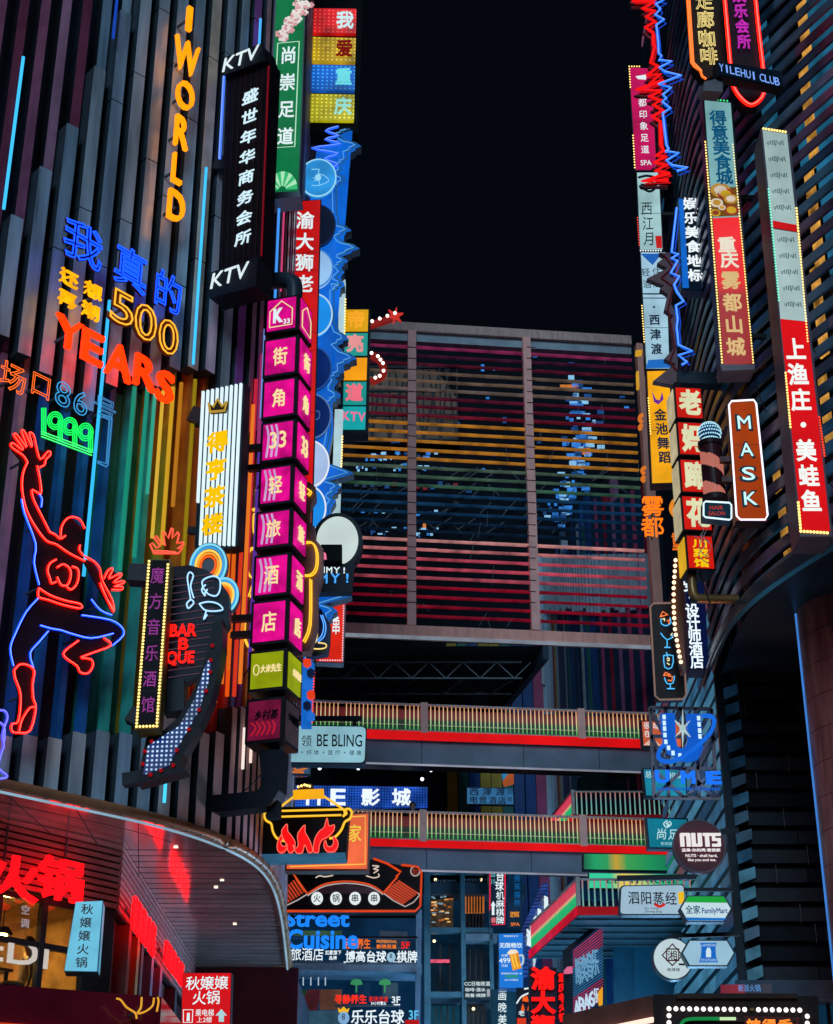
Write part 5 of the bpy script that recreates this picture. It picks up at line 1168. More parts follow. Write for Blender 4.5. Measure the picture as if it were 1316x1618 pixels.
s = Sign('hotpot_neon_sign', 'neon pot in yellow outline over red flames on a black box', 'sign', 370, 1352, 30.4, 0)
s.panel('black_box', [(368, 1276), (552, 1274), (547, 1350), (368, 1354)], 0, .6, df((.010, .011, .014), .4))
YB = em((245, 180, 25), 1.2, .05)
Zp4 = lambda q: Z(400, 1080, 3.656, q)
s.neon('pot_tube', [Zp4([(105, 775), (125, 745), (235, 660)]), Zp4([(405, 655), (525, 735), (520, 775)])], .022, YB, -.06, 2)
s.neon('pot_tube', [Zp4([(120, 742), (525, 732)]), Zp4([(135, 775), (510, 765)])], .02, YB, -.06)
s.neon('pot_tube', [Zp4([(120, 780), (105, 770), (110, 745), (85, 740), (65, 760), (75, 795), (105, 815), (115, 860), (140, 900), (185, 915)]), Zp4([(520, 770), (540, 755), (530, 735), (555, 730), (570, 750), (560, 785), (530, 805), (510, 850), (475, 890), (440, 900)])], .024, YB, -.06, 3)
s.panel('lid_knob', [(464, 1253), (512, 1251), (512, 1262), (464, 1264)], -.2, .0, em((250, 175, 20), 1, .1)); s.panel('lid_cap', [(470, 1246), (478, 1242), (492, 1241), (497, 1247), (494, 1252), (472, 1253)], -.14, .0, df((.08, .03, .02), .5))
s.dots('bulb_trim', [(472, 1247), (482, 1244), (494, 1247)], 4.5, .025, WARMB, -.16)
for T_ in ([(205, 980), (190, 930), (170, 895), (168, 855), (198, 820), (202, 860), (225, 890), (245, 930), (232, 978)], [(250, 985), (232, 940), (248, 960), (262, 940), (258, 905), (262, 870), (300, 825), (302, 865), (318, 895), (335, 930), (345, 975), (320, 985), (300, 940), (285, 985)], [(350, 980), (352, 930), (362, 895), (385, 860), (410, 840), (428, 785), (440, 830), (470, 825), (465, 860), (430, 895), (400, 910), (385, 940), (378, 982)], [(140, 950), (145, 920), (165, 880), (172, 905), (160, 930), (180, 950), (198, 935), (190, 970), (165, 985), (145, 975)], [(410, 930), (420, 915), (430, 945), (450, 950), (465, 930), (462, 890), (490, 920), (488, 955), (465, 980), (430, 978), (412, 958)]):
    q_ = [(v_.x, v_.y) for v_ in smooth([(x, y, 0) for x, y in T_], 4, True)]; q_ = Z(400, 1080, 3.656, q_)
    s.panel('flame', q_, -.1, -.005, em((230, 14, 18), 1.2, .1)); s.neon('flame_line', [q_], .008, em((255, 120, 100), 1.0, 0), -.105, 0, True)
s.panel('light_ledge', [(400, 1352), (546, 1349), (546, 1354), (400, 1357)], -.1, .5, em((60, 120, 160), .5, .4)); s.arm('bracket', (360, 1300), (372, 1300), .4, CASE, .3)

s = lightbox('orange_menu_sign', 'orange light box with yellow line border and characters behind the neon pot', 'sign', [(453, 1292), (585, 1283), (583, 1376), (450, 1376)], 32.5, 0, em((240, 105, 62), .95, .25, 1.3), .3, df((.16, .05, .03), .4), 3)
s.neon('border_line', [[(459, 1298), (577, 1290), (577, 1366), (459, 1370)]], .014, em((255, 190, 80), 1, 0), -.035, 0, True)
s.rows('lettering', '家', (560, 1317), (560, 1317), 22, 28, em((245, 205, 70), 1, .1), bold=.02); s.rows('lettering', '老火锅', (470, 1356), (540, 1352), 20, 20, em((250, 225, 180), 1, .1), bold=.02)

# skewer restaurant board
s = Sign('skewer_restaurant_sign', 'wide dark board with open fan motif and four white discs', 'sign', 430, 1440, 37.5, 0)
s.panel('board', [(428, 1374), (436, 1367), (590, 1358), (615, 1364), (640, 1368), (662, 1372), (667, 1380), (665, 1432), (658, 1441), (430, 1440)], 0, .35, df((.018, .014, .016), .4))
s.neon('orange_edge', [[(430, 1372), (436, 1368), (448, 1366)], [(590, 1357), (612, 1365), (633, 1378), (626, 1386)], [(634, 1367), (660, 1370), (666, 1380), (664, 1432), (656, 1440), (436, 1440)]], .028, em((225, 70, 30), .9, .2), -.03)
a1 = [(486, 1413), (498, 1405), (515, 1397), (545, 1393), (575, 1396), (592, 1402), (605, 1411)]
s.neon('orange_edge', [a1, [(464, 1382), (486, 1413)], [(628, 1386), (605, 1412)]], .02, em((230, 80, 35), .9, .2), -.03, 3)
s.neon('white_edge', [[(x, y + 3) for x, y in a1], [(440, 1421), (453, 1431), (486, 1413)], [(606, 1412), (640, 1433), (662, 1416), (660, 1412)]], .013, em((205, 190, 190), .8, .1), -.03, 2)
ra = MB()
for k in range(8):
    for p, q in (((440 + k * .8 + k * 3.1, 1411 - k * 3.2), (453 + k * 4, 1428 - k * 2.6)), ((627 - k * 3.4 + 2, 1392 + k * 2.6), (660 - k * 3.2, 1412 + k * 2.4))):
        a_, b_ = s.uv(*p), s.uv(*q); ra.bar((a_[0], -.02, a_[1]), (b_[0], -.02, b_[1]), .035)
s.part('red_stripe_trim', ra, em((215, 75, 45), .8, .15))
for cx, ch in zip((501, 531, 561, 591), '火锅串串'):
    c = s.uv(cx, 1420); k = s.px(cx, 1420); o = s.part('white_disc', MB().disc(c, 9.2 * k, 10 * k, -.05, -.003, 0, 28), em((225, 235, 235), 1, .06)); s.rows('character', ch, (cx, 1420), (cx, 1420), 12, 13, df((.02, .05, .05), .5), y=-.07, th=.018, bold=.01, parent=o)
for cx in (437, 656):
    c = s.uv(cx, 1377); k = s.px(cx, 1377); s.part('corner_medallion', MB().tube([(c[0] + 7 * k * math.cos(t), -.03, c[1] + 7.5 * k * math.sin(t)) for t in [j * math.pi / 10 for j in range(20)]], .018, 6, 0, True), em((185, 165, 165), .8, 0)); s.word('medallion_lettering', '老灶', cx - 4, 1373, cx + 4, 1381, em((190, 60, 40), .8, 0), y=-.03, th=.02)
s.neon('scroll_line', [Z(420, 1330, 4.7, [(370, 270), (400, 255), (440, 262), (500, 252)]), Z(420, 1330, 4.7, [(745, 255), (800, 270), (840, 260), (835, 240)]), Z(420, 1330, 4.7, [(790, 180), (840, 185), (800, 205), (835, 212), (800, 235)])], .014, em((225, 205, 190), .9, 0), -.03, 4)
s.panel('red_backlight', [(505, 1400), (545, 1397), (590, 1404), (600, 1412), (492, 1412)], -.008, -.002, df((.12, .01, .03), .4))

s = Sign('street_food_letters', 'two lines of bright blue rounded letters below the dark fan board', 'sign', 455, 1500, 39, 0)
BLU = em((25, 130, 250), 1.1, .08)
s.word('lettering', 'Street', 450, 1440, 551, 1464, BLU, y=-.1, th=.12, bold=.03); s.word('lettering', 'Cuisine', 454, 1470, 565, 1499, BLU, y=-.1, th=.12, bold=.03)
fr2 = MB()
for y in (1440, 1480): a, b = s.uv(450, y), s.uv(660, y); fr2.bar((a[0], .1, a[1]), (b[0], .1, b[1]), .05)
s.part('mounting_frame', fr2, STEEL)

def letters(name, label, px, py, D, items, cat='sign', yaw=2):
    """a row of fascia writing: items = (text, x0, y0, x1, y1, colour, bold)"""
    s = Sign(name, label, cat, px, py, D, yaw)
    for t, x0, y0, x1, y1, c, b in items: s.word('lettering', t, x0, y0, x1, y1, em(c, 1.05, .06), y=-.06, th=.05, bold=b)
    a, b = s.uv(min(i[1] for i in items), py + 2), s.uv(max(i[3] for i in items), py + 2); s.part('rail', MB().bar((a[0], .02, a[1]), (b[0], .02, b[1]), .05), STEEL)
    return s
WT = (225, 238, 245)
letters('hotel_fascia_letters', 'white hotel name lettering beside the curved canopy edge', 459, 1518, 45, [('旅酒店', 459, 1498, 511, 1518, WT, .0), ('如家旗下', 514, 1502, 539, 1509, WT, 0), ('品牌', 520, 1511, 532, 1517, WT, 0)])
s = letters('billiard_fascia_letters', 'white billiard and chess lettering with an eight ball, upper of two rows', 546, 1520, 45, [('博高台球', 546, 1503, 610, 1520, WT, .02), ('棋牌', 627, 1503, 659, 1521, WT, .02)])
c = s.uv(618, 1513); k = s.px(618, 1513); s.part('eight_ball', MB().disc(c, 7 * k, 7.5 * k, -.08, -.02, 0, 20), em((150, 190, 215), 1, .2)); s.word('ball_digit', '8', 615.5, 1508, 619.5, 1515, df((.02, .03, .04)), y=-.1, th=.015)
letters('spa_fascia_letters', 'orange and yellow spa lettering ending in a red 5F', 542, 1496, 45.2, [('足道养生', 542, 1483, 585, 1499, (240, 110, 25), .02), ('PROFESSIONAL', 595, 1486, 627, 1490, (225, 130, 40), .02), ('影院足道', 595, 1493, 626, 1499, (240, 120, 30), 0), ('5F', 634, 1489, 647, 1499, (235, 30, 30), .03)])
letters('wellness_fascia_letters', 'red wellness lettering followed by a white 3F', 529, 1587, 45, [('寻静养生', 529, 1572, 579, 1586, (250, 50, 25), .03), ('影院足道', 583, 1575, 613, 1583, (215, 35, 25), 0), ('24小时营业', 586, 1583, 610, 1588, WT, 0), ('3F', 619, 1575, 632, 1585, WT, .02), ('—', 622, 1587, 632, 1588.5, WT, 0)])
s = letters('pool_hall_letters', 'large white pool hall lettering beside a crowned eight ball', 555, 1618, 45, [('乐乐台球', 555, 1596, 638, 1618, WT, .02), ('3F', 646, 1597, 661, 1611, (90, 185, 230), .02)])
c = s.uv(543, 1609); k = s.px(543, 1609); s.part('eight_ball', MB().disc(c, 9 * k, 9.5 * k, -.08, -.02, 0, 24), em((130, 175, 215), 1, .2)); s.word('ball_digit', '8', 540, 1603, 545, 1612, df((.02, .03, .04)), y=-.1, th=.015)
s.panel('crown', [(535, 1600), (534, 1593), (538, 1596), (543, 1591), (548, 1596), (552, 1593), (550, 1600)], -.08, -.02, em((245, 185, 40), 1, .1)); s.panel('red_tag', [(640, 1612), (662, 1612), (662, 1622), (640, 1622)], -.06, -.01, em((190, 20, 25), .9, .1))

s = lightbox('mall_name_strip', 'slim vertical strip fading green to yellow with dark sideways capitals', 'sign', [(429, 1534), (455, 1531), (452, 1650), (426, 1650)], 40.5, 0, ramp([(0, (245, 190, 50)), (.45, (245, 205, 80)), (.75, (60, 205, 150)), (1, (50, 215, 165))], .95, 2, 1.2, 3.0, 'mall_strip'), .2, CASE, 1)
for t, x, y in (('D', 442, 1546), ('E', 441.5, 1556), ('Y', 441, 1576), ('I', 440.5, 1584), ('W', 440, 1606)):
    mb = MB(); vs, fs = glyph(t, .03); c = s.uv(x, y); k = s.px(x, y); w_ = max(v.x for v in vs); mb.add([(c[0] + (v.y - .35) * k * 12, -.05 + .02 * (.5 - v.z), c[1] - (v.x - w_ / 2) * k * 12) for v in vs], fs); s.part('letter', mb, df((.02, .03, .03), .5))
s = Sign('yellow_edge_post', 'thin yellow lit door edge beside the red hotpot sign', 'post', 410, 1618, 40.6, 0)
s.panel('lit_edge', [(410, 1536), (413, 1536), (412, 1650), (409, 1650)], 0, .1, em((225, 165, 40), .9, .3)); s.panel('blue_door', [(392, 1536), (408, 1536), (408, 1650), (392, 1650)], .02, .1, df((.02, .06, .13), .4)); s.panel('wood_jamb', [(414, 1536), (426, 1536), (424, 1650), (413, 1650)], .02, .1, df((.30, .14, .05), .5))

# hotpot shop signs
s = Sign('hotpot_letters', 'two big red hotpot characters on the brown slatted fascia', 'sign', 60, 1390, 27.55, 48)
RED = em((240, 6, 12), 4, .1)
for ch, cx, cy, w_, h_ in (('火', 20, 1387, 80, 72), ('锅', 95, 1390, 72, 68)): s.rows('character', ch, (cx, cy), (cx, cy), w_, h_, RED, y=-.1, th=.12, bold=.018)
standoffs(s, [(20, 1380), (92, 1390), (110, 1400)], .02, .5)
s = lightbox('blue_hotpot_box', 'pale blue light box with dark red characters hanging at the shop corner', 'sign', [(119, 1425), (163, 1423), (154, 1536), (101, 1535)], 27.2, 6, em((110, 195, 225), .95, .2, 2.2), .42, df((.04, .12, .18), .4), 1)
s.rows('lettering', '秋嬢嬢火锅', (138, 1437), (129, 1521), 19, 17, df((.09, .004, .02), .5), bold=.02)
a = s.uv(162, 1426); b = s.uv(154, 1534); s.part('side_panel', MB().add([(a[0] + .012, .03, a[1]), (a[0] + .012, .39, a[1]), (b[0] + .012, .39, b[1]), (b[0] + .012, .03, b[1])], [(0, 1, 2, 3)]), em((70, 165, 200), .85, .3, 3))
for nm, q in (('long row of red characters along the receding side fascia, nearer group', [(201, 1400), (245, 1450), (243, 1516), (204, 1468)]), ('row of red characters on the receding side fascia, farther group', [(256, 1478), (288, 1521), (285, 1568), (256, 1522)])):
    s = Sign('side_fascia_letters', nm, 'sign', q[3][0], q[3][1], 0, 90, point=(-4.95, abs(-4.95 / ray(*q[3]).x) * ray(*q[3]).y, CAMZ + abs(-4.95 / ray(*q[3]).x) * ray(*q[3]).z), group='red side fascia characters')
    u1_ = s.uv(*q[1])[0]; v0, v1 = 0.02, s.uv(*q[0])[1]; n_ = 5; mb = MB()
    for i, ch in enumerate('秋嬢嬢火锅'): put_text(mb, ch, u1_ * i / n_, v0, u1_ * (i + .84) / n_, v1, -.06, .05, .01, 'fill', 0)
    s.part('lettering', mb, em((240, 6, 12), 5, .1)); s.part('rail', MB().box(0, u1_, .06, .1, v1 * .5, v1 * .5 + .05), STEEL)
s = lightbox('red_hotpot_board', 'square red light board with white hotpot characters, lift pictogram and arrow', 'sign', [(288, 1537), (366, 1537), (363, 1660), (285, 1660)], 31.5, 0, em((215, 12, 20), .95, .15, 1), .3, CASE, 1)
s.rows('lettering', '秋嬢嬢', (305, 1554), (350, 1553), 22, 22, WHITE, bold=.015); s.rows('lettering', '火锅', (315, 1577), (337, 1576), 22, 22, WHITE, bold=.015); s.word('lettering', '乘电梯', 309, 1595, 338, 1606, WHITE, bold=.01); s.word('lettering', '上2楼', 311, 1607, 335, 1616, WHITE, bold=.01)
s.panel('arrow', [(350, 1595), (359, 1605), (354, 1605), (354, 1615), (346, 1615), (346, 1605), (341, 1605)], -.05, -.027, em((170, 210, 215), 1, .1)); s.neon('pictogram_line', [[(290, 1596), (305, 1596), (304, 1616), (290, 1616)]], .01, WHITE, -.035, 0, True); s.panel('pictogram', [(296, 1601), (300, 1601), (300, 1614), (295, 1614)], -.045, -.027, WHITE)
s = Sign('antler_neon', 'amber antler shaped neon on the dark red balcony front', 'neon sign', 220, 1600, 27.3, 25, point=at(220, 1600, 26.95))
s.neon('amber_tube', [Z(0, 1330, 4.387, [(800, 1090), (830, 1100), (870, 1150), (930, 1190), (940, 1230)]), Z(0, 1330, 4.387, [(975, 1080), (970, 1150), (945, 1190)]), Z(0, 1330, 4.387, [(1060, 1085), (1050, 1140), (1000, 1180), (950, 1195)]), Z(0, 1330, 4.387, [(1085, 1080), (1092, 1110), (1080, 1180)])], .016, em((235, 165, 50), 1, .1), -.05, 4); standoffs(s, [(214, 1600)])

# slack cables on some of the signs
for s_, L_ in ((cs, [((415, 700), (395, 760), 8), ((400, 990), (372, 1060), 10), ((426, 1185), (330, 1266), 12), ((448, 440), (424, 500), 10)]),):
    for a_, b_, g_ in L_: s_.wire(a_, b_, g_, .012, .35)

# ================================================================ SIGNS ON THE RIGHT
s = Sign('pulse_wave_sign', 'tall sound wave sign with a red zigzag and a blue neon zigzag', 'neon sign', 1050, 580, 32.5, 0)
Zw = lambda p: Z(1000, 0, 5.39, p)
rl_ = [(-20, -30), (60, -10), (-10, 12), (190, 20), (80, 80), (185, 100), (110, 150), (190, 190), (105, 240), (170, 285), (172, 390), (185, 400), (150, 540), (215, 570), (120, 650), (230, 640), (140, 720), (260, 695), (30, 770), (240, 780), (140, 830), (235, 860), (170, 900), (255, 945), (165, 1000), (230, 1040), (235, 1240), (260, 1290), (195, 1330), (280, 1340), (180, 1390), (290, 1410), (190, 1460), (310, 1480), (80, 1550), (300, 1540)]
s.neon('red_zigzag', [Zw(rl_)], .045, em((240, 18, 18), 1.15, .05), -.03)
m_rb = df((.24, .03, .04), .4)
s.neon('red_board', [[(x, y + 5) for x, y in Zw(rl_)]], .06, m_rb, .12)
bl_ = Zw([(150, 0), (265, 20), (190, 60), (230, 100), (185, 150), (260, 190), (195, 235), (210, 380), (215, 480), (240, 500), (215, 535), (325, 545), (220, 600), (270, 635), (405, 665), (215, 740), (320, 770), (250, 830), (280, 860), (245, 890), (315, 945), (250, 985), (265, 1130), (280, 1260), (300, 1290), (270, 1310), (385, 1325), (280, 1390), (330, 1430), (460, 1450), (370, 1480)])
s.neon('red_line', [[(x + 4, y + 3) for x, y in Zw(rl_)]], .02, em((190, 14, 18), 1.0, 0), -.0)
s.neon('blue_line', [[(x + 4, y + 4) for x, y in bl_], [(x + 5, y + 3) for x, y in Z(960, 400, 3.697, [(400, -250), (370, 10), (410, 20), (370, 45), (405, 60), (365, 130), (415, 150), (385, 200), (400, 240), (440, 295), (395, 320), (405, 400), (400, 450), (410, 550), (490, 585), (410, 610), (460, 650)])]], .016, em((20, 70, 200), 1.0, 0), -.05)
s.neon('blue_tube', [bl_], .032, em((35, 115, 255), 1.35, .05), -.1)
lo = Z(960, 400, 3.697, [(400, -250), (370, 10), (410, 20), (370, 45), (405, 60), (365, 130), (415, 150), (385, 200), (400, 240), (440, 295), (395, 320), (405, 400), (400, 450), (410, 550), (490, 585), (410, 610), (460, 650), (430, 665)])
s.neon('blue_tube', [lo], .032, em((35, 115, 255), 1.35, .05), -.1)
lob = Z(960, 400, 3.697, [(300, 0), (340, 20), (290, 60), (350, 90), (230, 150), (330, 190), (305, 210), (350, 240), (330, 330), (385, 370), (360, 400), (385, 560), (330, 620), (400, 650), (340, 690), (265, 750), (400, 775), (410, 640), (395, 500), (400, 350), (370, 300), (390, 150), (360, 100), (400, 60), (360, 0)])
s.panel('maroon_board', lob, -.02, .15, df((.16, .06, .07), .4), mside=df((.2, .14, .16), .4))
s.neon('board_seam_line', [[(x + 3, y) for x, y in Z(960, 400, 3.697, [(320, 20), (370, 90), (300, 150), (370, 200), (340, 330), (380, 560), (350, 640), (390, 690)])]], .02, em((80, 20, 25), .6, .2), -.05)
s.arm('bracket', (1072, 590), (1150, 592), .3, df((.02, .035, .05), .4), .3)

def stack(name, label, quad, D, c, edge=None, yaw=-2, mcase=None, k=.92, dep=.35):
    return lightbox(name, label, 'sign', quad, D, yaw, em(c, k, .4, 1.0), dep, mcase or CASE, 1.5)
s = stack('pink_spa_sign', 'magenta vertical light box with white characters and SPA beside the red zigzag', [(993, 106), (1031, 108), (1038, 270), (1003, 270)], 36, (200, 12, 92))
s.rows('lettering', '都印象足道', (1015, 163), (1019, 237), 13, 13, WHITE, bold=.01); s.word('lettering', 'SPA', 1012, 254, 1029, 262, WHITE, bold=.01); s.panel('logo_mark', [(1004, 122), (1022, 119), (1020, 127), (1008, 126)], -.04, -.027, WHITE)
s.arm('bracket', (1034, 190), (1078, 190), .09, CASE, .25); s.arm('bracket', (1036, 250), (1080, 250), .09, CASE, .25)
s.dots('bulb_trim', [(1010, 106), (994, 106), (996, 143)], 4.2, .02, WARMB); s.dots('bulb_trim', [(1000, 215), (1003, 270)], 4.2, .02, WARMB)
s = stack('river_moon_sign', 'white light box with black brush characters and a small red seal', [(1005, 272), (1042, 272), (1048, 396), (1010, 396)], 36, (165, 205, 208))
s.rows('lettering', '西江月', (1021, 330), (1025, 378), 18, 22, df((.015, .03, .04)), bold=-.005, shear=.1); s.panel('seal', [(1035, 374), (1045, 374), (1046, 393), (1037, 393)], -.04, -.027, em((200, 25, 25), .9, .1))
s.arm('bracket', (1044, 330), (1085, 330), .09, CASE, .25)
s.neon('brush_mark', [[(1008, 282), (1022, 279), (1036, 283), (1028, 290)], [(1010, 295), (1026, 304), (1036, 296), (1022, 294)], [(1012, 293), (1034, 296)]], .035, df((.015, .03, .04)), -.03, 4); s.dots('bulb_trim', [(1012, 397), (1048, 397)], 4, .02, em((220, 235, 240), 1.5, 0)); s.dots('bulb_trim', [(1007, 345), (1010, 392)], 4, .02, em((240, 60, 50), 1.2, 0))
s = stack('hotel_ferry_sign', 'pale blue light box with dark blue hotel characters over the yellow dance sign', [(1011, 398), (1053, 398), (1059, 584), (1020, 584)], 36, (165, 205, 225))
NV = df((.01, .05, .12)); s.rows('lettering', '轻住', (1020, 431), (1037, 430), 13, 13, NV); s.rows('lettering', '酒店', (1022, 450), (1038, 449), 13, 13, NV); s.rows('lettering', '西津渡', (1034, 506), (1037, 552), 17, 17, NV, bold=.045)
s.arm('bracket', (1054, 450), (1092, 450), .09, CASE, .25); s.arm('bracket', (1058, 545), (1096, 545), .09, CASE, .25)
s.panel('blue_triangle', [(1012, 402), (1045, 402), (1031, 420)], -.035, -.027, em((30, 100, 190), .9, .1)); s.panel('blue_base', [(1024, 570), (1058, 568), (1059, 582), (1020, 583)], -.035, -.027, em((30, 110, 200), .9, .1)); s.neon('rule_line', [[(1015, 465), (1053, 465)], [(1016, 472), (1053, 472)]], .012, NV, -.03); s.rows('dot', '·', (1033, 486), (1033, 486), 14, 14, NV)
s.dots('bulb_trim', [(1014, 484), (1018, 545)], 4, .018, WARMB)
s = stack('dance_school_sign', 'yellow vertical light box with dark blue dance characters', [(1021, 586), (1058, 585), (1068, 764), (1029, 765)], 36, (250, 172, 10), k=1)
s.rows('lettering', '金池舞蹈', (1043, 656), (1050, 723), 19, 19, NV, bold=.045); s.panel('dancer_mark', [(1030, 620), (1036, 632), (1042, 634), (1046, 620), (1048, 632), (1040, 640), (1033, 636)], -.04, -.027, em((120, 50, 160), .8, .2)); s.dots('bulb_trim', [(1024, 630), (1028, 690)], 4, .018, WARMB)
s.arm('bracket', (1066, 720), (1108, 720), .09, CASE, .25)
s.neon('ring_hook', [[(1016, 652), (1012, 655), (1011, 660), (1015, 664)], [(1015, 668), (1011, 672), (1013, 676)], [(1020, 735), (1015, 740), (1018, 746)], [(1019, 750), (1015, 754), (1019, 758)]], .05, em((225, 120, 40), .9, .1), .1, 4)
s.panel('yellow_tab', [(1005, 550), (1015, 549), (1015, 553), (1005, 554)], .1, .3, em((230, 170, 40), .8, .2)); s.panel('yellow_tab', [(1006, 583), (1010, 583), (1011, 607), (1007, 607)], .1, .3, em((230, 170, 40), .8, .2))

s = lightbox('food_landmark_sign', 'dark vertical sign with bold white characters and a bright blue left edge', 'sign', [(1072, 312), (1112, 312), (1118, 462), (1076, 458)], 33.6, 0, df((.012, .03, .055), .35), .3, df((.02, .10, .22), .4), 1)
s.panel('blue_edge', [(1072, 316), (1079, 316), (1088, 456), (1078, 456)], -.05, -.027, em((20, 110, 215), .9, .3, 1)); s.rows('lettering', '娱乐美食地标', (1090, 323), (1098, 436), 23, 19, em((230, 240, 245), 1.1, .05), y=-.045, th=.015, bold=.03)
s.arm('bracket', (1113, 345), (1150, 340), .09, CASE, .2); s.arm('bracket', (1117, 440), (1150, 436), .09, CASE, .2)

s = Sign('food_city_sign', 'long bulb-edged light box, pale blue upper half over red lower half', 'sign', 1140, 582, 30, 0)
s.panel('casing', [(1110, 156), (1158, 160), (1192, 582), (1139, 584)], 0, .45, df((.06, .055, .075), .4)); s.panel('pale_panel', [(1113, 160), (1154, 164), (1168, 343), (1126, 345)], -.03, -.003, em((130, 185, 190), .9, .25, 1)); s.panel('red_panel', [(1126, 346), (1168, 344), (1189, 575), (1143, 577)], -.03, -.003, ramp([(0, (140, 22, 16)), (.55, (150, 26, 20)), (.65, (210, 25, 20)), (1, (225, 16, 16))], 1.15, 2, 0, 3.2, 'red_panel'))
s.rows('lettering', '得意美食城', (1134, 188), (1144, 281), 26, 24, em((10, 92, 135), .75, .1), y=-.05, th=.02, bold=.028)
s.rows('lettering', '重庆', (1148, 388), (1152, 412), 28, 25, em((235, 225, 205), 1, .05), y=-.05, th=.03, bold=.03); s.rows('lettering', '雾都山城', (1154, 444), (1162, 549), 29, 28, em((225, 190, 130), .92, .05), y=-.05, th=.03, bold=.03)
s.arm('bracket', (1166, 300), (1215, 300), .1, CASE, .3); s.arm('bracket', (1186, 520), (1232, 520), .1, CASE, .3); s.wire((1190, 560), (1215, 640), 10, .012, .3); s.wire((1113, 170), (1100, 260), 14, .012, .3)
fp = MB()
for i, (x, y, rx) in enumerate(((1138, 302, 16), (1146, 308, 13), (1132, 322, 10), (1130, 338, 8), (1154, 316, 11), (1155, 334, 12), (1140, 330, 6))):
    c = s.uv(x, y); k = s.px(x, y); fp.disc(c, rx * k, rx * k * .85, -.036 - i * .003, -.031 - i * .003, i % 4, 18); fp.disc(c, rx * k * .65, rx * k * .55, -.039 - i * .003, -.034 - i * .003, (i + 2) % 4, 14)
s.panel('food_print_back', [(1122, 297), (1163, 297), (1166, 342), (1126, 344)], -.032, -.0305, em((120, 80, 25), .85, .4, 5)); s.part('food_print', fp, [em((200, 150, 60), .9, .3, 6), em((150, 60, 40), .9, .3, 6), em((225, 210, 190), .9, .2, 6), em((205, 165, 40), .9, .3, 6)])
s.dots('bulb_trim', [(1114, 225), (1141, 578), (1190, 578), (1157, 225)], 4.4, .02, WARMB, -.02); s.dots('green_bulb_trim', [(1128, 158), (1154, 161)], 5, .022, em((60, 230, 130), 1.3, 0), -.02); s.panel('base_tray', [(1137, 578), (1192, 578), (1191, 586), (1140, 588)], -.06, .45, df((.22, .16, .2), .4))

s = Sign('gallery_cafe_sign', 'orange neon frame with pale yellow outline cafe characters at the top edge', 'neon sign', 1095, 120, 28.6, 0)
s.panel('back_board', [(1083, -40), (1142, -40), (1150, 100), (1115, 126), (1095, 104)], .04, .3, df((.02, .018, .016), .5)); s.neon('orange_tube', [[(1083, -40), (1092, 100), (1096, 106), (1106, 113), (1109, 122), (1115, 126)], [(1086, -40), (1095, 100), (1108, 114)]], .028, em((255, 105, 25), 1.4, 0), -.03)
for ch, x, y in (('走', 1112, 4), ('廊', 1114, 33), ('咖', 1116, 63), ('啡', 1119, 91)): s.rows('outline_character', ch, (x, y), (x, y), 28, 27, em((250, 225, 140), 1.15, 0), y=-.05, mode='neon', r=.017, bold=.015)
s = Sign('entertainment_club_sign', 'magenta neon characters inside a red neon U beside the cafe sign', 'neon sign', 1160, 160, 28, 0)
s.panel('back_board', [(1145, -40), (1192, -40), (1208, 130), (1198, 165), (1175, 168), (1156, 140)], .06, .3, df((.012, .014, .022), .5)); s.neon('red_tube', [[(1142, -30), (1147, 30), (1154, 110), (1157, 135), (1168, 155), (1185, 168), (1200, 160), (1207, 145), (1206, 120), (1196, 30), (1191, -30)]], .042, NEON['red'], -.04, 4)
s.rows('lettering', '娱乐会所', (1167, -6), (1175, 67), 21, 22, em((205, 45, 190), 1, 0), y=-.03, mode='neon', r=.028)
s = lightbox('club_name_sign', 'dark tilted box with one line of glowing blue capital letters', 'sign', [(1132, 97), (1236, 113), (1238, 140), (1134, 120)], 27.2, 14, df((.01, .018, .035), .4), .22, df((.03, .03, .035), .4), 1)
s.rows('lettering', 'YILEHUI', (1139, 108), (1190, 121), 7, 12, em((120, 165, 250), 1.1, 0), bold=.0); s.rows('lettering', 'CLUB', (1203, 124), (1227, 130), 7, 12, em((120, 165, 250), 1.1, 0)); s.panel('tray', [(1116, 124), (1145, 117), (1145, 140), (1114, 138)], .1, .4, df((.2, .18, .2), .5))

s = Sign('tall_menu_sign', 'very tall bulb-edged box, pale scribbled panels above a red fish restaurant panel', 'sign', 1265, 846, 27.2, 0)
s.panel('casing', [(1202, 203), (1247, 208), (1316, 848), (1264, 848)], 0, .75, df((.09, .07, .11), .4)); PA = em((170, 196, 196), .95, .3, .8)
s.panel('pale_panel', [(1205, 207), (1243, 213), (1259, 364), (1220, 358)], -.03, -.003, PA); s.panel('red_strip', [(1220, 350), (1258, 357), (1259, 368), (1221, 361)], -.036, -.031, em((205, 20, 25), .9, .1)); s.panel('pale_panel', [(1221, 363), (1259, 369), (1275, 508), (1233, 504)], -.03, -.003, PA)
s.panel('red_panel', [(1233, 505), (1275, 510), (1311, 840), (1266, 838)], -.03, -.003, em((222, 12, 20), .95, .2, .8))
sq = MB()
for k in range(11):
    y = 226 + k * 25.5
    if 340 < y < 372: continue
    x = 1222 + k * 2.8 - 2
    if y > 495: break
    for pl_ in ([(-9, 0), (-7, 5), (-5, -1)], [(-3, -2), (-3, 4)], [(0, -2), (3, -2), (3, 4), (0, 4), (0, -2)], [(6, -3), (5, 6), (4, 6)], [(8, 0), (9, 4), (11, -1), (12, 4)], [(14, -2), (13, 5)], [(17, -2), (16, 2), (18, 5)]):
        sq.tube([(*[s.uv(x + a, y + b)[0]], -.035, s.uv(x + a, y + b)[1]) for a, b in pl_], .009, 5)
s.part('scribble_print', sq, em((62, 92, 96), .8, .3))
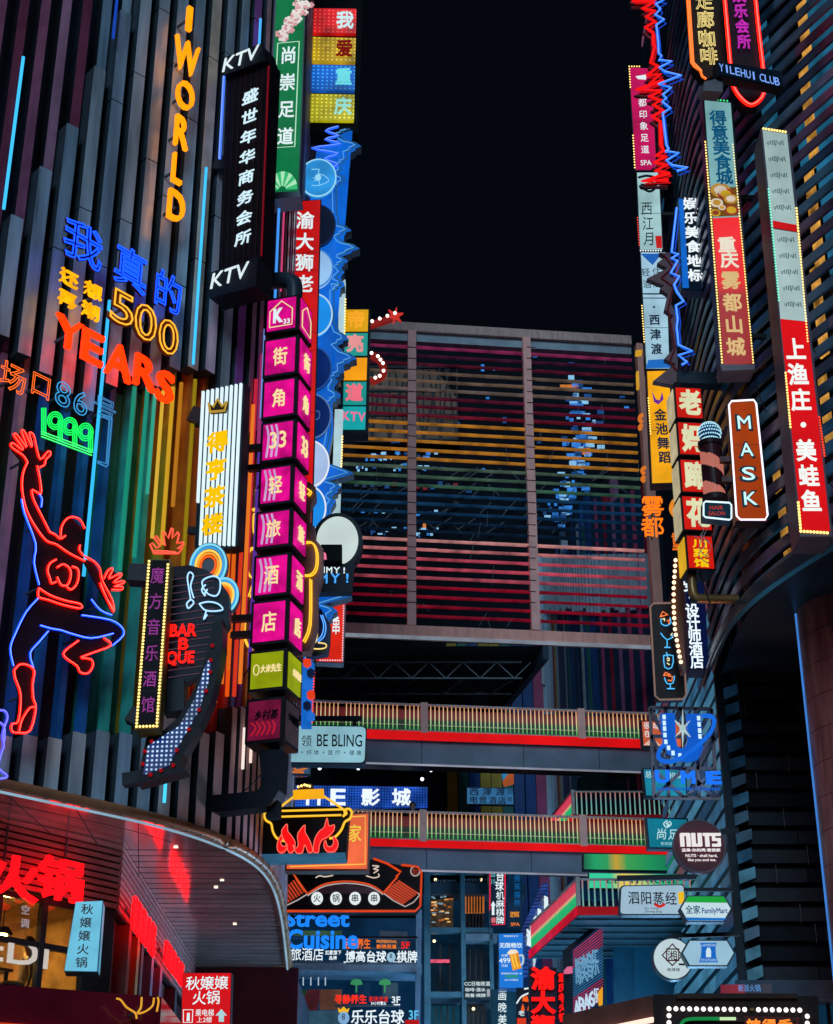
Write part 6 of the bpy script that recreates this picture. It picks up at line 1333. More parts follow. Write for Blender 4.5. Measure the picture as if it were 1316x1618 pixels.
s.rows('lettering', '上渔庄·美蛙鱼', (1256, 553), (1281, 793), 31, 34, em((240, 245, 240), 1.05, .05), y=-.06, th=.04, bold=.03)
for a_, b_ in (((1245, 260), (1275, 330)), ((1270, 470), (1296, 540)), ((1300, 700), (1330, 760))): s.wire(a_, b_, 12, .012, .4)
s.dots('bulb_trim', [(1206, 204), (1245, 210)], 4.5, .025, WARMB, -.02); s.dots('bulb_trim', [(1258, 330), (1276, 545)], 4.5, .022, WARMB, -.02); s.dots('green_bulb_trim', [(1214, 300), (1231, 480)], 4.5, .022, em((120, 240, 200), 1.3, 0), -.02); s.dots('bulb_trim', [(1241, 590), (1249, 680)], 4.5, .022, WARMB, -.02); s.dots('red_bulb_trim', [(1294, 660), (1303, 725)], 4.5, .022, em((255, 70, 40), 1.3, 0), -.02); s.dots('bulb_trim', [(1261, 795), (1265, 840), (1312, 843)], 5, .028, WARMB, -.02)

s = lightbox('rust_orange_sign', 'rust orange rounded sign with white tube border and four pale letters', 'sign', [(1151, 636), (1194, 634), (1212, 824), (1163, 823)], 30.6, 0, em((172, 62, 12), .85, .22, 1.2), .35, df((.08, .03, .03), .4), 1)
s.neon('white_tube', [[(1151, 642), (1155, 636), (1190, 634), (1194, 640), (1212, 816), (1208, 823), (1169, 823), (1163, 817)]], .02, em((245, 240, 255), 1.5, 0), -.06, 0, True)
for ch, x, y in (('M', 1175, 669), ('A', 1179, 712), ('S', 1182, 750), ('K', 1185, 789)):
    s.word('letter_back', ch, x - 12, y - 12, x + 12, y + 12, df((.01, .05, .07), .5), y=-.04, th=.015, bold=.04); s.word('letter', ch, x - 10, y - 10, x + 10, y + 10, em((190, 240, 245), 1.25, 0), y=-.06, th=.018, bold=0)
s.arm('bracket', (1140, 720), (1156, 720), .12, df((.07, .015, .02), .4), .2); s.arm('bracket', (1142, 752), (1160, 752), .12, df((.07, .015, .02), .4), .2)
s.wire((1140, 700), (1156, 650), 8, .012, .25); s.wire((1163, 824), (1140, 880), 10, .012, .25)

cs = Sign('noodle_cube_stack', 'stack of red boxes with pale characters above a yellow-lettered box', 'sign', 1085, 900, 31.8, 6)
for ch, q in (('老', [(1067, 613), (1106, 612), (1109, 659), (1070, 659)]), ('妈', [(1071, 668), (1109, 668), (1111, 716), (1074, 717)]), ('蹄', [(1075, 727), (1112, 728), (1114, 776), (1078, 776)]), ('花', [(1078, 785), (1120, 786), (1124, 836), (1083, 836)]), ('馆', [(1085, 847), (1124, 848), (1127, 897), (1089, 897)])):
    qq = cs.pts(q); x0 = qq[0][0]; x1 = qq[1][0]; z1 = qq[0][1]; z0 = qq[3][1]; g_ = .035; w_ = x1 - x0
    cube = cs.part('box', MB().box(x0 - g_, x1 + g_, 0, w_ + .1, z0 - g_, z1 + g_), BLK)
    cs.part('face_panel', MB().box(x0, x1, -.02, -.003, z0, z1), em((215, 28, 16), .92, .2, 2), cube); cs.part('side_panel', MB().box(x0 - g_ - .02, x0 - g_ - .003, .05, w_ + .05, z0, z1), em((215, 200, 160), .7, .3, 2) if ch != '馆' else em((235, 180, 40), .85, .2, 2), cube)
    if ch != '馆': lt = MB(); put_text(lt, ch, x0 + w_ * .12, z0 + .06, x1 - w_ * .05, z1 - .06, -.06, .04, .05, 'fill', 0); cs.part('character', lt, em((222, 222, 180), 1, .1), cube)
    else:
        lt = MB(); h_ = (z1 - z0) / 3.3
        for i, c_ in enumerate('川菜馆'): put_text(lt, c_, x0 + w_ * .2, z1 - .05 - h_ * (i + 1), x1 - w_ * .2, z1 - .05 - h_ * i - .03, -.06, .04, .03, 'fill', 0)
        cs.part('character', lt, em((245, 200, 20), 1, .1), cube)
cs.part('pole', MB().box(.12, .25, .25, .38, -.6, cs.uv(1085, 595)[1]), BLK)
PWIRE = df((.55, .55, .52), .5)
for pp_ in ([(1095, 850), (1112, 862), (1102, 880), (1120, 895)], [(1108, 848), (1104, 872), (1122, 886)], [(1098, 826), (1110, 840), (1105, 850), (1118, 858)], [(1118, 836), (1110, 852), (1122, 866), (1112, 884)]): cs.neon('loose_cable', [pp_], .008, PWIRE, -.09, 5)
cs.wire((1110, 900), (1140, 960), 14, .014, .2)
cs.part('pipe_bracket', MB().tube(smooth([(.18, .3, .0), (.2, .3, -.45), (.45, .3, cs.uv(1112, 937)[1]), (cs.uv(1172, 938)[0], .3, cs.uv(1172, 938)[1])], 5), .1, 10), df((.30, .16, .06), .35, .4))
s = Sign('barber_pole', 'barber pole with a dotted blue globe over brown and pink spiral stripes', 'barber pole', 1126, 785, 31, 0)
c = s.uv(1122, 681); k = s.px(1122, 681); gb_ = MB().ball((c[0], .1, c[1]), 18 * k, 0, 20, 12); s.part('globe', gb_, df((.03, .12, .26), .3))
dm = MB()
for i in range(7):
    for j in range(14):
        ph = .35 + i * .33; th = math.pi + (j + (i % 2) * .5) * math.pi / 13.5; r_ = 18 * k; dm.ball((c[0] + r_ * math.sin(ph) * math.cos(th), .1 + r_ * math.sin(ph) * math.sin(th), c[1] + r_ * math.cos(ph)), .018, 0, 6, 4)
s.part('led_dot_trim', dm, em((170, 225, 245), 1.3, 0))
x0, z0 = s.uv(1113, 782); x1, z1 = s.uv(1141, 703); cr_ = (x1 - x0) / 2; cxm = (x0 + x1) / 2; N = 28; sp_ = MB()
for zi in range(40):
    for j in range(N):
        a0, a1 = 2 * math.pi * j / N, 2 * math.pi * (j + 1) / N; za, zb_ = z0 + (z1 - z0) * zi / 40, z0 + (z1 - z0) * (zi + 1) / 40
        mi = 0 if (j / N + zi / 40 * 1.7) % 1 < .56 else 1
        sp_.add([(cxm + cr_ * math.cos(a), .1 + cr_ * math.sin(a), z) for a, z in ((a0, za), (a1, za), (a1, zb_), (a0, zb_))], [(0, 1, 2, 3)], mi, True)
s.part('striped_drum', sp_, [df((.05, .012, .016), .35), em((205, 120, 105), .8, .1)])
for za_, zb2 in ((z1, z1 + .1), (z0 - .12, z0)): s.part('collar', MB().tube([(cxm, .1, za_), (cxm, .1, zb2)], cr_ * 1.15, 20), df((.03, .015, .018), .4))
s = lightbox('hair_salon_sign', 'small dark teal hair salon sign with white tube border and red letters', 'sign', [(1110, 793), (1155, 795), (1155, 823), (1110, 819)], 30.4, 0, em((10, 48, 66), .7, .2, 1), .25, df((.02, .08, .13), .4), 1)
s.neon('white_tube', [[(1111, 797), (1114, 794), (1152, 796), (1155, 800), (1155, 820), (1152, 823), (1114, 819), (1111, 816)]], .018, em((205, 235, 250), 1.4, 0), -.05, 0, True); s.word('lettering', 'HAIR', 1121, 800, 1142, 806, em((200, 55, 40), .9, 0)); s.word('lettering', 'SALON', 1119, 809, 1145, 815, em((200, 55, 40), .9, 0))

s = Sign('fog_city_neon', 'orange neon characters stacked above each other at the right end of the frame', 'neon sign', 1012, 855, 37.5, 0)
for ch, y in (('雾', 800), ('都', 833)): s.rows('character', ch, (1031, y), (1032, y), 36, 32, em((255, 120, 20), 1.25, .05), y=-.05, th=.06, bold=.0)
s.rows('character', '重', (1069, 856), (1069, 856), 16, 30, em((235, 110, 30), 1, .05), y=-.05, th=.05); s.neon('ring_tube', [[(1070, 790), (1063, 795), (1060, 805), (1065, 815), (1071, 817)]], .06, em((235, 140, 40), 1, .1), -.05, 4); s.arm('mount', (1031, 786), (1031, 850), .05, STEEL, .1)

s = Sign('bulb_arrow_sign', 'brown curved strip edged with large warm bulbs behind the cocktail sign', 'sign', 1060, 1060, 33.4, 0)
arr = [(1066, 880), (1066, 920), (1062, 960), (1068, 1010), (1078, 1060), (1084, 1060), (1080, 1000), (1080, 920), (1076, 878)]
s.panel('strip_board', arr, 0, .3, df((.16, .05, .02), .4)); s.dots('bulb_trim', [(1067, 886), (1064, 930), (1064, 960), (1066, 995), (1072, 1030), (1077, 1055)], 9.5, .042, em((255, 215, 165), 2.5, 0), -.03)
s = Sign('cocktail_sign', 'dark rounded panel with four neon drinks one above another', 'sign', 1040, 1105, 34.2, 0)
rr = [(1027, 960), (1032, 954), (1070, 953), (1076, 958), (1084, 1098), (1079, 1105), (1042, 1106), (1035, 1100)]
s.panel('panel', rr, 0, .2, df((.03, .022, .022), .4)); s.neon('frame_tube', [rr], .022, em((150, 120, 110), .7, .2), -.02, 0, True)
Zk = lambda p: Z(960, 750, 3.697, p)
s.neon('cyan_tube', [Zk(p) for p in ([(310, 845), (312, 875), (340, 888), (368, 870), (362, 840)], [(308, 930), (345, 970), (385, 945), (368, 945)], [(345, 970), (345, 1010), (330, 1014), (365, 1014)], [(325, 1062), (332, 1130), (372, 1132), (380, 1062), (325, 1062)], [(342, 1042), (348, 1070)], [(330, 1190), (345, 1225), (380, 1222), (388, 1180)], [(362, 1225), (365, 1252), (345, 1255), (390, 1255)])], .014, em((40, 165, 230), 1.25, 0), -.05, 2)
s.neon('orange_tube', [Zk(p) for p in ([(305, 835), (320, 805), (350, 822), (305, 835)], [(325, 1178), (335, 1160), (365, 1172), (325, 1178)], [(350, 1180), (378, 1185), (372, 1210), (350, 1205)], [(345, 860), (360, 850), (355, 875)])], .014, em((245, 110, 40), 1.25, 0), -.05, 1); s.neon('cream_tube', [Zk(p) for p in ([(368, 945), (375, 932), (392, 938), (390, 952), (375, 955)], [(345, 1080), (355, 1075), (358, 1090), (345, 1090)], [(345, 1105), (360, 1115)], [(318, 850), (330, 845), (330, 860)])], .012, em((235, 225, 170), 1.2, 0), -.05, 2)
s = lightbox('designer_hotel_sign', 'navy vertical sign with white designer hotel characters and blue glow', 'sign', [(1081, 905), (1112, 905), (1120, 1058), (1090, 1058)], 35.4, 0, em((10, 26, 78), .6, .3, 1), .55, df((.12, .05, .10), .4), 1)
s.rows('lettering', '安·设计师酒店', (1089, 925), (1101, 1046), 21, 22, em((225, 240, 250), 1.2, 0), y=-.06, th=.04, bold=.02)

# cinema star frame
s = Sign('cinema_star_frame', 'steel lattice frame with big blue film-strip letter, silver star and orbit ring', 'sign', 1035, 1258, 36, 0)
fm = MB()
def fb_(a, b, w_=.07): p, q = s.uv(*a), s.uv(*b); fm.bar((p[0], .15, p[1]), (q[0], .15, q[1]), w_)
for a, b in (((1028, 1115), (1126, 1117)), ((1028, 1115), (1035, 1257)), ((1126, 1117), (1134, 1258)), ((1035, 1257), (1140, 1259)), ((1032, 1210), (1132, 1212)), ((1053, 1115), (1058, 1257)), ((1100, 1116), (1106, 1258)), ((1030, 1160), (1130, 1162)), ((1076, 1116), (1053, 1160)), ((1076, 1116), (1100, 1160)), ((1030, 1160), (1056, 1210)), ((1130, 1162), (1104, 1210)), ((1033, 1212), (1082, 1257)), ((1082, 1212), (1035, 1257)), ((1082, 1212), (1130, 1257)), ((1132, 1212), (1084, 1257)), ((1028, 1118), (1052, 1160)), ((1126, 1118), (1104, 1160))): fb_(a, b)
s.part('steel_frame', fm, df((.25, .20, .21), .45, .3))
U_ = Z(960, 1080, 3.697, [(310, 182), (385, 180), (392, 210), (395, 330), (405, 375), (430, 388), (455, 375), (470, 330), (462, 210), (460, 185), (540, 185), (550, 350), (555, 390), (530, 440), (470, 458), (410, 440), (350, 400), (325, 340), (312, 250)])
s.panel('letter_board', U_, -.1, .1, em((16, 92, 205), .95, .2, 1.2)); fl2 = MB()
for x, y in [(326, 205), (327, 240), (329, 273), (331, 310), (336, 350), (352, 385), (378, 415), (418, 430), (527, 212), (530, 248), (533, 284), (535, 318)]:
    u_, v_ = s.uv(960 + x / 3.697, 1080 + y / 3.697); fl2.box(u_ - .035, u_ + .035, -.125, -.102, v_ - .05, v_ + .05)
s.part('film_hole_trim', fl2, em((200, 235, 245), 1.1, 0)); cx, cy = s.uv(1077, 1155); k = s.px(1077, 1155); star = []
for j in range(16):
    a = math.pi / 2 + j * math.pi / 8; r_ = ((29, 18, 17, 18) * 4)[j // 2 % 4 if j % 2 == 0 else 0] * k if j % 2 == 0 else 4 * k; r_ = (28 if j in (0, 8) else 17 if j in (2, 6, 10, 14) else 0) * k if j % 2 == 0 else 4 * k
    if j in (4, 12): r_ = 5 * k
    star.append((cx + r_ * math.cos(a), cy + r_ * math.sin(a) * 1.08))
s.panel('star', [(0, 0)] * 0 + [(1077, 1155)] * 0 + [(1077 + (p[0] - cx) / k, 1155 - (p[1] - cy) / k) for p in star], -.2, -.12, em((190, 215, 215), .9, .3, 6))
s.neon('orbit_ring', [Z(960, 1080, 3.697, [(545, 205), (590, 205), (615, 230), (600, 290), (550, 350), (480, 410), (400, 460), (330, 470), (290, 445), (300, 400), (325, 370)])], .05, em((20, 100, 215), 1.1, .1), -.18, 4)
s.rows('lettering', 'UME', (1046, 1228), (1127, 1230), 20, 18, em((25, 110, 240), 1.15, 0), y=-.1, th=.1, bold=.05); s.word('small_lettering', 'International Cineplex', 1038, 1244, 1137, 1252, em((25, 95, 200), .9, 0), y=-.08, th=.04, bold=.02)

s = lightbox('orange_slogan_box', 'orange white-lettered box half hidden behind the cinema frame', 'sign', [(1012, 1138), (1076, 1140), (1078, 1182), (1015, 1180)], 39, 3, em((205, 95, 60), .9, .3, 2), .25, CASE, 2)
s.rows('lettering', '很味', (1022, 1147), (1037, 1148), 11, 11, WHITE); s.rows('lettering', '在', (1023, 1160), (1023, 1160), 11, 11, WHITE); s.panel('pale_wedge', [(1016, 1178), (1030, 1166), (1044, 1179)], -.035, -.027, em((230, 190, 170), .9, .1))
s = lightbox('teal_headquarters_box', 'teal box with pale writing behind the lower half of the cinema frame', 'sign', [(1015, 1214), (1084, 1216), (1086, 1260), (1019, 1259)], 39, 3, em((30, 140, 170), .88, .35, 2), .25, CASE, 2); s.rows('lettering', '总部', (1024, 1224), (1036, 1224), 11, 11, em((190, 230, 235), .95, 0)); s.rows('lettering', '招商', (1062, 1226), (1073, 1226), 10, 10, em((190, 230, 235), .95, 0))
s = lightbox('teal_foot_spa_box', 'teal box with swirl mark partly behind the maroon disc', 'sign', [(1020, 1291), (1087, 1293), (1089, 1342), (1024, 1341)], 38, 3, em((20, 125, 150), .88, .3, 1.5), .25, df((.02, .06, .09), .4), 2.5); s.rows('lettering', '尚足', (1044, 1318), (1063, 1319), 17, 18, em((190, 230, 235), 1, 0), shear=.15, bold=-.005); s.word('small_lettering', '影院足道', 1044, 1331, 1068, 1336, em((170, 220, 225), .9, 0)); s.neon('swirl_line', [[(1054, 1297), (1048, 1302), (1053, 1308), (1060, 1303), (1057, 1298)], [(1056, 1300), (1052, 1302), (1057, 1304), (1053, 1306)]], .014, em((190, 230, 235), 1, 0), -.035, 3)
s = Sign('maroon_disc_sign', 'round maroon sign with white blocky lettering', 'sign', 1105, 1378, 34.8, 0)
c = s.uv(1105, 1337); k = s.px(1105, 1337); kv = abs(s.uv(1105, 1338)[1] - c[1]); s.part('disc', MB().disc(c, 41 * k, 41 * kv, 0, .22, 0, 60), df((.13, .008, .022), .35)); s.part('disc_rim', MB().tube([(c[0] + 41 * k * math.cos(t), .0, c[1] + 41 * kv * math.sin(t)) for t in [j * math.pi / 30 for j in range(60)]], .02, 6, 0, True), df((.14, .12, .15), .4))
nl = MB(); wt = em((230, 225, 225), 1.05, 0)
def blk(x, y, w_, h_): a = s.uv(x, y + h_); b = s.uv(x + w_, y); nl.box(a[0], b[0], -.05, -.005, a[1], b[1])
for q in ((1075, 1318, 5, 20), (1075, 1317, 14, 4), (1085, 1318, 5, 20), (1093, 1317, 5, 20), (1103, 1317, 5, 20), (1093, 1334, 15, 4), (1110, 1317, 14, 4), (1114.5, 1318, 5, 20), (1125, 1317, 13, 4), (1125, 1318, 4, 11), (1125, 1325, 13, 4), (1134, 1326, 4, 11), (1125, 1334, 13, 4)): blk(*q)
s.part('block_lettering', nl, wt); s.word('small_lettering', '坚果·你的壳·爱我家', 1077, 1341, 1138, 1346, wt, y=-.03, th=.025, bold=.02); s.word('small_lettering', 'NUTS · shell hard,', 1083, 1350, 1133, 1355, wt, y=-.03, th=.025, bold=.01); s.word('small_lettering', 'like you and me.', 1087, 1357, 1131, 1362, wt, y=-.03, th=.025, bold=.01)
s.arm('bracket', (1140, 1312), (1168, 1310), .1, CASE, .1)

s = lightbox('steamed_dishes_sign', 'pale rounded box with playful black characters hung from a bracket', 'sign', [(980, 1399), (1082, 1397), (1080, 1446), (978, 1446)], 34.2, 0, em((160, 190, 210), .95, .12, 1.2), .25, df((.02, .05, .08), .4), 2, rnd_=6)
s.rows('lettering', '泗阳蒸经', (1001, 1419), (1060, 1420), 18, 21, df((.015, .02, .025)), bold=.015); s.word('small_lettering', 'Siu Yang', 1018, 1434, 1040, 1438, df((.03, .03, .04))); s.word('small_lettering', 'Zhang Jing', 1018, 1439, 1045, 1443, df((.03, .03, .04))); s.panel('yellow_label', [(1071, 1411), (1080, 1409), (1080, 1428), (1072, 1429)], -.04, -.027, em((240, 190, 30), .95, .1)); s.neon('red_smile_line', [[(1034, 1429), (1042, 1433), (1050, 1429)]], .03, em((210, 35, 30), .9, 0), -.03, 4); s.arm('bracket', (976, 1386), (1100, 1384), .1, CASE, .1); s.arm('bracket', (1078, 1404), (1160, 1404), .07, CASE, .1)
def hexq(x0, x1, y0, y1, n): return [(x0, (y0 + y1) / 2), (x0 + n, y0), (x1 - n, y0), (x1, (y0 + y1) / 2), (x1 - n, y1), (x0 + n, y1)]
s = Sign('convenience_store_sign', 'six sided convenience store sign in green, white and blue bands', 'sign', 1080, 1456, 33.2, 0)
q = hexq(1073, 1157, 1415, 1457, 12); s.panel('casing', q, 0, .22, df((.02, .05, .08), .4)); s.panel('face_panel', hexq(1076, 1154, 1417, 1455, 11), -.02, -.003, em((195, 220, 230), .98, .08)); s.panel('green_band', [(1087, 1417), (1143, 1417), (1149, 1427), (1082, 1426)], -.028, -.021, em((30, 165, 60), .95, .1)); s.panel('blue_band', [(1082, 1450), (1148, 1451), (1143, 1455), (1087, 1455)], -.028, -.021, em((30, 115, 200), .95, .1))
s.word('lettering', '全家', 1083, 1431, 1106, 1444, em((8, 90, 120), .7, 0), bold=.02); s.word('lettering', 'FamilyMart', 1109, 1435, 1149, 1446, em((8, 80, 150), .7, 0), bold=.02)
s = Sign('round_hunan_sign', 'round pale sign with a red lattice emblem next to the blue bottle sign', 'sign', 1062, 1548, 34, 0)
c = s.uv(1063, 1515); k = s.px(1063, 1515); s.part('casing', MB().disc(c, 32 * k, 33 * k, 0, .22, 0, 48), df((.02, .05, .08), .4)); s.part('face_panel', MB().disc(c, 30 * k, 31 * k, -.02, -.003, 0, 48), em((190, 212, 218), .98, .1)); RD = df((.22, .02, .02)); s.neon('emblem_line', [[(1062, 1492), (1078, 1510), (1062, 1526), (1046, 1510)], [(1053, 1500), (1072, 1500), (1072, 1518), (1053, 1518)]], .018, RD, -.03, 0, True); s.rows('lettering', '湘', (1062, 1510), (1062, 1510), 16, 16, RD, bold=.01); s.word('small_lettering', '湘满楼', 1053, 1530, 1074, 1535, df((.02, .04, .05))); s.neon('cloud_line', [[(1072, 1524), (1082, 1524), (1085, 1519), (1079, 1518)]], .02, df((.02, .04, .05)), -.03, 4); s.arm('bracket', (1062, 1478), (1062, 1485), .1, CASE, .1); s.arm('bracket', (1062, 1478), (1170, 1474), .08, CASE, .1)
s = Sign('bottle_shop_sign', 'six sided pale sign with a blue emblem and white bottle', 'sign', 1085, 1527, 33.2, 0)
s.panel('casing', hexq(1076, 1162, 1485, 1527, 12), 0, .22, df((.02, .05, .08), .4)); s.panel('face_panel', hexq(1079, 1159, 1487, 1525, 11), -.02, -.003, em((150, 190, 212), .98, .1)); s.panel('emblem', [(1106, 1490), (1132, 1490), (1130, 1500), (1131, 1512), (1134, 1521), (1104, 1521), (1107, 1512), (1108, 1500)], -.03, -.021, em((25, 105, 200), .95, .1)); s.panel('bottle', [(1117, 1498), (1121, 1498), (1123, 1503), (1123, 1513), (1115, 1513), (1115, 1503)], -.04, -.031, em((200, 225, 235), 1, 0)); s.word('small_lettering', 'LAWSON', 1108, 1492, 1130, 1496, em((170, 205, 230), .9, 0), y=-.04, th=.01, bold=.02); s.word('small_lettering', 'STATION', 1107, 1515.5, 1131, 1519.5, em((170, 205, 230), .9, 0), y=-.04, th=.01, bold=.02)
s = lightbox('mall_name_board', 'long green and yellow board with dark capitals above the small lower balcony', 'sign', [(930, 1379), (1090, 1381), (1090, 1406), (930, 1404)], 43.5, 2, ramp([(0, (35, 205, 150)), (.2, (40, 205, 150)), (.3, (240, 200, 70)), (.45, (190, 210, 110)), (.6, (45, 190, 140)), (1, (30, 150, 130))], .95, 0, 0, 3.0, 'mall_board'), .2, df((.01, .03, .04), .4), 1)
for t, x0, x1 in (('DE', 959, 977), ('YI', 992, 1008), ('WORLD', 1018, 1072)): s.word('lettering', t, x0, 1388, x1, 1396, df((.01, .02, .02)), bold=.02)
s = lightbox('green_reflection_glow', 'blurred green and yellow reflection painted in as glow on the lower footbridge beam', 'screen', [(922, 1349), (1070, 1351), (1070, 1376), (922, 1374)], 49.2, 6.5, ramp([(0, (10, 95, 60)), (.12, (20, 165, 100)), (.25, (40, 160, 90)), (.34, (205, 165, 40)), (.45, (60, 165, 80)), (.7, (20, 150, 90)), (1, (10, 110, 80))], .85, 0, 0, 2.9, 'green_glow'), .3, CASE, .5)  # glowing panel added for the mall board's light on the beam

# signs inside the alley
s = lightbox('cinema_led_screen', 'long blue LED screen with white cinema characters under the upper footbridge', 'screen', [(430, 1240), (676, 1243), (676, 1278), (430, 1278)], 54, 3, led_dots((35, 90, 200), (8, 36, 110), .09, 1.05, .42), .3, CASE, .5)
for t, x in (('U', 455), ('M', 495), ('E', 534), ('影', 585), ('城', 634)): s.rows('lettering', t, (x, 1260), (x, 1260), 29 if isc(t) else 21, 27 if isc(t) else 24, em((230, 242, 250), 1.1, 0), y=-.07, th=.04, bold=.03 if isc(t) else .03)
s = lightbox('esports_hotel_sign', 'dim blue sign with two rows of dark characters, right of the cinema screen', 'sign', [(737, 1244), (811, 1245), (812, 1272), (737, 1271)], 56, 3, em((55, 115, 165), .75, .25, 2), .2, CASE, 1)
DN = df((.01, .02, .08)); s.rows('lettering', '西津渡', (749, 1251), (790, 1251), 15, 13, DN, bold=.02); s.rows('lettering', '电竞酒店', (748, 1264), (793, 1265), 13, 12, DN, bold=.02); s.word('small_lettering', '四', 802, 1247, 809, 1255, DN); s.word('small_lettering', '楼', 802, 1259, 809, 1267, DN)
s = Sign('wall_arrow_panel', 'small slanted blue and orange arrow panel hanging above the dim blue hotel sign', 'sign', 795, 1240, 55, 0); s.panel('panel', [(794, 1212), (812, 1210), (795, 1232), (793, 1224)], 0, .2, em((40, 130, 180), .8, .3)); s.panel('orange_edge', [(812, 1210), (812, 1236), (797, 1240), (794, 1232)], .1, .25, em((190, 90, 40), .7, .3)); s.arm('hanger', (805, 1195), (805, 1212), .05, STEEL, .1)
s = Sign('billiards_blade_sign', 'tall dark blade sign with white billiards characters and red edges', 'sign', 776, 1463, 50.5, 0); s.panel('casing', [(775, 1376), (799, 1376), (798, 1463), (775, 1463)], 0, .25, df((.012, .02, .05), .4))
s.rows('lettering', '台球', (790, 1385), (789, 1400), 13, 15, WHITE, bold=.02); s.rows('lettering', '机麻棋牌', (790, 1415), (790, 1455), 13, 13, WHITE, bold=.01); s.neon('red_edge', [[(798, 1378), (797, 1461), (777, 1461)], [(774, 1378), (774, 1438)]], .025, em((215, 40, 70), 1, .1), -.02); s.rows('small_lettering', '四川', (779, 1382), (779, 1393), 7, 9, em((110, 200, 210), .9, 0)); s.panel('white_arrow', [(779, 1424), (783, 1431), (781, 1431), (781, 1446), (777, 1446), (777, 1431), (775.5, 1431)], -.04, -.005, WHITE); s.panel('red_spot', [(776, 1450), (783, 1450), (783, 1458), (776, 1458)], -.03, -.005, em((220, 110, 120), .9, .2))
s = Sign('massage_blade_sign', 'dim blue blade sign with orange SPA lettering at its foot', 'sign', 803, 1465, 51.5, 0); s.panel('casing', [(802, 1380), (826, 1380), (825, 1466), (802, 1466)], 0, .3, em((14, 48, 80), .6, .4, 1.5)); s.rows('dark_lettering', '旁采摄养', (817, 1388), (817, 1427), 10, 11, em((18, 90, 150), .8, 0), bold=.02); s.rows('orange_lettering', '足疗采耳', (808, 1445), (818, 1445), 5, 9, em((240, 150, 30), 1, 0)) ; s.word('orange_lettering', 'SPA', 807, 1458, 821, 1463, em((235, 120, 35), 1, 0), bold=.02)
s = lightbox('beer_poster', 'bright blue beer poster with a full mug and price 499', 'poster', [(787, 1475), (827, 1474), (827, 1562), (788, 1562)], 47, 0, em((28, 118, 215), 1, .12, 1.2), .5, df((.02, .07, .16), .4), 1)
WP = em((225, 240, 248), 1, 0); s.word('lettering', '无限畅饮', 789, 1490, 825, 1498, WP, bold=.03); s.word('lettering', '499', 788.5, 1514, 806, 1522, WP, bold=.02); s.word('small_lettering', '啤酒特价KTV', 796, 1478, 819, 1481, WP); s.word('small_lettering', '仅需', 792, 1508, 802, 1512, WP); s.word('small_lettering', '元起', 792, 1524, 802, 1528, WP); s.word('small_lettering', '畅享美好时光欢聚一刻', 792, 1537, 824, 1540, WP); s.panel('green_label', [(798, 1541), (819, 1541), (819, 1545), (798, 1545)], -.035, -.027, em((40, 150, 130), .9, 0)); s.word('small_lettering', '24小时营业', 797, 1547, 819, 1550, WP)
s.panel('mug_beer', [(804, 1506), (818, 1504), (824, 1530), (810, 1534)], -.05, -.027, em((235, 150, 25), 1, .3, 6)); s.panel('mug_foam', [(801, 1506), (806, 1501), (815, 1501), (819, 1505), (812, 1508), (803, 1509)], -.06, -.051, em((240, 225, 200), 1, .1)); s.neon('mug_handle', [[(820, 1510), (826, 1511), (826, 1522), (822, 1525)]], .03, em((190, 215, 225), .9, 0), -.04, 4); s.neon('mug_rib', [[(808, 1510), (813, 1530)], [(813, 1509), (818, 1529)]], .025, em((250, 200, 80), 1, 0), -.055)
s = Sign('screen_wall', 'slanting blue LED wall with white characters leading to the lit balcony flank', 'screen', 832, 1525, 48, 62); s.panel('led_surface', [(829, 1480), (866, 1395), (866, 1490), (832, 1545)], 0, .2, led_dots((30, 80, 170), (6, 28, 84), .12, .8, .4))
lt = MB()
for i, (ch, x, y) in enumerate((('酒', 832.5, 1482), ('店', 838, 1472), ('宾', 844, 1461), ('馆', 850, 1450), ('楼', 860, 1430))):
    a = s.uv(x - 2, y + 12); b = s.uv(x + 2.4, y - 12); put_text(lt, ch, a[0], a[1], b[0], b[1], -.08, .05, .03, 'fill', 0)
s.part('lettering', lt, WHITE); s.panel('white_fish', [(841, 1505), (843, 1502), (845, 1512), (842, 1530)], -.05, -.01, em((190, 215, 225), .9, .1))
s = Sign('red_character_neon', 'large red neon characters stacked on a dark board near the lower edge', 'neon sign', 840, 1650, 44, 0); s.panel('board', [(836, 1528), (880, 1528), (880, 1655), (836, 1655)], .08, .3, df((.015, .018, .03), .5)); s.rows('character', '渝大狮', (858, 1546), (858, 1622), 36, 35, em((250, 18, 15), 1.3, 0), y=-.08, th=.08, bold=.05)
s = Sign('red_hotpot_neon', 'narrow column of smaller red neon characters right of the big red ones', 'neon sign', 881, 1620, 44.4, 0); s.panel('board', [(880, 1535), (903, 1535), (904, 1640), (880, 1640)], .05, .3, df((.012, .015, .03), .5)); s.rows('character', '重庆老火锅', (888, 1545), (889, 1608), 12, 14, em((245, 18, 15), 1.2, 0), y=-.05, th=.05, bold=.05)
s = lightbox('karaoke_billboard', 'turned billboard of pink and blue stripes with jagged writing below the lower balcony', 'billboard', [(902, 1500), (950, 1461), (956, 1590), (905, 1618)], 43, 40, em((28, 52, 88), .7, .5, 1.5), .3, CASE, 1)
ln = MB()
for k in range(26):
    y0 = 1503 + k * 4.2; a = s.uv(904, y0); b = s.uv(951, y0 - 37 + k * .3); ln.bar((a[0], -.035, a[1]), (b[0], -.035, b[1]), .018, None, 0 if k < 7 or k > 17 else 1)
s.part('stripe_trim', ln, [em((190, 60, 100), .8, .2), em((60, 130, 180), .7, .3)])
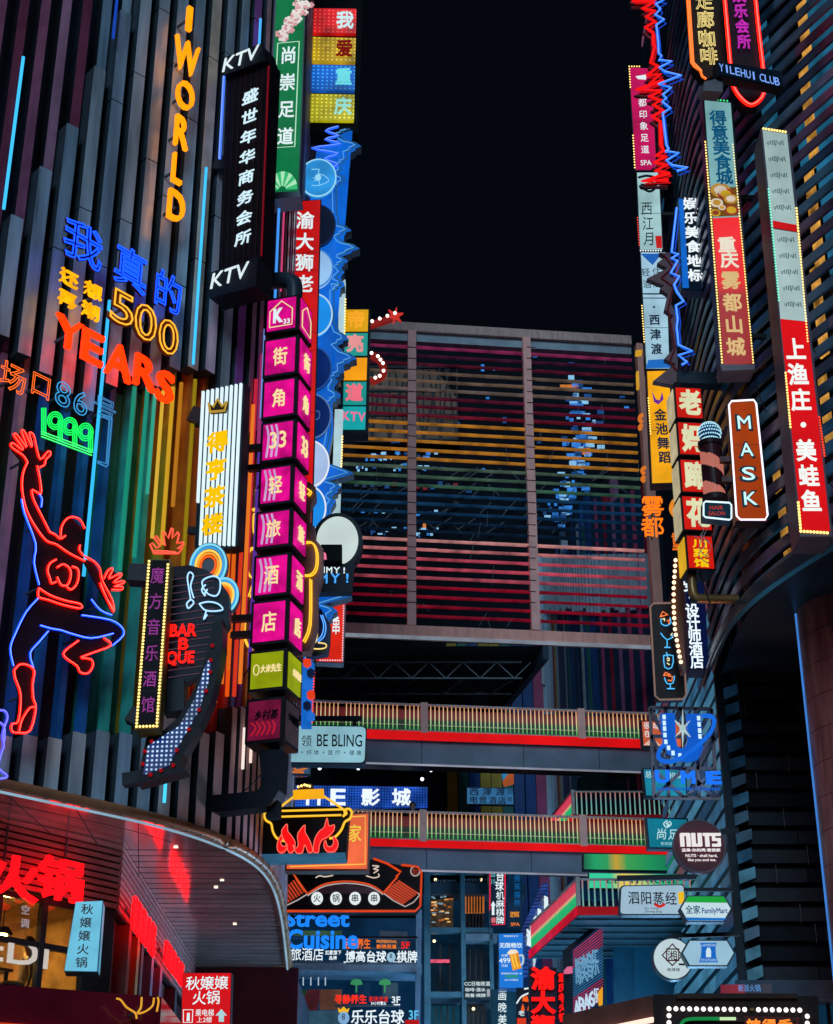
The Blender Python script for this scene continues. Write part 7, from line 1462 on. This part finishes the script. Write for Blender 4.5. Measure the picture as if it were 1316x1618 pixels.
s.rows('lettering', '陈奕音乐', (912, 1535), (938, 1520), 11, 42, em((110, 165, 200), .8, .2), y=-.07, th=.03, bold=.02); s.rows('lettering', 'ABA6乐', (909, 1594), (940, 1573), 9, 24, em((190, 215, 235), 1, .1), y=-.07, th=.03, bold=.02); s.panel('yellow_kite', [(941, 1573), (949, 1560), (949, 1588), (945, 1590)], -.07, -.03, em((240, 165, 30), 1, .1)); s.panel('pink_disc', [(895, 1533), (900, 1527), (906, 1528), (906, 1538), (895, 1538)], -.02, .1, em((230, 110, 150), .85, .1))
s = lightbox('day_night_cafe_sign', 'small dark sign with three rows of white cafe characters', 'sign', [(733, 1549), (775, 1550), (775, 1579), (733, 1578)], 50, 0, df((.05, .05, .055), .5), .2, CASE, .5)
s.word('lettering', 'CC日咖夜酒', 733.5, 1551, 774, 1558, WHITE, bold=.01); s.word('lettering', '咖啡·酒水', 735, 1561, 767, 1567, WHITE, bold=.01); s.word('lettering', '简餐·棋牌', 735, 1570, 767, 1576, WHITE, bold=.01); s.panel('side_tag', [(769, 1563), (774, 1563), (774, 1575), (769, 1575)], -.035, -.027, em((170, 175, 185), .8, .2))
s = lightbox('beauty_blade_sign', 'tall slate blue sign with white brush characters below the beer poster', 'sign', [(776, 1563), (816, 1564), (815, 1660), (776, 1660)], 47.5, 0, em((22, 66, 92), .7, .35, 1.2), .3, CASE, .5); s.rows('lettering', '画晚美妆', (793, 1573), (793, 1630), 14, 16, WHITE, shear=.1, bold=.01)
s = Sign('fire_lantern_sign', 'cluster of orange flame marks and white script beside the red characters', 'sign', 818, 1610, 45, 0); s.panel('board', [(816, 1560), (836, 1560), (836, 1655), (816, 1655)], .05, .2, df((.014, .02, .045), .5))
for x, y in ((826, 1592), (828, 1577), (836, 1592), (832, 1578)): s.panel('flame', [(x - 3, y + 5), (x - 2, y - 1), (x, y - 6), (x + 2, y), (x + 3, y + 5)], -.04, .0, em((240, 95, 25), 1, .2))
s.neon('white_script_line', [[(816, 1586), (824, 1575), (838, 1568), (842, 1562)], [(836, 1574), (846, 1560)], [(828, 1563), (848, 1560)]], .022, WHITE, -.04, 4); s.rows('lettering', '老', (824, 1601), (824, 1601), 10, 9, WHITE); s.panel('red_base', [(817, 1609), (831, 1609), (831, 1650), (817, 1650)], -.03, .0, em((225, 55, 25), .95, .3, 4))

# dark theatre marquee at the lower right, close to the camera
s = Sign('bulb_marquee', 'dark brown marquee box with round white bulbs and green neon', 'marquee', 1036, 1660, 19, 0)
s.panel('front_board', [(1033, 1571), (1293, 1574), (1296, 1700), (1033, 1700)], 0, 1.2, df((.022, .012, .012), .35)); 
a = s.uv(1033, 1571); b = s.uv(1293, 1574); c = s.uv(1033, 1700)
s.part('moulding', MB().box(a[0] + .28, b[0] - .28, -.03, -.003, a[1] - .30, a[1] - .26).box(a[0] + .24, b[0] - .24, -.06, -.003, a[1] - .05, a[1] - .0), df((.05, .025, .022), .35))
bulb0 = s.part('bulb', MB().ball((0, 0, 0), .026, 0, 12, 8), em((255, 245, 240), 1.7, 0)); spots = [(1056 + k * 10.85, 1595 + k * .12) for k in range(20) if k != 12] + [(1056, 1595 + k * 11) for k in (1, 2)] + [(1274, 1596 + k * 11) for k in (1, 2)]
for k, (x, y) in enumerate(spots):
    o = bulb0 if k == 0 else bulb0.copy(); u_, v_ = s.uv(x, y); o.location = (u_, -.05, v_)
    if k: COL.objects.link(o); o.parent = s.root
u_, v_ = s.uv(1187, 1596); s.part('dead_bulb', MB().ball((u_, -.04, v_), .022), df((.3, .18, .08), .4))
s.neon('green_tube', [[(1074, 1630), (1076, 1618), (1086, 1612), (1110, 1611), (1135, 1611)]], .02, em((20, 130, 65), 1.0, 0), -.06, 5); s.neon('cream_tube', [[(1136, 1611), (1161, 1611)]], .018, em((190, 225, 170), 1.1, 0), -.06)
s.rows('lettering', '辣得香', (1190, 1623), (1240, 1623), 22, 24, em((255, 140, 50), 1.3, 0), y=-.04, mode='neon', r=.03); s.panel('red_glass', [(1175, 1606), (1262, 1608), (1262, 1660), (1175, 1660)], -.012, -.002, df((.12, .012, .01), .3))
s.part('side_wing', MB().add([(a[0] - .01, .05, a[1]), (a[0] - .9, 1.4, a[1]), (a[0] - .9, 1.4, a[1] - 1.4), (a[0] - .01, .05, a[1] - 1.4), (a[0] - .01, 1.4, a[1])], [(0, 1, 2, 3), (0, 4, 1)]), df((.18, .07, .06), .4)); s.part('side_tube', MB().bar((a[0] - .02, .0, a[1] - .27), (a[0] - .91, 1.36, a[1] - .27), .05), em((255, 225, 205), 1.2, 0))
s = lightbox('red_blue_fascia_screen', 'dim red and blue fascia screen seen above the bulb marquee', 'screen', [(1138, 1556), (1220, 1554), (1219, 1572), (1138, 1572)], 35.6, 0, ramp([(0, (130, 12, 40)), (.4, (150, 15, 40)), (.5, (30, 30, 60)), (1, (50, 45, 55))], .7, 0, 0, 1.1, 'fascia_screen'), .2, CASE, .5); s.word('lettering', '新派火锅', 1166, 1556, 1201, 1567, em((90, 150, 215), .9, 0), bold=.01)

# cables strung on the right facade
for px, y0, y1, lab in ((1145, 700, 1100, 'dark cable pipe running down the louvred flank'),):
    s = Sign('cable_pipe', lab, 'pipe', px, y1, 36.2, 0); a, b = s.uv(1141, 700), s.uv(1160, 1080); s.part('pipe_run', MB().tube([(a[0], 0, a[1]), (b[0], 0, b[1])], .05, 8), df((.02, .03, .045), .4)); s.arm('clamp', (1141, 760), (1150, 760), .1, CASE, 0)

# ================================================================ PEOPLE
def skin_mesh(name, joints, edges, mat_of, mats, parent, sub=1):
    me = bpy.data.meshes.new(name); me.from_pydata([j[0] for j in joints], edges, []); o = bpy.data.objects.new(name, me); COL.objects.link(o)
    md = o.modifiers.new('s', 'SKIN'); md.use_smooth_shade = True
    for v, j in zip(me.skin_vertices[0].data, joints): v.radius = (j[1], j[1] * (j[2] if len(j) > 2 else 1))
    me.skin_vertices[0].data[0].use_root = True
    sb = o.modifiers.new('u', 'SUBSURF'); sb.levels = sb.render_levels = sub
    dg = bpy.context.evaluated_depsgraph_get(); dg.update(); nm = bpy.data.meshes.new_from_object(o.evaluated_get(dg)); bpy.data.objects.remove(o)
    nm.materials.clear()
    for m in mats: nm.materials.append(m)
    for p in nm.polygons: p.material_index = mat_of(p.center); p.use_smooth = True
    n = bpy.data.objects.new(name, nm); COL.objects.link(n); n.parent = parent; return n
SKIN = df((.42, .27, .2), .5, 0, .15)
def person(label, loc, yaw, top, trousers, hair, seated=False, arms='down'):
    r = empty('person', loc, R(yaw)); tag(r, label, 'person')
    # local frame: facing -y; pelvis first
    h = .95 if not seated else .50
    J = [((0, 0, h), .135, .8), ((0, .01, h + .22), .125, .75), ((0, .0, h + .42), .15, .65), ((0, 0, h + .52), .06), ((0, -.01, h + .60), .055), ((0, -.02, h + .70), .088, 1.05), ((0, -.015, h + .79), .07)]
    E = [(0, 1), (1, 2), (2, 3), (3, 4), (4, 5), (5, 6)]
    for sx in (-1, 1):
        b = len(J)
        J += [((sx * .17, 0, h + .44), .055)]
        if arms == 'down': J += [((sx * .22, .02, h + .17), .042), ((sx * .23, -.06, h - .06), .033), ((sx * .225, -.09, h - .15), .036, .5)]
        else: J += [((sx * .21, -.06, h + .18), .042), ((sx * .08, -.26, h + .22), .033), ((sx * .045, -.30, h + .27), .034, .6)]
        E += [(2, b), (b, b + 1), (b + 1, b + 2), (b + 2, b + 3)]
        hp = b + 3; k = len(J)
        for f in range(4): o = (f - 1.5) * .016; p0 = J[hp][0]; J.append(((p0[0] + o * (1 if arms == 'down' else .6), p0[1] - .02, p0[2] - (.07 if arms == 'down' else -.05) + abs(f - 1.3) * .008), .009)); E.append((hp, k + f))
        k = len(J); p0 = J[hp][0]; J.append(((p0[0] - sx * .035, p0[1] - .03, p0[2] - .02), .010)); E.append((hp, k))
        b = len(J)
        if seated: J += [((sx * .09, -.02, h - .02), .085), ((sx * .1, -.42, h), .06), ((sx * .1, -.44, h - .42), .042), ((sx * .1, -.56, h - .46), .036)]
        else: J += [((sx * .09, 0, h - .08), .085), ((sx * .095, -.02, h - .47), .058), ((sx * .095, .02, h - .87), .038), ((sx * .1, -.12, h - .91), .036)]
        E += [(0, b), (b, b + 1), (b + 1, b + 2), (b + 2, b + 3)]
    def mo(c):
        if c.z > h + .50: return 0
        if c.z > h - .02 and not (abs(c.x) > .17 and c.z < h + .02): return 1
        if abs(c.x) > .19 and c.z > h - .3: return 0
        if seated and c.y < -.1 and c.z > h + .1: return 1
        return 2
    skin_mesh('body', J, E, mo, [SKIN, top, trousers], r, 1)
    hm = MB().ball((0, .02, h + .735), .108, 0, 16, 10); hm.v = [(x * .95, y if y > -.045 else -.045 + (y + .045) * .2, z if not (y < -.02 and z < h + .77) else max(z, h + .77)) for x, y, z in hm.v]
    if seated: hm.tube([(0, .085, h + .74), (0, .1, h + .55), (0, .09, h + .42)], .07, 10)
    hm.build('hair', hair, r)
    fc = MB()
    for sx in (-1, 1): fc.ball((sx * .033, -.098, h + .715), .011, 1, 8, 6); fc.bar((sx * .02, -.104, h + .738), (sx * .048, -.098, h + .738), .006, None, 1); fc.ball((sx * .088, -.01, h + .70), .02, 0, 8, 6)
    fc.tube([(0, -.10, h + .72), (0, -.118, h + .69), (0, -.108, h + .683)], .010, 6, 0); fc.bar((-.024, -.10, h + .655), (.024, -.10, h + .655), .009, None, 2)
    fc.build('face', [SKIN, df((.01, .008, .008)), df((.35, .12, .10))], r)
    return r
DK = df((.02, .02, .025), .6); HAIR = df((.012, .009, .008), .4)
bp = at(652, 1285, 50.9); person('person in dark clothes looking at a phone behind the lower footbridge rail', (bp.x, 50.9, B2.O.z - .15 + .05), 20, DK, df((.02, .025, .04)), HAIR, False, 'up')
wp = at(44, 1492, 29.0); person('dark haired person seated behind the hotpot shop window', (wp.x, wp.y, wp.z - 1.2), -55, df((.16, .12, .10), .6), DK, HAIR, True, 'down')
tb = empty('dining_table', (wp.x - .75, wp.y - .35, wp.z - 1.2), R(48)); tag(tb, 'dark dining table in front of the person seated behind the shop window', 'table')
MB().box(-.5, .5, -.35, .35, .70, .74).build('table_top', df((.06, .035, .02), .3), tb)
for sx in (-.42, .42):
    for sy in (-.28, .28): MB().box(sx - .025, sx + .025, sy - .025, sy + .025, 0, .70).build('leg', df((.03, .02, .015), .4), tb)
